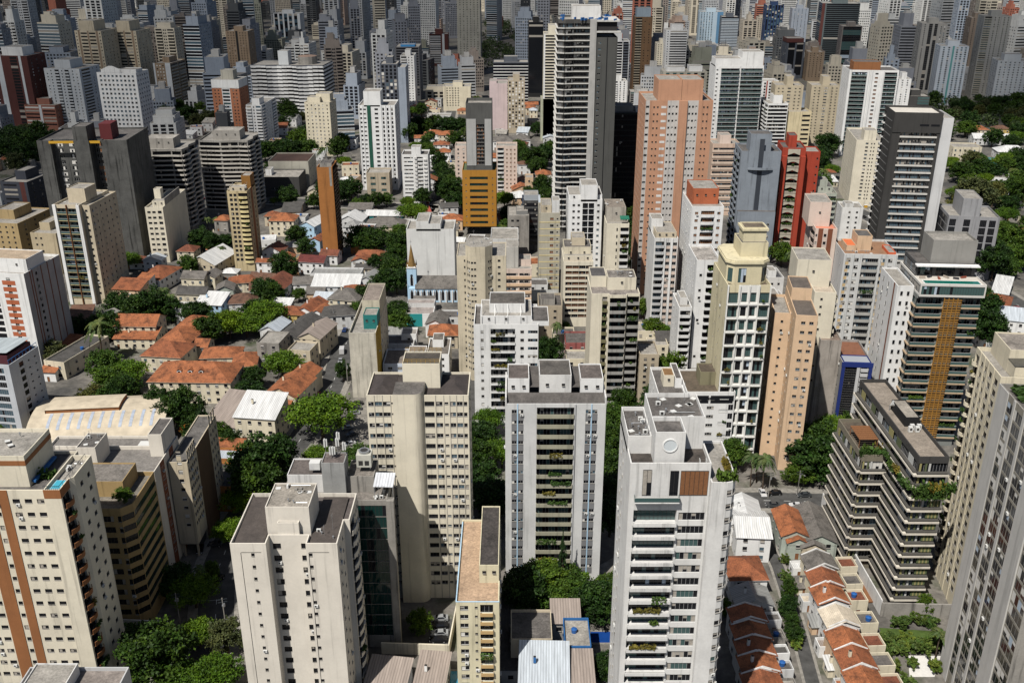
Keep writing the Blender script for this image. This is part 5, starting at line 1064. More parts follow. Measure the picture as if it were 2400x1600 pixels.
# ---- right side
B = T(AT, 'peach tower with two columns of small square windows facing the street', (1866, 738), 1918, 1100, PEACH, {0: [W(2,1.25,.18,.92,.95,1.85,'d')], 3: [W(2,.9,.12,.42,1,1.9), W(2,.9,.58,.95,1,1.9)], 1: [BL(.1,.5,.6,'p',PEACH2,'d')]}, 'the peach tower', d=26, n=17, ang=-8, roof=flatroof((.12,.10,.085),.4), top=.5, blocks=[(.02,.55,.98,.99,4,PEACH,flatroof((.12,.10,.085),.4))])
m = Building(B.root, [(-5,9),(-.05,9),(-.05,26),(-5,26)], B.zt-3, PEACH, 16, 3.5, .9, ROOFL, 2, 'wing'); m.face(0, W(1,.8,.2,.8,1,1.8,'k')); m.face(3, W(3,.9,.1,.9)); m.emit()
B = T(AT, 'cream stepped tower with a ladder up its blank roof shaft', (1910, 684), 1961, 985, FCREAM, {0: [W(1,.8,.2,.5,1,1.8,'k',.18,.7)], 1: [BL(.05,.45,1.0,'p',FCREAM,'k',2.5,.2), BL(.5,.95,1.0,'p',FCREAM,'k',2.5,.2)], 3: [W(3,.7,.1,.9)]}, 'the cream stepped tower', d=22, n=17, ang=-6, roof=flatroof((.45,.38,.30),.3), blocks=[(-.75,.35,.85,.98,9.5,FCREAM,ROOFL,'stair_tower',1)])
B = T(AT, 'pinkish white tower with two broad brown vertical stripes', (1912, 535), 1963, 800, PINKW, {0: [ST(.14,.36,BROWN2,.06,name='stripe'), ST(.58,.80,BROWN2,.06,name='stripe'), W(1,1.1,.37,.57,.9,2.1,'d'), W(1,.9,.02,.12,1,2)], 3: [BL(.55,.95,.7,'r',PINKW,'k',2.4), W(2,.8,.1,.5)]}, 'the pinkish tower with brown stripes', d=20, n=15, ang=-6, roof=paint((.60,.22,.14),.6), blocks=[(-.25,.3,.75,.98,10,PINKW,ROOFL,'stair_tower',1)])
PG = paint((.60,.60,.585),.6); AP = paint((.60,.44,.24),.6)
B = T(AB, 'white gridded block with apricot panels and a bright orange roof terrace edge', (1979, 594), 2105, 835, PG, {0: [BL(.34,.65,.3,'p',paint((.42,.41,.38),.8),'d',2.4,.15), W(1,1.6,.04,.15,1,2.4,'d'), W(1,1.6,.19,.30,1,2.4,'s'), W(1,1.6,.69,.78,1,2.4,'d'), W(1,1.6,.83,.92,1,2.4,'s'), PN(.04,.10,-.3,.9,AP,.03), PN(.71,.77,-.3,.9,AP,.03), *[ST(x,x+.035,PG,.3) for x in (0,.155,.31,.655,.79,.94)]], 3: [W(3,.9,.1,.9,1,2,'k',.18,.5)]}, 'the white gridded block with apricot panels', cat='apartment block', d=20, n=14, ang=-5, roof=paint((.30,.17,.10),.8), blocks=[(.30,.35,.58,.8,6,PEACH,ROOF),(.1,.3,.29,.75,2.4,PEACH,paint((.62,.16,.06),.4),'penthouse'),(.85,.1,.99,.6,1.2,paint((.62,.14,.06),.4),ROOFL,'planter')])
B.clutter(4, 1, 1, B.w-2, 8)
BRZ = paint((.44,.33,.22),.6); LAT = paint((.34,.17,.035),.7)
B = bld(AT, 'balcony tower with an ochre lattice strip and a green rooftop swimming pool', 'tower', (2150, 690), 2300, 1040, wall=paint((.20,.21,.20),.5), d=22, n=16, ang=-4, g=3.5, top=.3, roof=paint((.62,.58,.52),.5), land='the ochre lattice tower')
B.face(0, BL(.0,.40,.7,'g',BRZ,'c',2.7,.1,1.1,1.0), BL(.70,1.0,.7,'g',BRZ,'c',2.7,.1,1.1,1.0), BD(BRZ,-.32,.12,.95)); B.face(3, RB(.02,.98,.3,2.5,'t',.3), BD(BRZ,-.32,.12,.5)); B.emit(); w = B.w
la = MB()
for k in range(16):
    zb = 3.5+(k-1)*B.fh if k else .2
    for j in range(4): la.box(w*(.41+.07*j), -1.25, zb, w*(.41+.07*j)+.22, -.96, zb+B.fh-.02, LAT)
    for z in (.1, .95, 1.6, 2.55): la.box(w*.41+.23, -1.2, zb+z, w*.695, -1.0, zb+z+.2, LAT)
    for j in range(20): la.box(w*.415+w*.0139*j, -1.15, zb+1.8, w*.415+w*.0139*j+.09, -1.05, zb+2.5, LAT)
la.build('lattice', B.root)
zt = B.zt; TE = GLASSG
U = Building(B.root, [(.2,-1.2),(w+.6,-1.2),(w+.6,21),(.2,21)], zt+4.0, paint((.62,.60,.56),.4), 2, .2, .35, paint((.58,.54,.48),.5), 2, 'terrace_wall', z0=zt-.25); U.fh = 3
U.face(0, RB(.02,.98,.45,3.3,'t',.2), floors=[1]); U.face(3, RB(.02,.98,.45,3.3,'b',.2), floors=[1]); U.emit()
m = MB(); m.box(1.4,-.8,zt+3.66,w-.6,2.6,zt+3.95,WHITE); m.poly([(1.7,-.5,zt+3.96),(w-.9,-.5,zt+3.96),(w-.9,2.3,zt+3.96),(1.7,2.3,zt+3.96)], water('pool_green', (.01,.13,.10))); m.build('swimming_pool', B.root)
for k in range(6):
    m = MB(); m.box(-.9,-.3,.1,.9,.3,.35,simple('cushion_%d' % (k%3), ((.35,.3,.25),(.03,.03,.035),(.25,.06,.03))[k%3],.9)); m.box(-.9,.3,.1,.9,.42,.75,simple('cushion_%d' % (k%3), (0,0,0))); m.build('terrace_sofa', B.root, (2.5+k*(w-4)/6, 5+k%2*1.2, zt+3.66), k*.7)
U2 = Building(B.root, [(.9,7.5),(w-.2,7.5),(w-.2,20),(.9,20)], zt+8.0, paint((.08,.08,.08),.4), 2, .2, .5, ROOF, 2, 'penthouse_wall', z0=zt+3.66); U2.face(0, RB(.04,.28,.2,3,'t',.2), RB(.34,.66,.2,3,'k',.2), RB(.74,.94,.2,3,'k',.2), floors=[1]); U2.face(3, RB(.02,.98,.2,3.2,'b',.2), floors=[1]); U2.emit()
m = MB(); m.box(.3,5.2,zt+7.4,w+.3,7.45,zt+7.8,WHITE); m.build('canopy', B.root)
B.block(w*.28,9,w*.98,19,7.5,paint((.28,.27,.25),.6),ROOFL,'lift_house',0,.8,zt+7.6)
W2 = Building(B.root, [(-5.2,3.5),(-.05,3.5),(-.05,22),(-5.2,22)], zt+1.5, WHITE, 16, 3.5, .6, ROOFL, 2, 'white_wing'); W2.face(0, W(2,.8,.1,.9,1,2.4,'k')); W2.face(3, W(1,1.2,.1,.3,.8,2.4,'k'), W(1,1.2,.4,.6,.8,2.4,'k'), ST(.8,.86,BROWN2,.04,name='stripe')); W2.emit()
B = T(AB, 'grey slab block with a navy blue framed glass front and white balconies', (1975, 848), 2046, 1010, paint((.33,.32,.31),1.3), {0: [ST(-.01,.10,NAVY,.35), RB(.12,.50,.3,2.9,'k',.1), ST(.50,.60,LGREY,.3), BL(.62,.86,.7,'p',LGREY,'k'), ST(.90,1.01,NAVY,.35)], 3: [W(4,.9,.1,.9,1,2,'k',.18,.4)]}, 'the navy framed block', cat='apartment block', d=20, n=13, ang=-5, roof=paint((.22,.10,.06),.9), blocks=[(.05,-.001,.95,.3,1.0,NAVY,corr((.5,.53,.58)),'roof_canopy')])
m = MB(); m.box(-.2,-.4,B.zt-1.6,B.w+.2,-.01,B.zt+.02,NAVY); m.build('navy_beam', B.root)
m = Building(B.root, [(-7,4),(-.05,4),(-.05,24),(-7,24)], B.zt+6, paint((.40,.36,.32),1.5), 14, 3.5, .6, flatroof((.2,.15,.12),.5), 2, 'wing'); m.face(3, W(4,.8,.1,.9,1,2,'k',.18,.3)); m.emit()
BW = paint((.052,.05,.048),.6)
B = T(AT, 'charcoal tower with bright white balcony bands and a white blank side wall', (2098, 263), 2212, 625, BW, {0: [RB(.18,.93,.55,2.75,'b',.7), BD(paint((.6,.58,.54),.5),-.25,.5,.3,.17,.94,'balcony_band')], 3: [BD(paint((.45,.45,.44),.4),-.06,.06,.04,.0,.85), BL(.02,.18,1.0,'p',WHITE2,'d',2.3,0,.6)]}, 'the charcoal banded tower', d=20, n=22, ang=-7, roof=paint((.62,.58,.52),.6), top=1.0, emit=False)
m = MB(); m.box(.0,-.32,B.zt-9.5,B.w,-.01,B.zt-.01,BW); m.box(B.w*.55,-.34,B.zt-6.4,B.w*.74,-.325,B.zt-5.4,GLASS); m.box(B.w*.78,-.34,B.zt-6.4,B.w*.96,-.325,B.zt-5.4,GLASS); m.build('dark_crown', B.root)
m = Building(B.root, [(B.w+.02,1.2),(B.w+5.6,1.2),(B.w+5.6,24),(B.w+.02,24)], B.zt-2.5, paint((.60,.60,.60),.5), 20, 4, .8, ROOFL, 2, 'white_wing', z0=0); m.face(1, W(5,1.2,.05,.95,1,2.2,'b')); m.emit()
B = T('hotel', 'white hotel with regular small dark windows on two sides', (2008, 328), 2072, 482, FCREAM, {0: [W(1,1.6,.30,.5,1,1.9,'d'), W(2,.7,.52,.72,1,1.8,'k'), W(1,1.4,.76,.94,1,1.9,'d')], 3: [W(8,.9,.03,.97,1,2.0,'k')]}, 'the white hotel', cat='hotel', d=40, n=17, ang=-9, roof=ROOFL, blocks=[(.3,.1,.75,.35,6,FCREAM,ROOFL)])
for k in range(5):
    m = MB(); m.box(0,0,0,1.8,1.0,1.6,simple('kiosk_%d' % k, ((.45,.03,.02),(.55,.30,.02),(.03,.05,.3),(.5,.2,.03),(.4,.02,.05))[k],.6)); m.prism([(-.15,-.1),(1.95,-.1),(1.95,1.1),(-.15,1.1)],1.6,1.75,WHITE2); tag(m.build('market_stall', None, (*at_z(2000+k*26, 487, 0).xy, 0)), 'small %s canopy stall at the foot of the white hotel' % ('red','yellow','blue','orange','crimson')[k], 'stall')
RF = REDP
B = T(AT, 'deep red tower whose pale recesses carry alternating arches and gables', (1835, 346), 1890, 600, RF, {0: [BL(.24,.76,.4,'p',paint((.40,.36,.29),.8),'k',2.4,.5,1.0,1.3)], 3: [W(2,.8,.1,.9)], 1: [W(3,1,.1,.9,1,2,'k')]}, 'the deep red tower', d=18, n=13, fh=4.2, ang=-6, roof=ROOF, blocks=[(.3,.3,.65,.8,6,RF,ROOF)])
w = B.w
ga = MB()
for k in range(1, 13):
    zb = B.g+(k-1)*B.fh; x0, x1 = w*.24, w*.76; n = 10; S_ = paint((.46,.42,.34),.7)
    for j in range(n):
        t0, t1 = j/n, (j+1)/n; f_ = (lambda t: math.sin(math.pi*t)*1.2) if k % 2 else (lambda t: 1.2*(1-abs(2*t-1)))
        xa, xb = x0+(x1-x0)*t0, x0+(x1-x0)*t1; za, zb2 = zb+1.9+f_(t0)*.9, zb+1.9+f_(t1)*.9; top = zb+B.fh+.6
        ga.poly([(xa,-.25,za),(xb,-.25,zb2),(xb,-.25,top),(xa,-.25,top)], S_); ga.poly([(xa,-.25,za),(xa,.3,za),(xb,.3,zb2),(xb,-.25,zb2)], S_)
ga.build('arch_frieze', B.root)
for a in (.0,.80):
    m = MB(); m.box(w*a,-2.0,0,w*a+w*.2,-.01,B.zt-4,RF); m.build('red_fin', B.root)
m = Building(B.root, [(w+.02,4),(w+8,4),(w+8,17),(w+.02,17)], B.zt-2.5, RF, 13, 3.5, .6, ROOFL, 2, 'wing'); m.face(0, W(1,.8,.75,.95,1,2,'k')); m.emit()
SG = paint((.25,.28,.32),.9)
B = T(AT, 'blue grey concrete tower with a black glass slot and a curved crown balcony', (1738, 354), 1832, 610, SG, {0: [], 3: [BL(.1,.4,.8,'p',SG,'k',2.4), BL(.55,.85,.8,'p',SG,'k',2.4)], 1: [W(4,1,.1,.9)]}, 'the blue grey slotted tower', d=20, n=17, ang=-3, roof=ROOF, blocks=[(.22,.1,.75,.6,9,SG,ROOF)], emit=False)
w = B.w; m = MB(); m.box(w*.44,-.05,14,w*.56,-.005,B.zt+6,simple('slot_glazing',(.045,.052,.065),.35)); m.build('glass_slot', B.root)
for z in (B.zt-9, B.zt-33, B.zt-38, B.zt-43):
    m = obj('balcony', balcony_mesh(w*.62,1.8,'r',SG), B.root, (w*.5,-.01,z))
m = MB(); m.box(w*.02,-2.5,0,w*.98,-.1,B.zt-30,SG,ROOF); m.build('lower_front', B.root)
for k in range(6):
    for x in (.15,.3,.68,.82): obj('window', window_mesh(1.3,1.2,'s',k), B.root, (w*x,-2.51,4+k*3.1))
T(AB, 'peach banded apartment block with long window rows behind the blue grey tower', (1671, 337), 1736, 505, paint((.62,.46,.36),.7), {0: [RB(.04,.96,1.0,2.3,'d'), BD(paint((.66,.53,.43),.5),-.2,.9,.3)]}, None, cat='apartment block', d=15, n=12, roof=ROOFL, blocks=[(.3,.3,.7,.9,5,PINKW,ROOFL)])
B = T(AT, 'broad white tower of stacked teal glass balconies, tallest of the sunny white group', (1678, 155), 1791, 345, WHITE, {0: [W(1,1.4,.01,.07,1,2,'d'), BL(.12,.5,.9,'g',WHITE,'t',2.5,0,1.1,.6), BL(.53,.98,.9,'g',WHITE,'t',2.5,0,1.1,.6)], 3: [W(4,1.2,.1,.9)]}, 'the broad white teal balcony tower', d=24, n=19, blocks=[(.0,.1,.55,.8,6,WHITE,ROOFL),(.55,.1,.99,.8,11,WHITE,ROOFL)], roof=ROOFL)
B = T(AT, 'black glass and white framed tower with an orange brown roof box', (1992, 164), 2108, 365, WHITE, {0: [BL(.05,.38,.5,'g',WHITE,'t',2.6,0), BL(.72,.97,.5,'g',WHITE,'t',2.6,0), W(1,2.2,.46,.66,1,2.1,'w'), ST(.36,.40,WHITE,.6), ST(.44,.47,WHITE,.6), ST(.66,.70,WHITE,.6)], 3: [W(4,1.2,.1,.9)]}, 'the black glass and white framed tower', d=26, n=21, ang=-6, roof=ROOF, blocks=[(.1,.2,.65,.7,6,paint((.28,.12,.05),.6),ROOF)])
BB = paint((.50,.43,.31),.8)
T(AT, 'flat beige slab with rows of tiny window dashes, in front of its twin', (1818, 200), 1884, 345, BB, {0: [W(2,1.2,.05,.35,1,1.7,'k'), W(1,2.4,.40,.60,1,1.9,'d'), W(2,1.2,.65,.95,1,1.7,'k')], 3: [W(3,1,.1,.9)]}, 'the flat beige slab', d=20, n=18, ang=-5, roof=ROOFL, blocks=[(.4,.2,.65,.8,7,BB,ROOFL)])
T(AT, 'flat beige slab twin standing nearer the white hotel', (1903, 200), 1971, 335, BB, {0: [W(2,1.2,.05,.35,1,1.7,'k'), W(1,2.4,.40,.60,1,1.9,'d'), W(2,1.2,.65,.95,1,1.7,'k')], 3: [W(3,1,.1,.9)]}, None, d=20, n=19, ang=-5, roof=ROOFL, blocks=[(.4,.2,.65,.8,7,BB,ROOFL)])
T(AT, 'slender white tower with bright red window columns', (1786, 190), 1826, 320, WHITE, {0: [W(3,1.5,.05,.95,.8,2.2,'k'), *[ST(x,x+.07,REDP,.1,name='stripe') for x in (.28,.62)]]}, None, d=14, n=18, roof=ROOFL)
T(AT, 'black and white terraced block with striped balcony slabs', (1801, 243), 1848, 352, WHITE, {0: [RB(.02,.98,.8,2.6,'k',.6)], 3: [BL(.05,.45,.9,'p',WHITE,'k'), BL(.5,.95,.9,'p',WHITE,'k')]}, 'the black and white terraced block', cat='apartment block', d=22, n=12, roof=ROOFL, blocks=[(.35,.3,.8,.8,6,WHITE,ROOFL)])
T(AB, 'low cream block with a square yellow top behind the red tower', (1850, 262), 1903, 352, paint((.66,.56,.36),.7), {0: [RB(.6,.95,.8,2.3,'k',.5)]}, None, cat='apartment block', d=18, n=8, roof=ROOFL)
T(AB, 'grey office block of vertical black strips with a taller centre core', (2225, 505), 2345, 650, paint((.30,.30,.31),.9), {0: [*[RB(a,a+.13,.02,3.4,'k',.05) for a in (.02,.30,.62,.80)]], 3: [RB(.1,.9,.02,3.4,'k',.05)]}, 'the vertically striped grey office', cat='office block', d=22, n=8, fh=3.5, ang=-10, roof=ROOFL, blocks=[(.25,.1,.62,.9,9,paint((.34,.34,.35),.9),ROOFL)])

SAGE = paint((.40,.42,.36),.8)
B = T(AT, 'sage grey stepped block with planted balcony edges below the white hotel', (1902, 452), 1962, 600, SAGE, {0: [BL(.45,.98,.8,'p',SAGE,'d',2.5,.5), W(1,1,.1,.3,1,2,'k')], 3: [W(3,1,.1,.9)]}, None, cat='apartment block', d=18, n=11, ang=-6, roof=ROOFL, blocks=[(.05,.3,.9,.9,3,SAGE,ROOF,'penthouse',3),(.1,.4,.7,.85,6,SAGE,ROOFL)])
T(AB, 'small white block with twin dark windows before the white hotel market', (1974, 486), 2024, 565, WHITE, {0: [W(2,1.1,.2,.9,1,2,'k')], 3: [W(2,1,.1,.9)]}, None, cat='apartment block', d=13, n=6, ang=-6, roof=ROOFL, blocks=[(.2,.3,.6,.8,2,GREYW,ROOFL)])
T(AB, 'low pale block with an awning topped roof terrace next to the ornate yellow tower', (1806, 712), 1850, 860, WHITE2, {0: [W(2,1.1,.1,.9,1,2,'k')], 3: [W(3,1,.1,.9)]}, None, cat='apartment block', d=16, n=9, roof=ROOF, blocks=[(.0,.3,.6,.8,3,WHITE,ROOFL,'penthouse',1)])
T(AB, 'plain off white block with black roof sheets beside the red tower foot', (1800, 650), 1838, 740, WHITE2, {0: [W(2,1,.1,.9,1,2,'k')]}, None, cat='apartment block', d=14, n=5, roof=flatroof((.06,.06,.065),.4), blocks=[(.1,.2,.6,.7,3,WHITE,ROOFL)])
T(AT, 'thin white tower with narrow balconies squeezed behind the yellow tower', (1592, 720), 1622, 870, WHITE, {0: [BL(.1,.9,.6,'p',WHITE,'k',2.5,.2)], 3: [W(2,1,.1,.9)]}, None, d=16, n=9, roof=ROOFL, blocks=[(.2,.3,.8,.8,3,WHITE2,ROOFL)])
T(AB, 'squat brown grey block with rooftop sheds behind the wide dark balcony tower', (1262, 716), 1318, 800, BEIGE2, {0: [W(2,1.2,.1,.9,1,2,'k')]}, None, cat='apartment block', d=15, n=5, roof=ROOF, blocks=[(.1,.2,.7,.7,2.5,CONC,ROOF)])
# ================================================================== far towers named one by one
def FT(label, A, xr, yb, wall, items, side=None, land=None, blocks=((.3,.3,.7,.8,5),), d=20, n=None, ang=0, name=AT, cat='tower', roof=None, det=0, fh=3.0):
    B = bld(name, label, cat, A, xr, yb, wall=wall, d=d, n=n, ang=ang, roof=roof or ROOFL, land=land, detail=det, fh=fh, top=.6)
    B.face(0, *items)
    for i in (1, 3): B.face(i, *(side or [W(3,1.2,.06,.94,1,2.1)]))
    for b in blocks: B.block(b[0]*B.w, b[1]*B.d, b[2]*B.w, b[3]*B.d, b[4], b[5] if len(b) > 5 else None)
    B.emit(); return B
bal = lambda a, b, c, k='k': BL(a, b, .8, 'p', c, k, 2.5, 0, 1.0, .4)
DUSK = paint((.36,.35,.33),.8); LBR = paint((.30,.22,.15),.7); WG = paint((.60,.62,.63),.5); DB = paint((.09,.10,.12),.5); MAR = paint((.10,.035,.03),.6); BGR = paint((.42,.40,.34),.8); PKS = paint((.58,.47,.47),.5)
B = FT('white hotel slab with a pediment and an even grid of square windows', (226, 170), 318, 325, WHITE, [W(9,1.7,.04,.96,.9,2.4,'b')], [W(5,1.5,.05,.95,.9,2.2,'b')], 'the white gridded hotel', blocks=((.55,.1,.98,.6,3),), d=22, n=15, ang=-6, det=2, name='hotel', cat='hotel')
m = MB(); w = B.w; m.poly([(w*.12,-.05,B.zt-.01),(w*.62,-.05,B.zt-.01),(w*.62,-.05,B.zt+2.2),(w*.42,-.05,B.zt+5),(w*.32,-.05,B.zt+5),(w*.12,-.05,B.zt+2.2)], WHITE); m.poly([(w*.12,.6,B.zt-.01),(w*.62,.6,B.zt-.01),(w*.62,.6,B.zt+2.2),(w*.42,.6,B.zt+5),(w*.32,.6,B.zt+5),(w*.12,.6,B.zt+2.2)][::-1], WHITE)
m.poly([(w*.12,-.05,B.zt+2.2),(w*.32,-.05,B.zt+5),(w*.32,.6,B.zt+5),(w*.12,.6,B.zt+2.2)], WHITE); m.poly([(w*.32,-.05,B.zt+5),(w*.42,-.05,B.zt+5),(w*.42,.6,B.zt+5),(w*.32,.6,B.zt+5)], WHITE); m.poly([(w*.42,-.05,B.zt+5),(w*.62,-.05,B.zt+2.2),(w*.62,.6,B.zt+2.2),(w*.42,.6,B.zt+5)], WHITE); m.build('pediment', B.root)
FT('pale bluish white apartment tower with stacked small balconies', (102, 160), 185, 300, WG, [W(2,1,.03,.25,1,2,'d'), bal(.3,.42,WG), W(1,1,.46,.54,1,2), bal(.58,.70,WG), W(2,1,.75,.97,1,2,'d')], [bal(.1,.5,WG), W(2,1,.55,.95)], 'the bluish white balcony tower', blocks=((.2,.2,.65,.8,7),), d=30, n=19, ang=-10)
for k, (x0, x1, y, yb, t) in enumerate(((174,236,72,262,'standing left beside its twin'),(262,318,72,250,'nearer the white gridded hotel'))):
    FT('beige tower with two brown window stripes, '+t.replace('standing left beside','the lower placed one of'), (x0, y), x1, yb, BEIGE, [SK(.12,.20,LBR), W(1,1,.02,.10,1,2,'k'), RB(.22,.46,.9,2.2,'k'), SK(.47,.53,LBR), RB(.54,.78,.9,2.2,'k'), SK(.8,.88,LBR), W(1,1,.90,.98,1,2,'k')], [W(4,1,.05,.95)], 'the beige brown striped twins' if k else None, blocks=((.15,.1,.7,.8,9),), d=28, n=24, ang=-8)
FT('slender brown tower with a pale outer edge and rounded balconies behind', (358, 148), 398, 255, LBR, [SK(0,.1,WG), W(3,1.2,.14,.66,.9,2,'s'), SK(.7,1,WG)], [bal(.05,.45,BGR), bal(.52,.95,BGR)], 'the slender pale edged tower', d=32, n=14, ang=-8)
FT('red brick and white tower with a pale crown beside low tiled houses', (496, 206), 560, 318, paint((.42,.17,.09),.7), [W(2,1.1,.05,.3,1,2,'k'), SK(.36,.66,WHITE), RB(.38,.64,.8,2.4,'t',.2), W(2,1.1,.72,.95,1,2,'k')], [W(3,1,.05,.95,1,2,'k')], 'the red brick and white tower', blocks=((.0,.0,1,1,7,WHITE),(.3,.25,.75,.7,14,BGR)), d=20, n=14, ang=-6, det=2)
FT('white apartment tower of blue glass balconies', (576, 246), 612, 345, WHITE, [bal(.04,.34,WHITE,'b'), W(1,1,.38,.6,1,2,'k'), bal(.64,.96,WHITE,'b')], [bal(.03,.25,WHITE,'b'), W(2,1,.28,.66,1,2,'k'), bal(.7,.97,WHITE,'b')], 'the white blue glass balcony tower', blocks=((.3,.1,.8,.4,5),), d=38, n=13, ang=-4)
B = bld('office_block', 'wide white office block with wavy horizontal bands of dark glass', 'office block', (588, 152), 756, 275, wall=DB, d=34, n=14, ang=-5, roof=ROOFL, land='the wavy white office block', top=.6, pts=lambda w, d: [(w*i/14, -1.1*math.sin(i*.9)-.6*math.sin(i*2.1+1)) for i in range(15)]+[(w, d), (0, d)])
for i in range(15): B.face(i, RB(0,1,.2,1.7,'k',.05), BD(WHITE,1.55+.42*math.sin(i*1.1),3.2+.3*math.sin(i*1.1+.6),.6+.3*math.sin(i*1.3),0,1,'white_band'))
B.face(16, RB(0,1,.2,1.9,'k',.05), BD(WHITE,1.9,3.3,.5)); B.det = 1; B.emit(); w = B.w
m = MB(); m.prism([(w*.72+w*.13*math.cos(t*math.pi/8), 17+9*math.sin(t*math.pi/8)) for t in range(16)], B.zt-.6, B.zt+6, CONC, flatroof((.3,.2,.15),.5)); m.build('round_penthouse', B.root); B.block(w*.36,6,w*.5,16,12,WG)
FT('cream tower with narrow window slots beside a bare palm', (713, 240), 772, 365, CREAM, [W(1,.8,.05,.16,1,2,'k'), W(4,1.1,.2,.8,1,2,'s'), W(1,.8,.84,.95,1,2,'k')], [W(4,1,.05,.95)], 'the cream slotted tower', blocks=((.1,.1,.6,.5,4),(.4,.3,.95,.8,6)), d=20, n=14, ang=-4, det=2)
FT('chocolate brown tower split by a dark vertical slot', (528, 73), 580, 195, LBR, [W(3,1,.05,.42,1,2,'k'), SK(.44,.54,BLACK), W(3,1,.58,.95,1,2,'k')], None, 'the chocolate brown tower', d=22, n=20, ang=-4)
FT('navy and white vertically striped tower', (640, 32), 702, 105, WG, [RB(.04,.16,0,3,'b',.0), RB(.22,.34,0,3,'b',.0), RB(.40,.52,0,3,'b',.0), RB(.58,.70,0,3,'b',.0), RB(.78,.90,0,3,'b',.0)], None, 'the navy and white striped tower', d=24, n=17, ang=-3)
FT('charcoal gridded tower with a blue grey blank slab at its side', (890, 150), 931, 335, DB, [W(4,1.9,.03,.97,.5,2.5,'d')], [], 'the charcoal gridded tower', d=22, n=22)
FT('blue grey blank slab attached to the charcoal gridded tower', (932, 158), 950, 335, paint((.30,.34,.40),.6), [], None, None, d=22, n=22, blocks=())
FT('white tower with rounded balconies against a dark neighbour', (938, 131), 970, 262, WHITE, [bal(.05,.45,WHITE), W(2,.9,.5,.95,1,2,'k')], None, 'the white rounded balcony tower', d=22, n=21)
FT('dark tower with a bright blue roof tarpaulin', (926, 110), 982, 235, paint((.13,.13,.14),.6), [RB(.04,.96,.9,2.3,'k')], None, None, d=30, n=20, blocks=((.2,.2,.8,.6,2,simple('tarp_blue',(.03,.2,.45),.6)),))
FT('low cream block with five window columns near the park trees', (1038, 203), 1103, 260, CREAM, [W(5,1.1,.1,.6,1,2,'k')], None, None, d=18, n=9, blocks=((.35,.2,.7,.8,4),), name=AB, cat='apartment block')
FT('blank pale pink slab wall', (1147, 196), 1189, 305, PKS, [], [], 'the blank pink slab', d=22, n=15, blocks=((.0,.2,.4,.8,2),))
FT('beige tower packed with small square openings next to the pink slab', (1190, 189), 1230, 312, BEIGE2, [W(5,1.4,.03,.97,.8,2.3,'s')], None, 'the beige packed window tower', d=20, n=17, blocks=((.3,.2,.7,.7,5),))
FT('dark office slab with bright white floor lines', (1156, 146), 1238, 255, DB, [RB(.0,1,.5,2.6,'k',.0), BD(WHITE,-.2,.45,.2)], None, 'the white lined office slab', d=20, n=15, name=OT, cat='office slab')
FT('tall pale tower with a fine grid of windows reaching the photo top', (1071, -20), 1125, 178, BGR, [W(6,1.0,.04,.96,1,2,'k')], [bal(.05,.95,BGR)], 'the tall fine gridded tower', d=24, n=36)
FT('maroon and white striped tower', (1006, 80), 1050, 155, MAR, [RB(.04,.6,.8,2.2,'k'), BD(WG,-.2,.6,.15,0,.6), SK(.68,.8,WG)], None, 'the maroon and white striped tower', d=20, n=17, blocks=((.3,.2,.7,.7,6,MAR),))
FT('almost black office tower', (1239, 52), 1274, 228, BLACK, [RB(.03,.97,.5,2.6,'k',.0)], None, 'the almost black tower', d=24, n=35, name=OT, cat='office tower')
FT('slender cream tower half hidden behind the unfinished skyscraper', (1275, 80), 1310, 330, FCREAM, [RB(.1,.9,.9,2.2,'k'), SK(0,.1,WHITE)], [W(3,1,.1,.9)], None, d=20, n=36, blocks=((.3,.1,.9,.7,7),))
FT('pale green grey block below the slender cream tower', (1268, 232), 1304, 330, paint((.44,.45,.33),.7), [W(3,1.2,.05,.95,1,2,'s')], None, None, d=16, n=14, name=AB, cat='apartment block')
FT('white and black checker tower right of the unfinished skyscraper', (1432, 96), 1476, 245, WHITE, [bal(.05,.3,WHITE), RB(.35,.62,.6,2.4,'k',.0), bal(.66,.95,DB)], None, 'the white and black checker tower', d=20, n=23, blocks=((.1,.2,.6,.8,7),))
FT('narrow bronze brown tower with stacked dark balconies', (1489, 40), 1530, 215, paint((.22,.13,.07),.7), [bal(.05,.4,BEIGE2), W(2,1,.45,.95,1,2,'w')], None, 'the bronze brown tower', d=20, n=28, blocks=((.1,.1,.9,.8,9,paint((.35,.42,.48),.4)),))
FT('white banded tower with a pinkish back', (1562, 70), 1612, 190, WHITE, [W(1,1,.03,.15), RB(.2,.98,.9,2.2,'k',.0)], None, 'the white banded tower', d=22, n=20, blocks=((.25,.1,.8,.6,6),))
FT('cream tower with a dense window grid beside the white banded tower', (1540, 102), 1566, 185, FCREAM, [W(4,1.1,.05,.95,1,2,'k')], None, None, d=16, n=16)
FT('gridded concrete office with green glass bays', (1555, 168), 1658, 262, BGR, [W(6,3.2,.02,.98,.5,2.6,'t')], None, 'the gridded green glass office', d=20, n=12, name=OT, cat='office block', blocks=((.1,.2,.5,.8,4,WHITE),(.6,.2,.9,.8,5,WHITE)))
FT('small white block with blue roof near the bronze brown tower', (1430, 190), 1470, 262, WHITE, [bal(.05,.45,WHITE), W(2,1,.5,.95)], None, None, d=16, n=13, name=AB, cat='apartment block')
FT('low dark grey office with peach stripe in front of the bronze brown tower', (1478, 215), 1515, 262, DUSK, [RB(.02,.98,.9,2.3,'t')], None, None, d=14, n=8, name=AB, cat='office block')
FT('ice blue glass and white slab tower', (1640, 28), 1696, 132, paint((.40,.50,.58),.4), [W(5,1.2,.04,.6,.8,2.2,'b'), SK(.75,1,paint((.1,.22,.36),.4))], None, 'the ice blue tower', d=22, n=26, ang=-5)
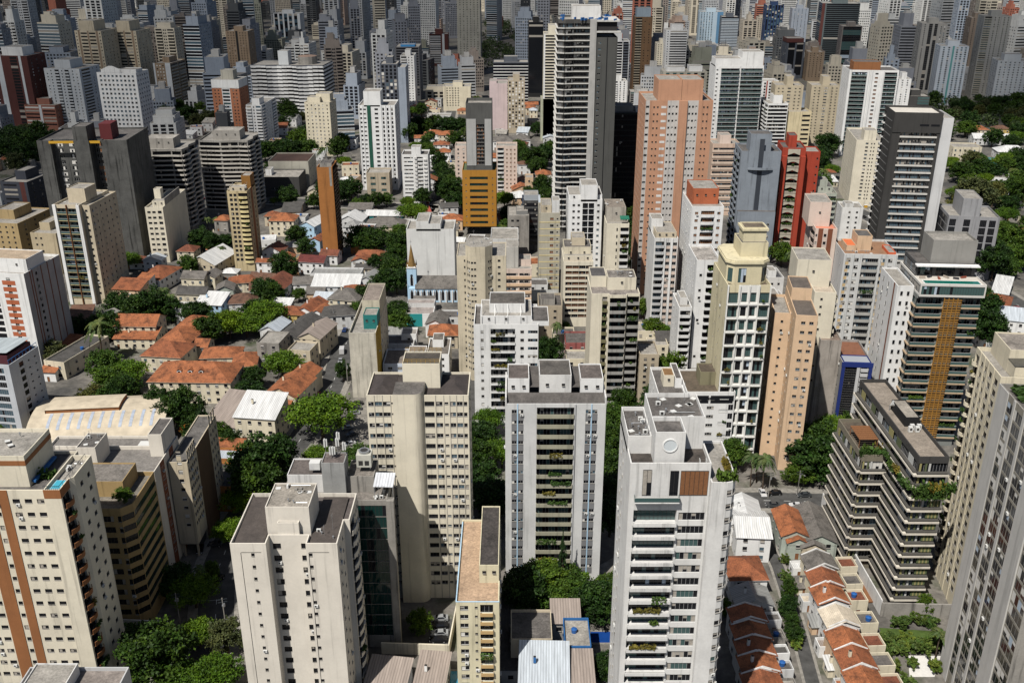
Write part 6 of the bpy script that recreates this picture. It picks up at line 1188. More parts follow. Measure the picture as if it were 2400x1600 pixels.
FT('steel blue tower with white rounded floor edges', (1692, 40), 1732, 140, DB, [RB(0,1,.8,2.5,'b',.0), BD(paint((.45,.5,.55),.4),-.3,.5,.4)], None, None, d=22, n=26, ang=-5)
FT('dark tower in a blue and white checkered glass skin', (1796, 12), 1838, 105, paint((.02,.04,.10),.3), [W(6,2.2,.02,.98,.6,2.4,'b')], None, 'the blue checkered glass tower', d=26, n=30, ang=-6)
FT('teal black glass tower with curved floor lines', (1928, 8), 2017, 150, paint((.10,.125,.13),.4), [RB(.12,.99,.8,2.6,'k',.0), SK(0,.08,MAR)], [RB(.02,.98,.8,2.6,'k',.0)], 'the teal black glass tower', d=30, n=30, ang=-8)
FT('blue grey plain tower beside the teal black glass tower', (1858, 20), 1896, 100, paint((.28,.31,.36),.6), [W(4,1,.05,.95,1,2,'b')], None, None, d=22, n=24, ang=-6)
FT('grey stone tower with dark window columns', (2162, 55), 2222, 220, paint((.33,.32,.30),.6), [W(1,1,.05,.2,1,2,'k'), RB(.28,.42,.6,2.4,'k'), RB(.5,.62,.6,2.4,'k'), W(2,1,.7,.96,1,2)], None, 'the grey stone tower', d=24, n=34, ang=-9)
FT('bluish white slab tower with a teal glass seam', (2205, 108), 2272, 246, paint((.48,.52,.57),.4), [W(2,1.6,.04,.40,.8,2.0,'b'), SK(.43,.50,paint((.1,.28,.28),.4)), W(3,1.6,.53,.97,.8,2,'b')], None, 'the bluish white slab tower', d=20, n=26, ang=-9)
FT('brown grey tower behind the bluish white slab tower', (2278, 42), 2312, 200, paint((.24,.19,.15),.6), [W(3,1,.05,.95,1,2,'k')], None, None, d=22, n=36, ang=-9)
FT('tall grey tower of green glass balconies by the park trees', (2308, 38), 2372, 228, paint((.40,.39,.36),.6), [bal(.03,.28,BGR,'t'), W(2,.9,.34,.62,1,2,'k'), W(2,.9,.68,.96,1,2,'k')], None, 'the grey park tower', d=24, n=36, ang=-10)
FT('pale blue white tower rising from the park at the photo edge', (2340, 142), 2420, 245, WG, [W(7,1.2,.03,.97,1,2,'d')], None, 'the pale blue park edge tower', d=22, n=17, ang=-10, blocks=((.2,.2,.7,.7,6),))
FT('black tower with a dark red cap', (1845, 100), 1888, 185, DB, [RB(.1,.45,.5,2.5,'k',.0), RB(.55,.9,.5,2.5,'k',.0)], None, 'the black red capped tower', d=22, n=20, blocks=((.0,.0,.9,.9,5,MAR),))
FT('brown beige block behind the flat beige slabs', (1895, 122), 1932, 190, LBR, [W(4,1,.05,.95,1,2,'k')], None, None, d=20, n=13, ang=-5)
FT('grey and brick glazed tower below the teal black glass tower', (1975, 62), 2022, 168, paint((.25,.22,.20),.6), [RB(.05,.95,.6,2.4,'t',.0), SK(.35,.5,LBR)], None, None, d=22, n=26, ang=-7)
FT('white tower behind the black glass and white framed tower', (2108, 185), 2137, 300, WHITE, [W(2,1,.1,.9,1,2,'d')], None, None, d=16, n=20, ang=-6)
FT('charcoal office with a yellow stripe beside the white framed tower', (2118, 225), 2180, 300, DGREY, [SK(.1,.18,simple('stripe_yellow',(.6,.4,.02),.6)), RB(.55,.98,.8,2.4,'t')], None, None, d=18, n=11, ang=-7, name=OT, cat='office block')
FT('dark brick office block with red brown window rows low among trees', (56, 246), 128, 305, paint((.30,.13,.09),.8), [RB(.02,.46,1,2.2,'s'), SK(.47,.55,WG), RB(.58,.98,1,2.2,'s')], None, None, d=22, n=7, ang=-6, name=AB, cat='apartment block')
FT('brown and white striped tower at the photo edge with a dark middle', (-20, 130), 62, 300, MAR, [SK(.1,.25,WG), RB(.5,.7,.5,2.4,'k',.0), SK(.75,.82,WG)], None, 'the brown and white edge tower', d=26, n=24, ang=-8, blocks=((.2,.2,.8,.8,7,WHITE),))
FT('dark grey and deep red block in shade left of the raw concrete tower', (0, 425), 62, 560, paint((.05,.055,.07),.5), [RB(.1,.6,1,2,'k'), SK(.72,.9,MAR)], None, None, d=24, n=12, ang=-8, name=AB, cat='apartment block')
FT('low ochre beige block with rows of tiny windows at the photo edge', (-60, 520), 40, 610, paint((.42,.31,.16),.9), [W(6,1,.05,.95,1,2,'k')], None, None, d=30, n=7, ang=-8, name=AB, cat='apartment block', det=2)
FT('small beige block tucked beside the ochre beige block', (70, 545), 130, 640, paint((.48,.40,.27),.9), [W(2,1,.1,.5,1,2,'k')], None, None, d=22, n=6, ang=-8, name=AB, cat='apartment block', det=2, blocks=((.1,.3,.5,.8,4),))
FT('flat charcoal shop building along the avenue', (608, 415), 700, 462, DGREY, [W(1,5,.25,.5,1,2.6,'s')], None, 'the flat charcoal shop', d=22, n=2, name='shop', cat='shop', det=2, blocks=((.1,.3,.25,.6,4,WHITE),))
FT('brown roofed concrete hall behind the charcoal shop', (628, 378), 722, 440, BGR, [W(6,2,.1,.9,1,2.2,'k')], None, None, d=26, n=3, name='hall', cat='hall', det=2, roof=tiles((.10,.05,.035),.4), blocks=())
FT('dark office block with white stripes by the avenue trees', (1190, 505), 1240, 600, CONC, [W(2,1.4,.1,.6,1,2.1,'k')], None, None, d=18, n=6, name=AB, cat='office block', det=2, blocks=((.4,.2,.95,.8,2,SHEETG),))
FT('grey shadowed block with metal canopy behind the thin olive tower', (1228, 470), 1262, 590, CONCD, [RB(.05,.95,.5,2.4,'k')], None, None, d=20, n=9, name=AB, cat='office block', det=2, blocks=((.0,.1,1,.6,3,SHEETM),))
B = FT('low peach block with balcony bands next to the six sided tower', (1184, 630), 1246, 770, PINKW, [RB(.04,.48,1,2.2,'d'), RB(.54,.94,1,2.2,'d'), BD(PEACH,-.3,.85,.4)], None, None, d=18, n=8, name=AB, cat='apartment block', det=2, blocks=((.0,.2,.5,.8,9,paint((.5,.48,.44),1)),(.5,.3,.98,.7,3)))
FT('teal glass low block with rooftop pool behind the six sided tower', (1150, 560), 1215, 640, GREYW, [RB(.05,.95,.5,2.6,'g')], None, None, d=20, n=4, name=AB, cat='office block', det=2, blocks=())
FT('white low block with dark roof patches beside the yellow ochre street block', (897, 852), 1000, 905, paint((.55,.60,.68),.7), [W(4,1.6,.05,.95,1,2,'s')], None, 'the pale blue low block', d=14, n=3, name=AB, cat='apartment block', det=2, roof=flatroof((.2,.17,.15),.7), blocks=((.55,.4,.95,.9,2.5,WHITE),))
FT('white low block with grey roof near the planted balcony tower', (1000, 830), 1052, 900, WHITE, [W(2,1.4,.1,.9,1,2,'k')], None, None, d=16, n=4, name=AB, cat='apartment block', det=2, roof=flatroof((.17,.15,.13),.8), blocks=((.2,.5,.7,.95,3,WHITE),))
FT('white shop with a teal sign band opposite the church', (950, 735), 1016, 765, WHITE, [SK(.02,.6,simple('sign_teal',(.02,.25,.25),.6))], None, None, d=15, n=2, name='shop', cat='shop', det=2, roof=flatroof((.32,.28,.26),.5), blocks=((.0,.6,.98,.95,2,GREYW),))
# ------------------------------------------------------------------ the rest of the skyline, behind everything named above
def box_px(f):
    x, y, r, root, z, w_, d_, a, ax, ay = f; c, s = math.cos(a), math.sin(a); P = []
    for u in (0, w_):
        for v in (0, d_):
            for zz in (0, z): P.append(proj(ax+c*u-s*v, ay+s*u+c*v, zz))
    return min(p[0] for p in P), min(p[1] for p in P), max(p[0] for p in P), max(p[1] for p in P)
NAMED = [(box_px(f), f[1]) for f in FOOT if f[4] > 12]
rs = random.Random(23); COLW = [((.62,.62,.60),'white'),((.60,.54,.43),'cream'),((.44,.45,.46),'pale grey'),((.27,.28,.31),'grey'),((.27,.23,.20),'brown'),((.42,.37,.30),'tan'),((.09,.095,.10),'charcoal'),((.30,.34,.40),'blue grey'),((.33,.12,.08),'brick red'),((.52,.38,.30),'peach'),((.36,.36,.28),'olive grey')]
FILL = []; far = None
def far_tower(x, y, zt, wd, dp, ang, c, far=None):
    wall = paint(c[0], .6); st = rs.randrange(6); desc = ('window dashed','balconied','ribbon windowed','column windowed','white lined','densely gridded')[st]
    root = obj(AT, bpy.data.meshes.new(AT), None, (x, y, 0), R(ang))
    B = Building(root, [(0,0),(wd,0),(wd,dp),(0,dp)], zt, wall, max(2, round(zt/3.05)), 3.4, .6, rs.choice((ROOFL, ROOF)), 0); nw = max(2, int(wd/3.2))
    it = ([W(nw,1.7,.04,.96,.8,2.3,'k')], [bal(.05,.36,wall), W(2,1.3,.4,.6,.8,2.2,'k'), bal(.64,.95,wall)], [RB(.03,.97,.9,2.3,'k',.0)], [RB(.1,.3,.4,2.5,'k',.0), RB(.4,.6,.4,2.5,'k',.0), RB(.7,.9,.4,2.5,'k',.0)], [RB(0,1,.6,2.6,'b',.0), BD(WG,-.2,.5,.2)], [W(nw+2,1.3,.03,.97,.8,2.3,'k')])[st]
    B.face(0, *it); sd_ = [W(max(2,int(dp/4)),1.2,.06,.94,1,2.1,'d')]; B.face(1, *sd_) if x < 0 else B.face(3, *sd_)
    if rs.random() < .45:
        e = rs.uniform(.08,.2); hh = rs.uniform(4,14); B.block(wd*e, dp*e, wd*(1-e), dp*(1-e), hh); B.block(wd*.35, dp*.35, wd*.65, dp*.65, hh+rs.uniform(2,6), paint((.45,.44,.42),.6))
    if rs.random() < .4:
        q = rs.uniform(8,20); B.single.tube((wd*.5,dp*.5,zt),(wd*.5,dp*.5,zt+q),.25,.1,RAIL,5)
    a, b = rs.uniform(.05,.4), rs.uniform(.6,.95); B.block(wd*a, dp*.2, wd*b, dp*.8, rs.uniform(3,8))
    if rs.random() < .4: B.block(wd*(a+.1), dp*.3, wd*(b-.12), dp*.7, rs.uniform(9,12))
    B.emit(); return root, desc
nfill = 0; stuff = []
Yr = 760.0
while Yr < 2750:
    X = -Yr*.60-60
    while X < Yr*.60+60:
        X += rs.uniform(22, 50)*(1 if Yr < 1300 else 1.35); y = Yr+rs.uniform(-25, 25); x = X
        wd, dp = rs.uniform(12, 25), rs.uniform(14, 30); zt = max(min(rs.gauss(58, 20), 70 if y < 1100 else 118), 16)
        if rs.random() < .22: zt = rs.uniform(12, 30)
        px, py = proj(x+wd/2, y, 0)
        if py < -3 or not -60 < px < 2460: continue
        if py > 268 and 940 < px < 1290: continue
        if Yr < 1000 and px > 2150 and py > 215: continue                       # the wooded quarter
        if Yr < 1500 and 1130 < px < 1215 and y > 900: continue                 # the wooded slope
        if any(math.hypot(x+wd/2-f[0], y+dp/2-f[1]) < f[2]+wd*.75 for f in FOOT): continue
        ok = False
        for _ in range(4):
            p0, p1 = proj(x, y, zt), proj(x+wd, y, zt); pb = proj(x, y, 0)[1]
            bx = (p0[0]-4, p0[1]-6, p1[0]+4, pb)
            hide = [n for n in NAMED if n[1] > y and n[0][0] < bx[2] and n[0][2] > bx[0] and n[0][1] < bx[3]-2 and n[0][1]+.72*(n[0][3]-n[0][1]) > bx[1]]
            if not hide: ok = True; break
            zt *= .72
        if not ok or zt < 9: continue
        if p0[1] < -150 and False: continue
        c = rs.choices(COLW, (12,7,5,2,1,2,1,1,1,2,.4) if px > 1300 and y > 1450 else (7,5,6,4,2,2,3,3,1,1,.4) if px > 1250 else (6,3,6,6,1.5,1,4,4,1,.5,.6))[0]  # wall colours carry light: paler for sunlit far right, greyer and bluer left
        root, desc = far_tower(x, y, zt, wd, dp, rs.choice((0,-4,-8,5,12,-14)), c)
        FOOT.append((x+wd/2, y+dp/2, .5*math.hypot(wd, dp), root, zt, wd, dp, root.rotation_euler.z, x, y)); nfill += 1
        lab = '%s%s %s tower' % ('tall ' if zt > 75 else 'low ' if zt < 30 else '', c[1], desc)
        if nfill <= 215: tag(root, lab, 'tower', 'far towers of the skyline', True)
        else: stuff.append(root)
    Yr += 46 if Yr < 1300 else 75
if stuff:                                                                      # beyond the first few hundred: one distant mass
    m = MB()
    for o in stuff:
        me = o.data; b = len(m.v); c, s = math.cos(o.rotation_euler.z), math.sin(o.rotation_euler.z); L = o.location
        m.v += [(L.x+c*v.co.x-s*v.co.y, L.y+s*v.co.x+c*v.co.y, v.co.z) for v in me.vertices]; idx = [m.mi(q) for q in me.materials]
        for pl in me.polygons: m.f.append(tuple(b+q for q in pl.vertices)); m.m.append(idx[pl.material_index]); m.sm.append(False)
        bpy.data.objects.remove(o); bpy.data.meshes.remove(me)
    o = m.build('distant_city'); o['kind'] = 'stuff'
print('fill towers', nfill)
# ================================================================== low buildings, one by one
# church
def church():
    Y = base_Y(708); a = at_Y(957, 676, Y); wd = spot((957,676), 1074, 708)[3]; t = thing('church', 'light blue church with pointed windows and a brown spire', 'church', (a.x, a.y, 0)); z = a.z; LAND.append((1015, 690, 'the light blue church', a.y)); dp = 13
    FOOT.append((a.x+wd/2, a.y+dp/2, .5*math.hypot(wd, dp), t, z, wd, dp, 0, a.x, a.y))
    m = MB(); m.box(0,0,0,wd,dp,z,LBLUE); m.poly([(wd,0,z),(wd,dp,z),(wd,dp/2,z+4)], LBLUE); m.poly([(0,0,z),(0,dp/2,z+4),(0,dp,z)], LBLUE); m.build('wall', t)
    r = MB(); r.poly([(3,-.4,z-.1),(wd+.2,-.4,z-.1),(wd+.2,dp/2,z+4.1),(3,dp/2,z+4.1)], GREY_T, [(0,0),(wd,0),(wd,8),(0,8)]); r.poly([(wd+.2,dp+.4,z-.1),(3,dp+.4,z-.1),(3,dp/2,z+4.1),(wd+.2,dp/2,z+4.1)], GREY_T, [(0,0),(wd,0),(wd,8),(0,8)]); r.build('roof', t)
    k = MB(); h_ = min(5, z-1.2)
    pts = [(-.6,0),(.6,0),(.6,h_*.7),(.35,h_*.88),(0,h_),(-.35,h_*.88),(-.6,h_*.7)]; k.poly([(x,-.02,zz) for x,zz in pts], GLASS)
    for i in range(len(pts)):
        p, q = pts[i], pts[(i+1)%len(pts)]; k.poly([(p[0],-.02,p[1]),(p[0]*1.3,-.1,p[1]+(.2 if p[1]>.1 else 0)),(q[0]*1.3,-.1,q[1]+(.2 if q[1]>.1 else 0)),(q[0],-.02,q[1])], WHITE)
    wm = k.mesh('window')
    for i in range(8): obj('window', wm, t, (1.6+i*(wd-2.4)/7.2, 0, .9))
    for i in range(8): b = MB(); b.box(-.25,-.7,0,.25,-.003,z*.85,WHITE); b.build('buttress', t, (1.6+(i+.5)*(wd-2.4)/7.2, 0, 0))
    s = MB(); s.box(-.6,2,0,3.6,6.2,z+9,LBLUE); s.box(-.8,1.8,z+9.001,3.8,6.4,z+9.5,WHITE)
    for x in (-.7,3.3):
        for y in (1.9,5.9): s.tube((x+.2,y+.2,z+9.5),(x+.2,y+.2,z+12),.3,.02,simple('spire',(.20,.12,.04),.7,0,.3,.25,1),6)
    so_ = s.build('steeple', t); n = 8; sp = MB()
    for i in range(n):
        A, B_ = 2*math.pi*i/n+.39, 2*math.pi*(i+1)/n+.39; sp.poly([(1.5+1.9*math.cos(A),4.1+1.9*math.sin(A),z+9.5),(1.5+1.9*math.cos(B_),4.1+1.9*math.sin(B_),z+9.5),(1.5,4.1,z+20)], simple('spire',(.2,.12,.04)))
    sp.build('spire', so_); q = MB(); q.tube((1.5,1.97,z+5.5),(1.5,1.9,z+5.5),.6,.6,GLASS,16); q.build('rose_window', so_); obj('window', wm, so_, (1.5,1.99,z+.6)); c = MB(); c.box(1.42,4.06,z+19.9,1.56,4.14,z+21.8,METAL); c.box(1.1,4.06,z+20.9,1.9,4.14,z+21.05,METAL); c.build('cross', so_)
church()
# barrel roofed gym
def gym():
    p = at_z(58, 1062, 1.5); q = at_z(385, 1045, 1.5); L = (q-p).length; ang = math.atan2(q.y-p.y, q.x-p.x); D = 31; t = thing('sports_hall', 'sports hall under a long cream barrel vault with pale skylight strips', 'sports hall', (p.x, p.y, 0), ang); FOOT.append((p.x+L/2, p.y+D/2, 27, t, 9, L, D, ang, p.x, p.y)); LAND.append((215, 985, 'the barrel vault hall', p.y))
    CV = simple('vault_cream', (.50,.43,.325), .7, 0, .3, .2, .25); SKY_ = simple('skylight_panel', (.36,.40,.47), .4, 0, .4, .2, .8); n = 22
    P = [(D/2-D/2*math.cos(math.pi*i/n), 1.2+9.0*math.sin(math.pi*i/n)**.85) for i in range(n+1)]; m = MB()
    for i in range(n): m.poly([(0,*P[i]),(L,*P[i]),(L,*P[i+1]),(0,*P[i+1])], CV, smooth=True)
    m.poly([(0,*c) for c in P]+[(0,D,0),(0,0,0)], CV); m.poly(([(L,*c) for c in P]+[(L,D,0),(L,0,0)])[::-1], CV); m.poly([(0,0,0),(L,0,0),(L,*P[0]),(0,*P[0])], CV); m.poly([(0,D,0),(0,*P[-1]),(L,*P[-1]),(L,D,0)], CV); m.build('vault', t)
    for k in range(11):
        x = L*(.14+.075*k); s = MB()
        for i in range(5, 9):
            a, b = P[i], P[i+1]; s.poly([(x,a[0]-.03,a[1]+.05),(x+1.0,a[0]-.03,a[1]+.05),(x+1.0,b[0]-.03,b[1]+.05),(x,b[0]-.03,b[1]+.05)], SKY_)
        s.build('skylight', t)
    v = MB(); x0, x1 = L*.1, L*.64; Q = [(c[0], c[1]+1.3) for c in P[9:15]]
    for i in range(5): v.poly([(x0,*Q[i]),(x1,*Q[i]),(x1,*Q[i+1]),(x0,*Q[i+1])], CV); v.poly([(x0,Q[i][0],Q[i][1]-1.6),(x0,*Q[i]),(x0,*Q[i+1]),(x0,Q[i+1][0],Q[i+1][1]-1.6)], BROWN); v.poly([(x1,Q[i][0],Q[i][1]-1.6),(x1,Q[i+1][0],Q[i+1][1]-1.6),(x1,*Q[i+1]),(x1,*Q[i])], BROWN)
    v.poly([(x0,Q[0][0]+.3,Q[0][1]-1.6),(x1,Q[0][0]+.3,Q[0][1]-1.6),(x1,Q[0][0]+.3,Q[0][1]),(x0,Q[0][0]+.3,Q[0][1])], BROWN); v.build('raised_roof', t)
gym()
s1 = house(460, 868, 30, 17, 8.5, 'hx', 'R', 'c', -2, 'school building with an orange hip roof and three white dormers', cat='school', name='school_building', rise=4.6); LAND.append((460, 900, 'the three dormer school', 320))
for k in range(3):
    m = MB(); m.box(-.8,0,0,.8,2.2,1.3,WHITE); m.poly([(-1.0,-.2,1.25),(0,-.2,2.0),(0,2.6,2.0),(-1.0,2.6,1.25)], RED_T2, [(0,0),(0,1),(2,1),(2,0)]); m.poly([(0,-.2,2.0),(1.0,-.2,1.25),(1.0,2.6,1.25),(0,2.6,2.0)], RED_T2, [(0,0),(0,1),(2,1),(2,0)]); m.box(-.5,-.02,.3,.5,-.005,1.15,GLASS)
    m.build('dormer', s1, (10.5+k*4.0, 3.6, 9.9))
HS = [ # px, py, w, d, h, form, roof, wall, ang, label
 (328,748,17,12,8,'gx','R','c',-2,'cream school wing with a long orange gable roof'), (322,782,17,8,4.5,'s','R','c',-2,'lean-to orange roof in front of the cream school wing'),
 (425,782,13,17,7,'hy','R','c',-8,None),(395,815,16,14,7,'hx','r','c',-8,None),(455,752,11,14,6,'hy','R','c',-8,None),(520,822,15,10,6,'hx','R','c',5,None),(575,838,9,13,6,'hy','R','c',8,None),(470,800,8,8,5,'gx','R','o',-4,None),
 (180,815,9,27,6.5,'f','G','c',-15,'long low cream wing with a dark flat roof and round topped windows'),(160,800,7,9,4,'s','R','w',-12,None),(118,862,6,5,4,'s','R','w',-5,None),
 (372,635,13,20,6.5,'hx','r','w',-14,None),(306,668,13,9,7.5,'s','r','k',-8,'white and pink villa with an orange roof terrace'),(340,650,6,7,8.5,'s','R','w',-10,None),(441,580,9,9,5,'hx','d','c',-5,None),(497,600,15,22,6,'gy','w','o',-14,'warehouse with a bright white ribbed roof beside a tall palm'),
 (459,642,11,9,7,'gx','g','c',-6,None),(455,678,13,9,7.5,'gx','G','c',-4,None),(498,702,12,10,5.5,'s','w','b',-8,None),(495,640,7,9,6,'gy','g','c',-8,None),(572,652,14,9,5,'hx','r','c',12,None),(571,697,12,11,5.5,'hx','b','g',8,None),(528,670,8,9,5,'gy','g','S',8,None),(610,668,9,10,5,'gx','b','w',8,None),
 (665,508,14,12,9,'hx','R','c',-3,'three storey cream house with an orange roof and square windows'),(640,500,8,8,6,'hx','r','o',-4,None),(705,505,7,8,7.5,'f','f','g',-3,None),(735,518,9,16,7,'gy','w','b',-18,'narrow light blue house with a white ribbed roof'),(745,556,6,9,6,'gy','r','b',-14,None),(644,580,10,10,6.5,'gy','d','w',-8,None),(622,608,8,5,6,'gx','r','w',-3,None),(735,605,13,9,6.5,'gx','M','w',-10,'white house with a deep maroon roof below the orange brick slab'),
 (648,660,13,16,5,'gy','d','w',-12,None),(620,650,12,12,4.5,'gx','b','w',-12,None),(790,634,24,9,7,'f','s','g',-2,'wide hall with white sheet roof and parapet beside blue tanks'),(790,660,22,10,5.5,'s','w','g',-2,None),(868,650,11,12,5.5,'gy','s','g',-12,None),(712,655,9,9,4.5,'gx','g','w',4,None),
 (684,725,12,9,6,'hx','r','y',-4,'small yellow house with a tiled hip roof and two shuttered windows'),(730,715,9,15,6,'gy','r','w',-14,None),(752,724,7,9,6,'gy','R','w',-12,None),(793,725,15,11,6.5,'hx','G','g',10,'grey roofed corner house with a rounded front'),(815,688,14,13,6,'hy','g','c',-14,None),(830,672,9,7,6,'hx','r','b',6,None),(762,690,8,8,4,'gx','m','w',-10,None),(740,680,8,6,4,'s','g','k',3,None),
 (702,765,10,24,8,'gy','G','G',-14,'long dark roofed workshop beside the spreading tree'),(745,770,9,17,9,'gy','p','o',-14,'long pinkish ribbed roof building on the street corner'),(640,790,9,12,11,'f','f','G',-8,'grey three storey block with blank walls'),(710,810,9,9,9,'f','f','o',-10,None),(680,900,12,17,8,'gy','R','c',-14,'orange gabled workshop with a white capped ridge'),(715,868,9,9,7.5,'gy','R','c',-14,None),(655,945,8,9,5.5,'s','R','k',-6,None),(645,760,8,12,6,'gy','m','g',-14,None),
 (612,955,14,13,10,'s','w','c',-8,'cream office with a gleaming white sheet roof and green windows'),(555,965,15,19,4.5,'s','p','w',-14,None),(520,1040,14,5,4,'s','R','r',-4,None),(530,1062,10,7,4,'f','m','r',-4,None),(512,1110,13,14,8,'f','G','r',-4,'dull red walled block with a grey sheet top'),
 (855,566,13,11,4.5,'gx','r','r',-3,None),(905,520,22,14,5,'hx','g','o',-3,None),(902,500,22,6,5,'s','w','t',-3,'low building with a white roof and teal wall near a blue tank'),(825,510,14,14,5,'gy','w','g',-8,None),(845,485,14,8,4.5,'s','g','g',-2,None),(940,520,14,12,5,'f','f','g',0,None),(870,590,14,7,6,'hx','r','p',-4,'hot pink corner house under a grey and orange roof'),(850,605,10,7,5,'gy','r','g',-8,None),(862,622,11,6,5,'gx','G','o',-8,None),(775,590,9,8,5,'gx','d','w',-8,None),
 (1060,508,12,10,6,'hx','R','k',0,None),(1040,500,6,6,7,'f','F','w',0,None),(1055,530,9,8,5,'gx','g','c',0,None),(1018,310,16,10,6,'hx','R','w',0,None),(1052,312,16,10,6,'hx','R','c',0,None),(1035,335,12,9,5,'hx','r','w',0,None),(1040,352,10,9,5,'hx','R','w',3,None),(1010,420,10,12,6,'gy','R','w',4,None),(1025,372,16,12,6,'gx','w','w',0,None),(1030,268,20,12,9,'f','f','g',0,None),
 (1225,425,13,12,5,'gy','r','w',0,None),(1240,412,5,10,13,'f','f','k',0,None),(1273,403,10,9,7,'hx','R','k',0,None),(1222,438,12,10,6,'gy','R','k',6,None),(1280,440,8,10,6,'gy','R','w',3,None),(1180,325,16,14,7,'hx','g','w',0,None),(1220,322,14,14,7,'hx','g','w',4,None),(1245,470,10,10,8,'s','m','n',0,None),
 (925,795,16,9,7,'f','F','w',0,None),(960,775,6,7,9,'f','f','w',0,None),(1040,770,12,11,6,'hx','R','o',0,'orange roofed house with a dormer between white blocks'),(1062,735,10,9,5,'f','F','g',0,None),(1025,745,8,12,6,'gy','g','w',-6,None),(995,700,9,8,5,'gx','g','w',0,None),(1350,790,9,12,6.5,'f','F','q',0,'small dull red walled house between tall towers'),(1320,775,9,8,5,'f','F','c',0,None),(1350,830,8,9,6,'f','f','c',0,None),(1260,660,9,9,8,'f','F','g',0,None),(1275,690,12,11,5,'gx','s','G',0,None),(1570,785,12,10,5,'gx','G','c',0,None),(1540,800,8,8,5,'f','f','c',0,None),(1510,765,8,10,6,'f','f','c',0,None),
 (1745,1195,9,13,7,'gy','w','w',-4,None),(1760,1222,9,13,8,'gx','w','w',-4,'white two storey villa with a bright sheet roof'),(1852,1220,7,13,6.5,'gy','R','S',-2,'sage green house with an orange tiled roof'),(1866,1252,5.5,6,5.5,'gy','R','S',-2,None),(1908,1225,9,17,5.5,'gy','g','S',-4,None),(1902,1260,6,8,5,'gy','g','o',-6,None),(1745,1325,9.5,10,6,'hy','r','w',2,None),(1762,1392,9,7,5,'gy','s','g',2,None),
 (2335,700,12,16,6,'hx','r','c',-30,None),(2380,735,14,14,7,'gx','m','w',-20,None),(2350,668,7,22,4,'s','w','w',-30,'long white bus shelter roof beside the road'),(2350,412,34,13,5,'f','f','w',-12,'long flat white school building among the park trees'),(2290,300,16,10,6,'hx','R','c',0,None),(2345,298,12,9,7,'hx','b','y',0,'yellow ochre villa in the park'),(2320,320,28,12,5,'gx','w','g',-5,None),(2260,340,20,16,10,'f','f','c',-5,None),(2370,350,22,14,6,'hx','w','w',-8,None),(2330,372,10,6,5,'f','m','t',-5,None),(2205,490,8,10,8,'f','f','y',-8,'bright yellow building beside the charcoal banded tower'),(2195,512,9,10,6,'f','f','y',-8,None),(2380,460,12,10,5,'gx','m','w',-20,None),(2085,512,12,10,5,'gx','g','w',-6,None),
 (1245,1462,9.5,10.5,9,'f','F','o',0,'tan flat roofed annex with four air conditioners'),(1275,1560,10.5,11,7.5,'s','m','B',-2,'blue walled shed with a shimmering metal roof'),(1352,1480,6,10,8,'f','f','B',0,None),(1362,1560,5,9,7,'s','p','B',0,None),(1325,1433,6.5,6.5,7,'s','p','G',0,None),
 (910,1580,9,8,4,'s','p','w',-8,None),(1012,1575,6.5,11,4,'s','p','w',-6,'carport under a pinkish ribbed roof'),(1180,1480,7,24,4,'s','G','G',0,None)]
for k, hrow in enumerate(HS): house(*hrow)
for k, (x, y, rf, w_, lab) in enumerate(((1922,1312,'g','c','grey roofed terrace house at the head of the row'),(1934,1352,'r','c','terrace house with a weathered brick orange roof'),(1945,1390,'R','w','terrace house with a white edged bright orange roof'),(1968,1442,'c','w','terrace house with a pale cream roof'),(1984,1494,'R','k','terrace house with a broad orange roof beside the pale cream one'),(2006,1540,'r','c','terrace house with a mottled orange roof and a blue tank'),(2028,1590,'R','w','terrace house with a roof hatch at the bottom photo edge'))):
    house(x, y, 7.6, 6.6, 6.6, 'gy', rf, w_, 3, lab, par=True, group='terrace houses along the lane'); house(x+62, y+4, 4.5, 4.5, 4.2, 'f', 'F' if k % 2 else 'd', 'c', 3)
    house(x-52, y+10, 3.4, 3.4, 2.5, 's' if k % 2 else 'f', 'wgcspwR'[k], 'wcgkwcg'[k], 3, ('white sheet','weathered grey','cream tiled','grey sheet','pinkish sheet','low white sheet','orange tiled')[k]+' front porch roof facing the lane', cat='porch', name='porch', group='front porches along the lane')
for k, y in enumerate((1435, 1475, 1512, 1550, 1592)):
    house(1812+k*9, y+8, 3.4, 3.2, 3.6, 'f', 'FfGFf'[k], 'gGwgG'[k], 3, tank=k in (1, 3))
    house(1752+k*9, y, 8.2, 5.4, 6.6, 'gy', 'rRrRr'[k], 'g', 3, ('dark weathered orange roof just below the grey roofed shed','brighter orange roof with a thin white ridge cap','plain orange roof carrying a white box','orange roof with a broken shadow across it','orange roof cut by the bottom photo edge')[k], par=True, group='terrace houses behind the white balcony tower')
def wall(name, label, pts, h, th, mat, world=False):
    P = [at_z(x, y, 0) for x, y in pts]; m = MB()
    for a, b in zip(P, P[1:]):
        d = (b-a).normalized(); n = Vector((-d.y, d.x, 0))*th/2; m.prism([(a-n).xy[:], (b-n).xy[:], (b+n).xy[:], (a+n).xy[:]], 0, h, mat)
    return tag(m.build(name), label, 'wall')
wall('boundary_wall', 'white boundary wall beside the stepped block and its timber deck', [(1925,1185),(2000,1330),(2062,1440)], 4.5, .3, WHITE2); wall('garden_wall', 'ivy covered concrete wall below the stepped block', [(2062,1442),(2226,1446)], 4.0, .4, CONC)
wall('boundary_wall', 'cream wall with a yellow line behind the parked cars', [(895,1530),(1050,1535)], 3.2, .4, FCREAM); wall('boundary_wall', 'cream side wall running past the parked cars', [(1052,1535),(1070,1440)], 3.0, .3, FCREAM); wall('boundary_wall', 'pale wall between the tan ribbon block and the big dark tree', [(262,1472),(400,1478)], 3.0, .3, WARM)
wall('boundary_wall', 'leaning pale stone wall beside the planted balcony tower garden', [(1345,1440),(1440,1440)], 4, .3, WARM)
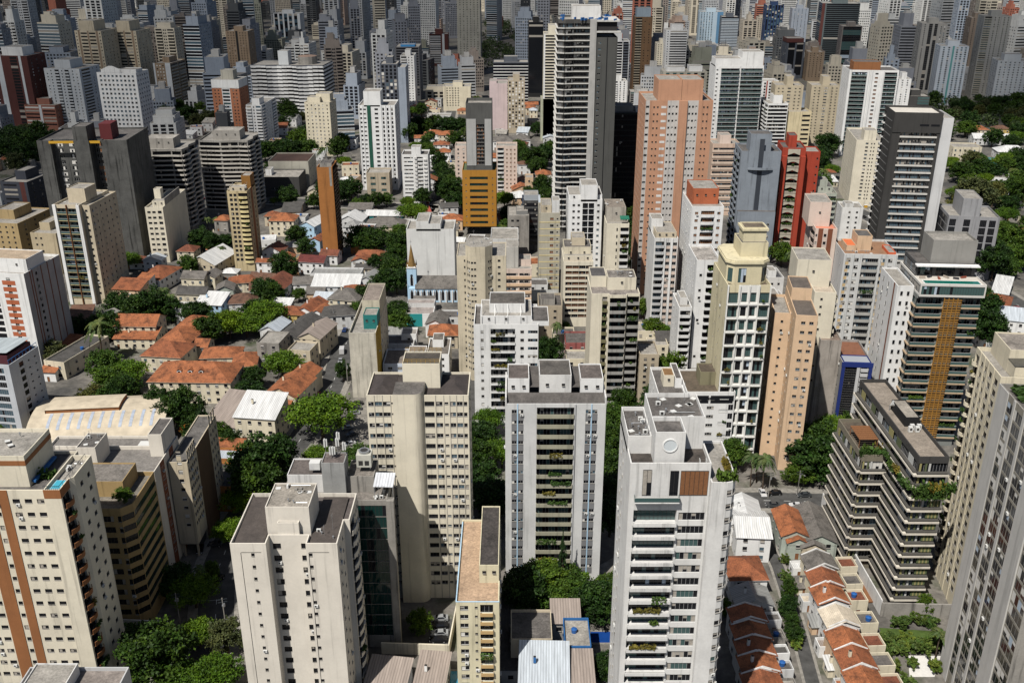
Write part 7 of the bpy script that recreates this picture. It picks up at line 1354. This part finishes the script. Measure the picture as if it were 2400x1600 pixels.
# ------------------------------------------------------------------ trees and palms seen one by one
for row in '''454,1378,U,6;408,1352,D,4.5;497,1338,M,2;467,1322,P,2.6;365,1530,D,8.5;464,1480,U,4.2;530,1490,O,4.4;510,1575,U,5.5;425,1585,U,5.5;541,1240,U,4.4;570,1165,U,6;590,1090,D,7;625,1085,D,8.5;600,1130,D,7;753,975,U,10.5;743,1062,U,4.6;837,1072,M,5;804,870,D,3;1128,1020,D,6;1120,1070,D,6;1130,1120,D,6.5;1150,1165,D,6;1145,990,U,5;1440,985,M,5;1440,1040,D,5;1432,1090,D,5;1438,1150,D,5.5;1430,1215,D,5;1300,1350,M,5.5;1265,1345,M,5;1330,1350,D,4;1225,1392,D,5.5;1399,1405,D,5.5;1360,1385,M,4.6;1290,1400,M,4;1425,1370,M,3.4;1420,1560,D,3;1780,1065,P,4;1765,1080,P,3.5;1795,1085,P,4;1930,1030,D,7.5;1912,1075,D,7;1945,1075,D,6;1890,1110,M,3;1860,1110,M,3;1985,985,M,3;286,872,U,8;262,895,M,6;212,925,O,5;290,925,D,5.5;245,940,M,4;367,948,D,5;400,970,D,5.5;431,960,D,6.5;472,975,C,3.6;462,1000,D,4.5;439,1005,F,2.4;128,823,O,4.5;510,1012,M,3.5;540,1030,D,3;158,1058,M,2.6;380,1005,P,2.4;300,905,P,3.5;227,772,P,6.5;281,712,D,6.5;320,725,D,6;357,716,D,7.5;400,722,D,6;300,745,D,5;383,672,P,4;366,690,P,3.6;400,690,P,3.6;441,626,M,4.5;472,563,D,6;500,575,D,5;530,563,D,4.4;515,580,P,3.6;485,510,P,3;505,508,P,3;525,506,P,3;536,757,U,7.5;575,750,U,8.5;600,728,D,6;490,770,D,6;472,730,D,5;454,735,D,5;674,460,D,6;642,470,U,2.6;735,470,D,4.5;822,440,D,7.5;800,455,D,6;790,432,D,5;837,476,M,4.4;860,470,D,4;880,468,D,4.6;905,466,M,4;955,474,U,4.6;967,497,U,7.5;990,462,D,4.5;1054,445,D,7;1072,468,D,6.5;1040,440,D,6;1050,420,D,6;1182,470,U,6.5;1195,500,D,6;1190,530,M,5;1178,525,P,3;694,548,D,5.5;715,576,D,4.6;664,628,D,6;680,636,D,4;837,558,D,6.5;888,560,D,7;860,570,D,5;939,545,M,6;935,575,D,6;929,598,D,6;920,625,D,6;929,656,D,6.5;905,665,D,5;893,660,D,5;855,690,D,4.6;837,730,M,4;939,755,M,5.5;930,725,D,5;905,735,D,4;620,684,D,5.5;640,690,D,5;626,735,U,8;880,620,D,4.5;700,690,M,3;1491,464,M,5;1488,500,D,5.5;1488,530,D,6.5;1490,560,D,5.5;1488,592,D,6;1500,625,D,5;1509,722,M,4;1549,772,U,5;1530,775,M,4;1307,770,P,4;1322,765,M,3;1440,590,D,5;2285,455,O,12;2255,470,O,8;2330,455,O,8;2387,455,D,8;2365,475,D,7;2310,590,D,9;2330,620,D,8;2290,560,D,7;2374,566,M,8;2340,545,M,7;2390,600,M,7;2365,625,M,5;2305,730,D,7;2310,772,D,7;2300,690,D,5;2330,760,D,5;1851,600,P,3.5;1865,590,P,3;1980,640,D,4;2298,392,D,9;2255,400,D,8;2330,400,D,7;2275,425,M,7;2380,398,P,5;2390,380,D,7;980,292,D,8;960,310,D,7;1000,300,D,7;1020,285,D,8;1050,292,D,8;1080,290,D,8;1090,312,M,6;1065,325,D,6;1000,345,M,6;1012,358,D,6;1250,372,D,9.5;1225,365,D,7;1275,365,D,7;1262,392,D,6;1276,256,D,5;1260,300,D,6;1270,440,D,6;1245,455,D,5;810,440,D,6;1038,398,D,7;1052,429,D,7;1030,375,D,6;1940,340,D,9;1925,365,D,7;1930,400,P,6;1925,430,M,7;1930,460,D,6;680,270,D,8;670,255,D,8;660,285,D,7;700,330,M,8;715,310,D,8;720,345,M,7;690,345,D,8;660,345,D,8;640,350,D,7;620,355,D,7;745,330,D,7;800,330,M,7;790,350,D,7;760,355,P,7;640,395,D,5;760,440,D,6;20,330,D,9;45,320,D,9;70,335,D,9;10,355,D,9;40,360,D,9;90,310,D,8;110,320,D,8;65,365,D,8;390,262,D,8;420,255,D,7;440,268,D,8;2110,1455,B,2.2;2150,1450,B,2;2180,1455,B,2;2085,1500,B,2.2;2105,1515,B,2.2;2125,1500,B,2.4;2150,1510,B,2.4;2175,1515,B,2.4;2195,1505,B,2;2070,1530,B,2;2090,1560,B,2.2;2140,1555,B,1.6;2195,1562,B,1.8;2205,1480,P,3.2;2120,1600,B,2.4;1846,1420,D,2.2;1850,1385,D,2.2;1842,1350,B,1.6;1856,1450,D,2.2;1862,1480,D,2.2;1840,1310,B,1.5;1868,1505,B,1.6'''.split(';'):
    x, y, k, r = row.split(','); x, y, r = float(x), float(y), float(r); kd = {'U':'umbrella','D':'dense','M':'mid','O':'olive','P':'palm','C':'conifer','F':'flower','B':'bush'}[k]
    hc = {'umbrella':6.0,'dense':5.5,'mid':5.0,'olive':5.0,'palm':9.0,'conifer':8,'flower':4,'bush':1.3}[kd]; base = {'umbrella':6.0,'dense':4.5,'mid':4.2,'olive':4.2,'palm':3.5,'conifer':2.2,'flower':3,'bush':1.6}[kd]
    p = at_z(x, y, hc*(r/base)**.75); tree_at(p.x, p.y, kd, r)
tree_at(*at_z(1316, 1395, 0).xy, 'conifer', 1.5, label='thin araucaria like conifer in front of the planted balcony tower', auto=False, sz=1.35)
# ------------------------------------------------------------------ cars
def along(P, off, step, rnd, prob):
    for a, b in zip(P, P[1:]):
        d = b-a; n = d.normalized(); s = Vector((-n.y, n.x, 0)); t = 2.0
        while t < d.length-2:
            if rnd.random() < prob: car(a+n*t+s*off, 0, math.degrees(math.atan2(n.y, n.x))+(180 if off > 0 else 0), rnd.choice(list(CARC)))
            t += step
rc = random.Random(3)
for x, y, a, col, lab in ((1031,1452,4,'silver','silver car, first in the parking row below the rounded shaft tower'),(1031,1469,4,'black','black car between two silver cars in the parking row'),(1031,1487,4,'silver','silver car between two black cars in the parking row'),(1028,1502,4,'black','black car next to the gap in the parking row'),(1022,1529,4,'dark grey','dark car half hidden by the cream wall'),
    (1815,1158,6,'black','black car parked by the street kerb near the peach tower gate'),(1884,1163,4,'dark grey','dark car parked in front of the stepped block trees'),(1787,1158,90,'white','small white car by the white villa'),(512,1362,80,'black','black car driving under the bright tree'),(838,948,10,'black',None),(835,960,10,'dark grey',None),(830,970,10,'silver',None),(815,1005,20,'silver',None),(825,1020,30,'dark grey',None),(820,1043,30,'white',None),(345,565,10,'silver',None),(348,575,10,'white',None),(742,584,5,'silver','silver car in front of the small light blue house'),(1065,486,10,'white',None),(1060,484,20,'white',None),(1075,485,20,'silver',None),(2370,622,15,'white',None),(2388,626,10,'dark grey',None),(2362,640,25,'silver',None),(2355,665,60,'white',None),(470,1290,100,'black',None),(505,1278,0,'dark grey',None),(678,685,60,'dark grey',None)): car(x, y, a, col, lab)
car(802, 826, 95, 'white', 'white delivery truck going down the tree lined street', True); car(750, 877, 88, 'white', 'white van parked beside the blue walled workshop', True); car(798, 848, 95, 'silver')
along(STREET[6:], 3.4, 9, rc, .4); along(AVENUE, 5, 11, rc, .4); along(AVENUE, -5, 11, rc, .35); along(RAVENUE, 3.5, 9, rc, .6); along(RAVENUE, -3.5, 10, rc, .5); along(NSTREET, 2.6, 9, rc, .5); along(RSTREET, -3.2, 7, rc, .45)
# street poles with wires
def pole(px, py, label, h=9):
    p = at_z(px, py, 0); m = MB(); m.tube((0,0,0),(0,0,h),.16,.11,CONC); t = thing('utility_pole', label, 'pole', (p.x, p.y, 0), .3, 'concrete utility poles'); m.build('post', t)
    for z in (h-.5, h-1.3): a = MB(); a.box(-1.1,-.06,z,1.1,.06,z+.12,RAIL); a.build('crossarm', t)
    a = MB(); a.tube((.3,0,h-2.6),(.3,0,h-1.7),.25,.25,METAL,10); a.build('transformer', t); l = MB(); l.tube((0,0,h-.9),(0,-2.2,h-.5),.04,.04,METAL,6); l.box(-.12,-2.7,h-.55,.12,-2.1,h-.42,METAL); l.build('lamp_arm', t)
    return p+Vector((0,0,h-.4))
pl = [pole(1868,1162,'utility pole in front of the peach tower'), pole(1690,1168,'utility pole by the white villa hedge'), pole(422,1458,'utility pole carrying wires beside the bright tree'), pole(530,1470,'utility pole at the edge of the big white front tower'), pole(783,770,'utility pole on the street corner'), pole(727,800,'utility pole by the pinkish roof'), pole(815,900,'utility pole beside the blank gable with painted letters'), pole(905,625,'utility pole among the street trees'), pole(672,560,'utility pole before the three storey cream house'), pole(1800,1166,'utility pole near the black car')]
def wire(a, b, label):
    m = MB(); n = 10; P = [a.lerp(b, i/n)-Vector((0,0,1.1*math.sin(math.pi*i/n))) for i in range(n+1)]
    for u, v in zip(P, P[1:]): m.tube(u, v, .03, .03, RAIL, 4, False)
    tag(m.build('power_line'), label, 'power line')
wire(pl[0], pl[9], 'power line sagging between the street poles near the peach tower'); wire(pl[2], pl[3], 'power line crossing the bottom street beside the bright tree'); wire(pl[9], pl[1], 'power line running to the white villa hedge')
# ------------------------------------------------------------------ low houses and trees wherever the ground would lie bare
rf = random.Random(11); NB = [(box_px(f), f[1]) for f in FOOT]
def free(x, y, r):
    if any((x-f[0])**2+(y-f[1])**2 < (f[2]*.92+r)**2 for f in FOOT): return False
    return not any((x-p.x)**2+(y-p.y)**2 < (wd+r*.7)**2 for p, wd in ROADS)
nh = nt_ = 0
for k in range(5200):
    Y = 190+rf.random()**1.5*900; X = rf.uniform(-1,1)*(Y*.56+40); px, py = proj(X, Y, 3)
    if not (-20 < px < 2420 and 150 < py < 1600): continue
    wood = (px > 2200 and 225 < py < 470) or (px < 120 and 290 < py < 380); vis = not any(b[0] < px < b[2] and b[1] < py < b[3] and yy < Y-2 for b, yy in NB)
    if not vis: continue
    if 780 < px < 925 and 860 < py < 1090: continue
    if not wood and py < 830 and rf.random() < .72 and nh < 240:
        w_, d_ = rf.uniform(6,12), rf.uniform(6,13)
        if free(X, Y, .42*math.hypot(w_, d_)): house(X, Y, w_, d_, rf.choice((3.4,4,6,6.5,7)), rf.choice(('gx','gy','hx','hy','f','s','f')), rf.choice('rrRRdgGbwsmffF'), rf.choice('wwcgGok'), rf.uniform(-14,10), world=True); nh += 1
    elif not (px < 950 and 430 < py < 770 and rf.random() < .75) and nt_ < 230 and free(X, Y, 3.0 if not wood else 1) and not any((X-t[0])**2+(Y-t[1])**2 < (t[2]+2.5)**2 for t in TREES[-400:]):
        tree_at(X, Y, rf.choice(('dense','dense','mid','umbrella','olive')) if Y > 240 else rf.choice(('bush','mid','dense')), rf.uniform(4,7.5) if Y > 240 else rf.uniform(1.6,4)); nt_ += 1
# wooded slopes far off read as one mass each
def wood(pts, n, name='far_woodland'):
    P = [at_z(x, y, 4) for x, y in pts]; m = MB(); rnd = random.Random(str(pts)); mats = [leafmat('leaf_far', (.028,.05,.016)), leafmat('leaf_far2', (.04,.062,.02))]
    x0, x1, y0, y1 = min(p.x for p in P), max(p.x for p in P), min(p.y for p in P), max(p.y for p in P)
    for i in range(n):
        c = Vector((rnd.uniform(x0,x1), rnd.uniform(y0,y1), rnd.uniform(3,7))); r = rnd.uniform(4,7); q = rnd.choice(mats)
        for k in range(70):
            v = Vector((rnd.gauss(0,1),rnd.gauss(0,1),rnd.gauss(0,1))).normalized(); leaf(m, c+Vector((v.x*r,v.y*r,v.z*r*.7)), .9, rnd, q)
    o = m.build(name); o['kind'] = 'stuff'
wood([(1128,160),(1215,160),(1225,45),(1140,45)], 170); wood([(2190,300),(2430,300),(2430,232),(2220,232)], 170)
# ------------------------------------------------------------------ broken fair weather clouds, high above the frame: their shadows lie over the far city
def cloud(gx, gy, rx, ry, dens, seed, h=1000.0):
    k = h/math.tan(R(SUN_EL)); cx, cy = gx-math.sin(R(SUN_AZ))*k, gy-math.cos(R(SUN_AZ))*k; rnd = random.Random(seed); key = 'cloud_%d' % seed
    m, nt, b = new_mat(key); nt.nodes.remove(b); out = nt.nodes['Material Output']; tc = N(nt, 'ShaderNodeTexCoord').outputs['Object']
    ln = N(nt, 'ShaderNodeVectorMath', operation='LENGTH'); nt.links.new(tc, ln.inputs[0]); nz = noise(nt, mapping(nt, tc, (2.6,2.6,.5)), 1.0, 5, .6)
    ad = N(nt, 'ShaderNodeMath', operation='MULTIPLY_ADD'); nt.links.new(nz, ad.inputs[0]); ad.inputs[1].default_value = -1.1; nt.links.new(ln.outputs['Value'], ad.inputs[2])
    fac = ramp(nt, ad.outputs[0], [(.22, dens), (.48, 0.0)]); tr = N(nt, 'ShaderNodeBsdfTransparent'); df = N(nt, 'ShaderNodeBsdfDiffuse'); df.inputs['Color'].default_value = (.9,.9,.9,1); mx = N(nt, 'ShaderNodeMixShader')
    nt.links.new(fac, mx.inputs[0]); nt.links.new(tr.outputs[0], mx.inputs[1]); nt.links.new(df.outputs[0], mx.inputs[2]); nt.links.new(mx.outputs[0], out.inputs['Surface'])
    mb = MB(); nu, nv = 40, 12; V = lambda i, j: (math.cos(2*math.pi*i/nu)*math.sin(math.pi*j/nv), math.sin(2*math.pi*i/nu)*math.sin(math.pi*j/nv), math.cos(math.pi*j/nv)*(1 if j < nv/2 else .35))
    for i in range(nu):
        for j in range(nv): mb.poly([V(i,j),V(i,j+1),V(i+1,j+1),V(i+1,j)] if 0 < j < nv-1 else ([V(i,j),V(i,j+1),V(i+1,j+1)] if j == 0 else [V(i,j),V(i,j+1),V(i+1,j)]), m, smooth=True)
    o = mb.build('clouds', None, (cx, cy, h)); o.scale = (rx, ry, 90); o['kind'] = 'stuff'
cloud(-430, 720, 300, 280, .55, 1); cloud(-480, 1480, 760, 640, .55, 2); cloud(430, 1060, 330, 230, .5, 3, 900); cloud(700, 880, 300, 260, .45, 4, 900)
# ================================================================== labels that single each thing out
ORD = ['first','second','third','fourth','fifth','sixth','seventh','eighth','ninth','tenth','eleventh','twelfth','thirteenth','fourteenth','fifteenth','sixteenth','seventeenth','eighteenth','nineteenth','twentieth']
def ordn(i): return ORD[i] if i < 20 else 'twenty '+ORD[(i-20) % 9] if i < 29 else 'thirty '+ORD[(i-29) % 9]
used = {}
for o, auto in THINGS:
    if not auto: used[o['label'].lower()] = o
groups = {}
for o, auto in THINGS:
    if not auto: continue
    L = o.location; px, py = proj(L.x, L.y, 3); best = min(LAND, key=lambda l: (l[0]-px)**2+((l[1]-py)*1.4)**2)
    dx, dy = px-best[0], py-best[1]
    rel = ('behind' if L.y > best[3]+25 else 'in front of' if L.y < best[3]-25 else 'beside')
    side = 'left of' if dx < -35 else 'right of' if dx > 35 else ''
    where = side if (side and rel == 'beside') else rel
    groups.setdefault((o['label'], where, best[2]), []).append((px, py, o))
def nw(s): return len(s.split())
for (lab, where, land), lst in groups.items():
    lst.sort(key=lambda t: t[0]); n = len(lst)
    for i, (px, py, o) in enumerate(lst):
        s = '%s%s%s %s %s' % (ordn(i)+' ' if n > 1 else '', lab, ' from left' if n > 1 else '', where, land)
        s = ' '.join(s.replace(' a orange', ' an orange').split())
        if nw(s) > 16: s = s.replace('mid height ', '').replace('with a ', 'with ').replace('with an ', 'with ')
        if nw(s) > 16: s = ' '.join(s.split()[:16])
        k = s.lower()
        while k in used: s = 'another '+s; k = s.lower()
        used[k] = o; o['label'] = s
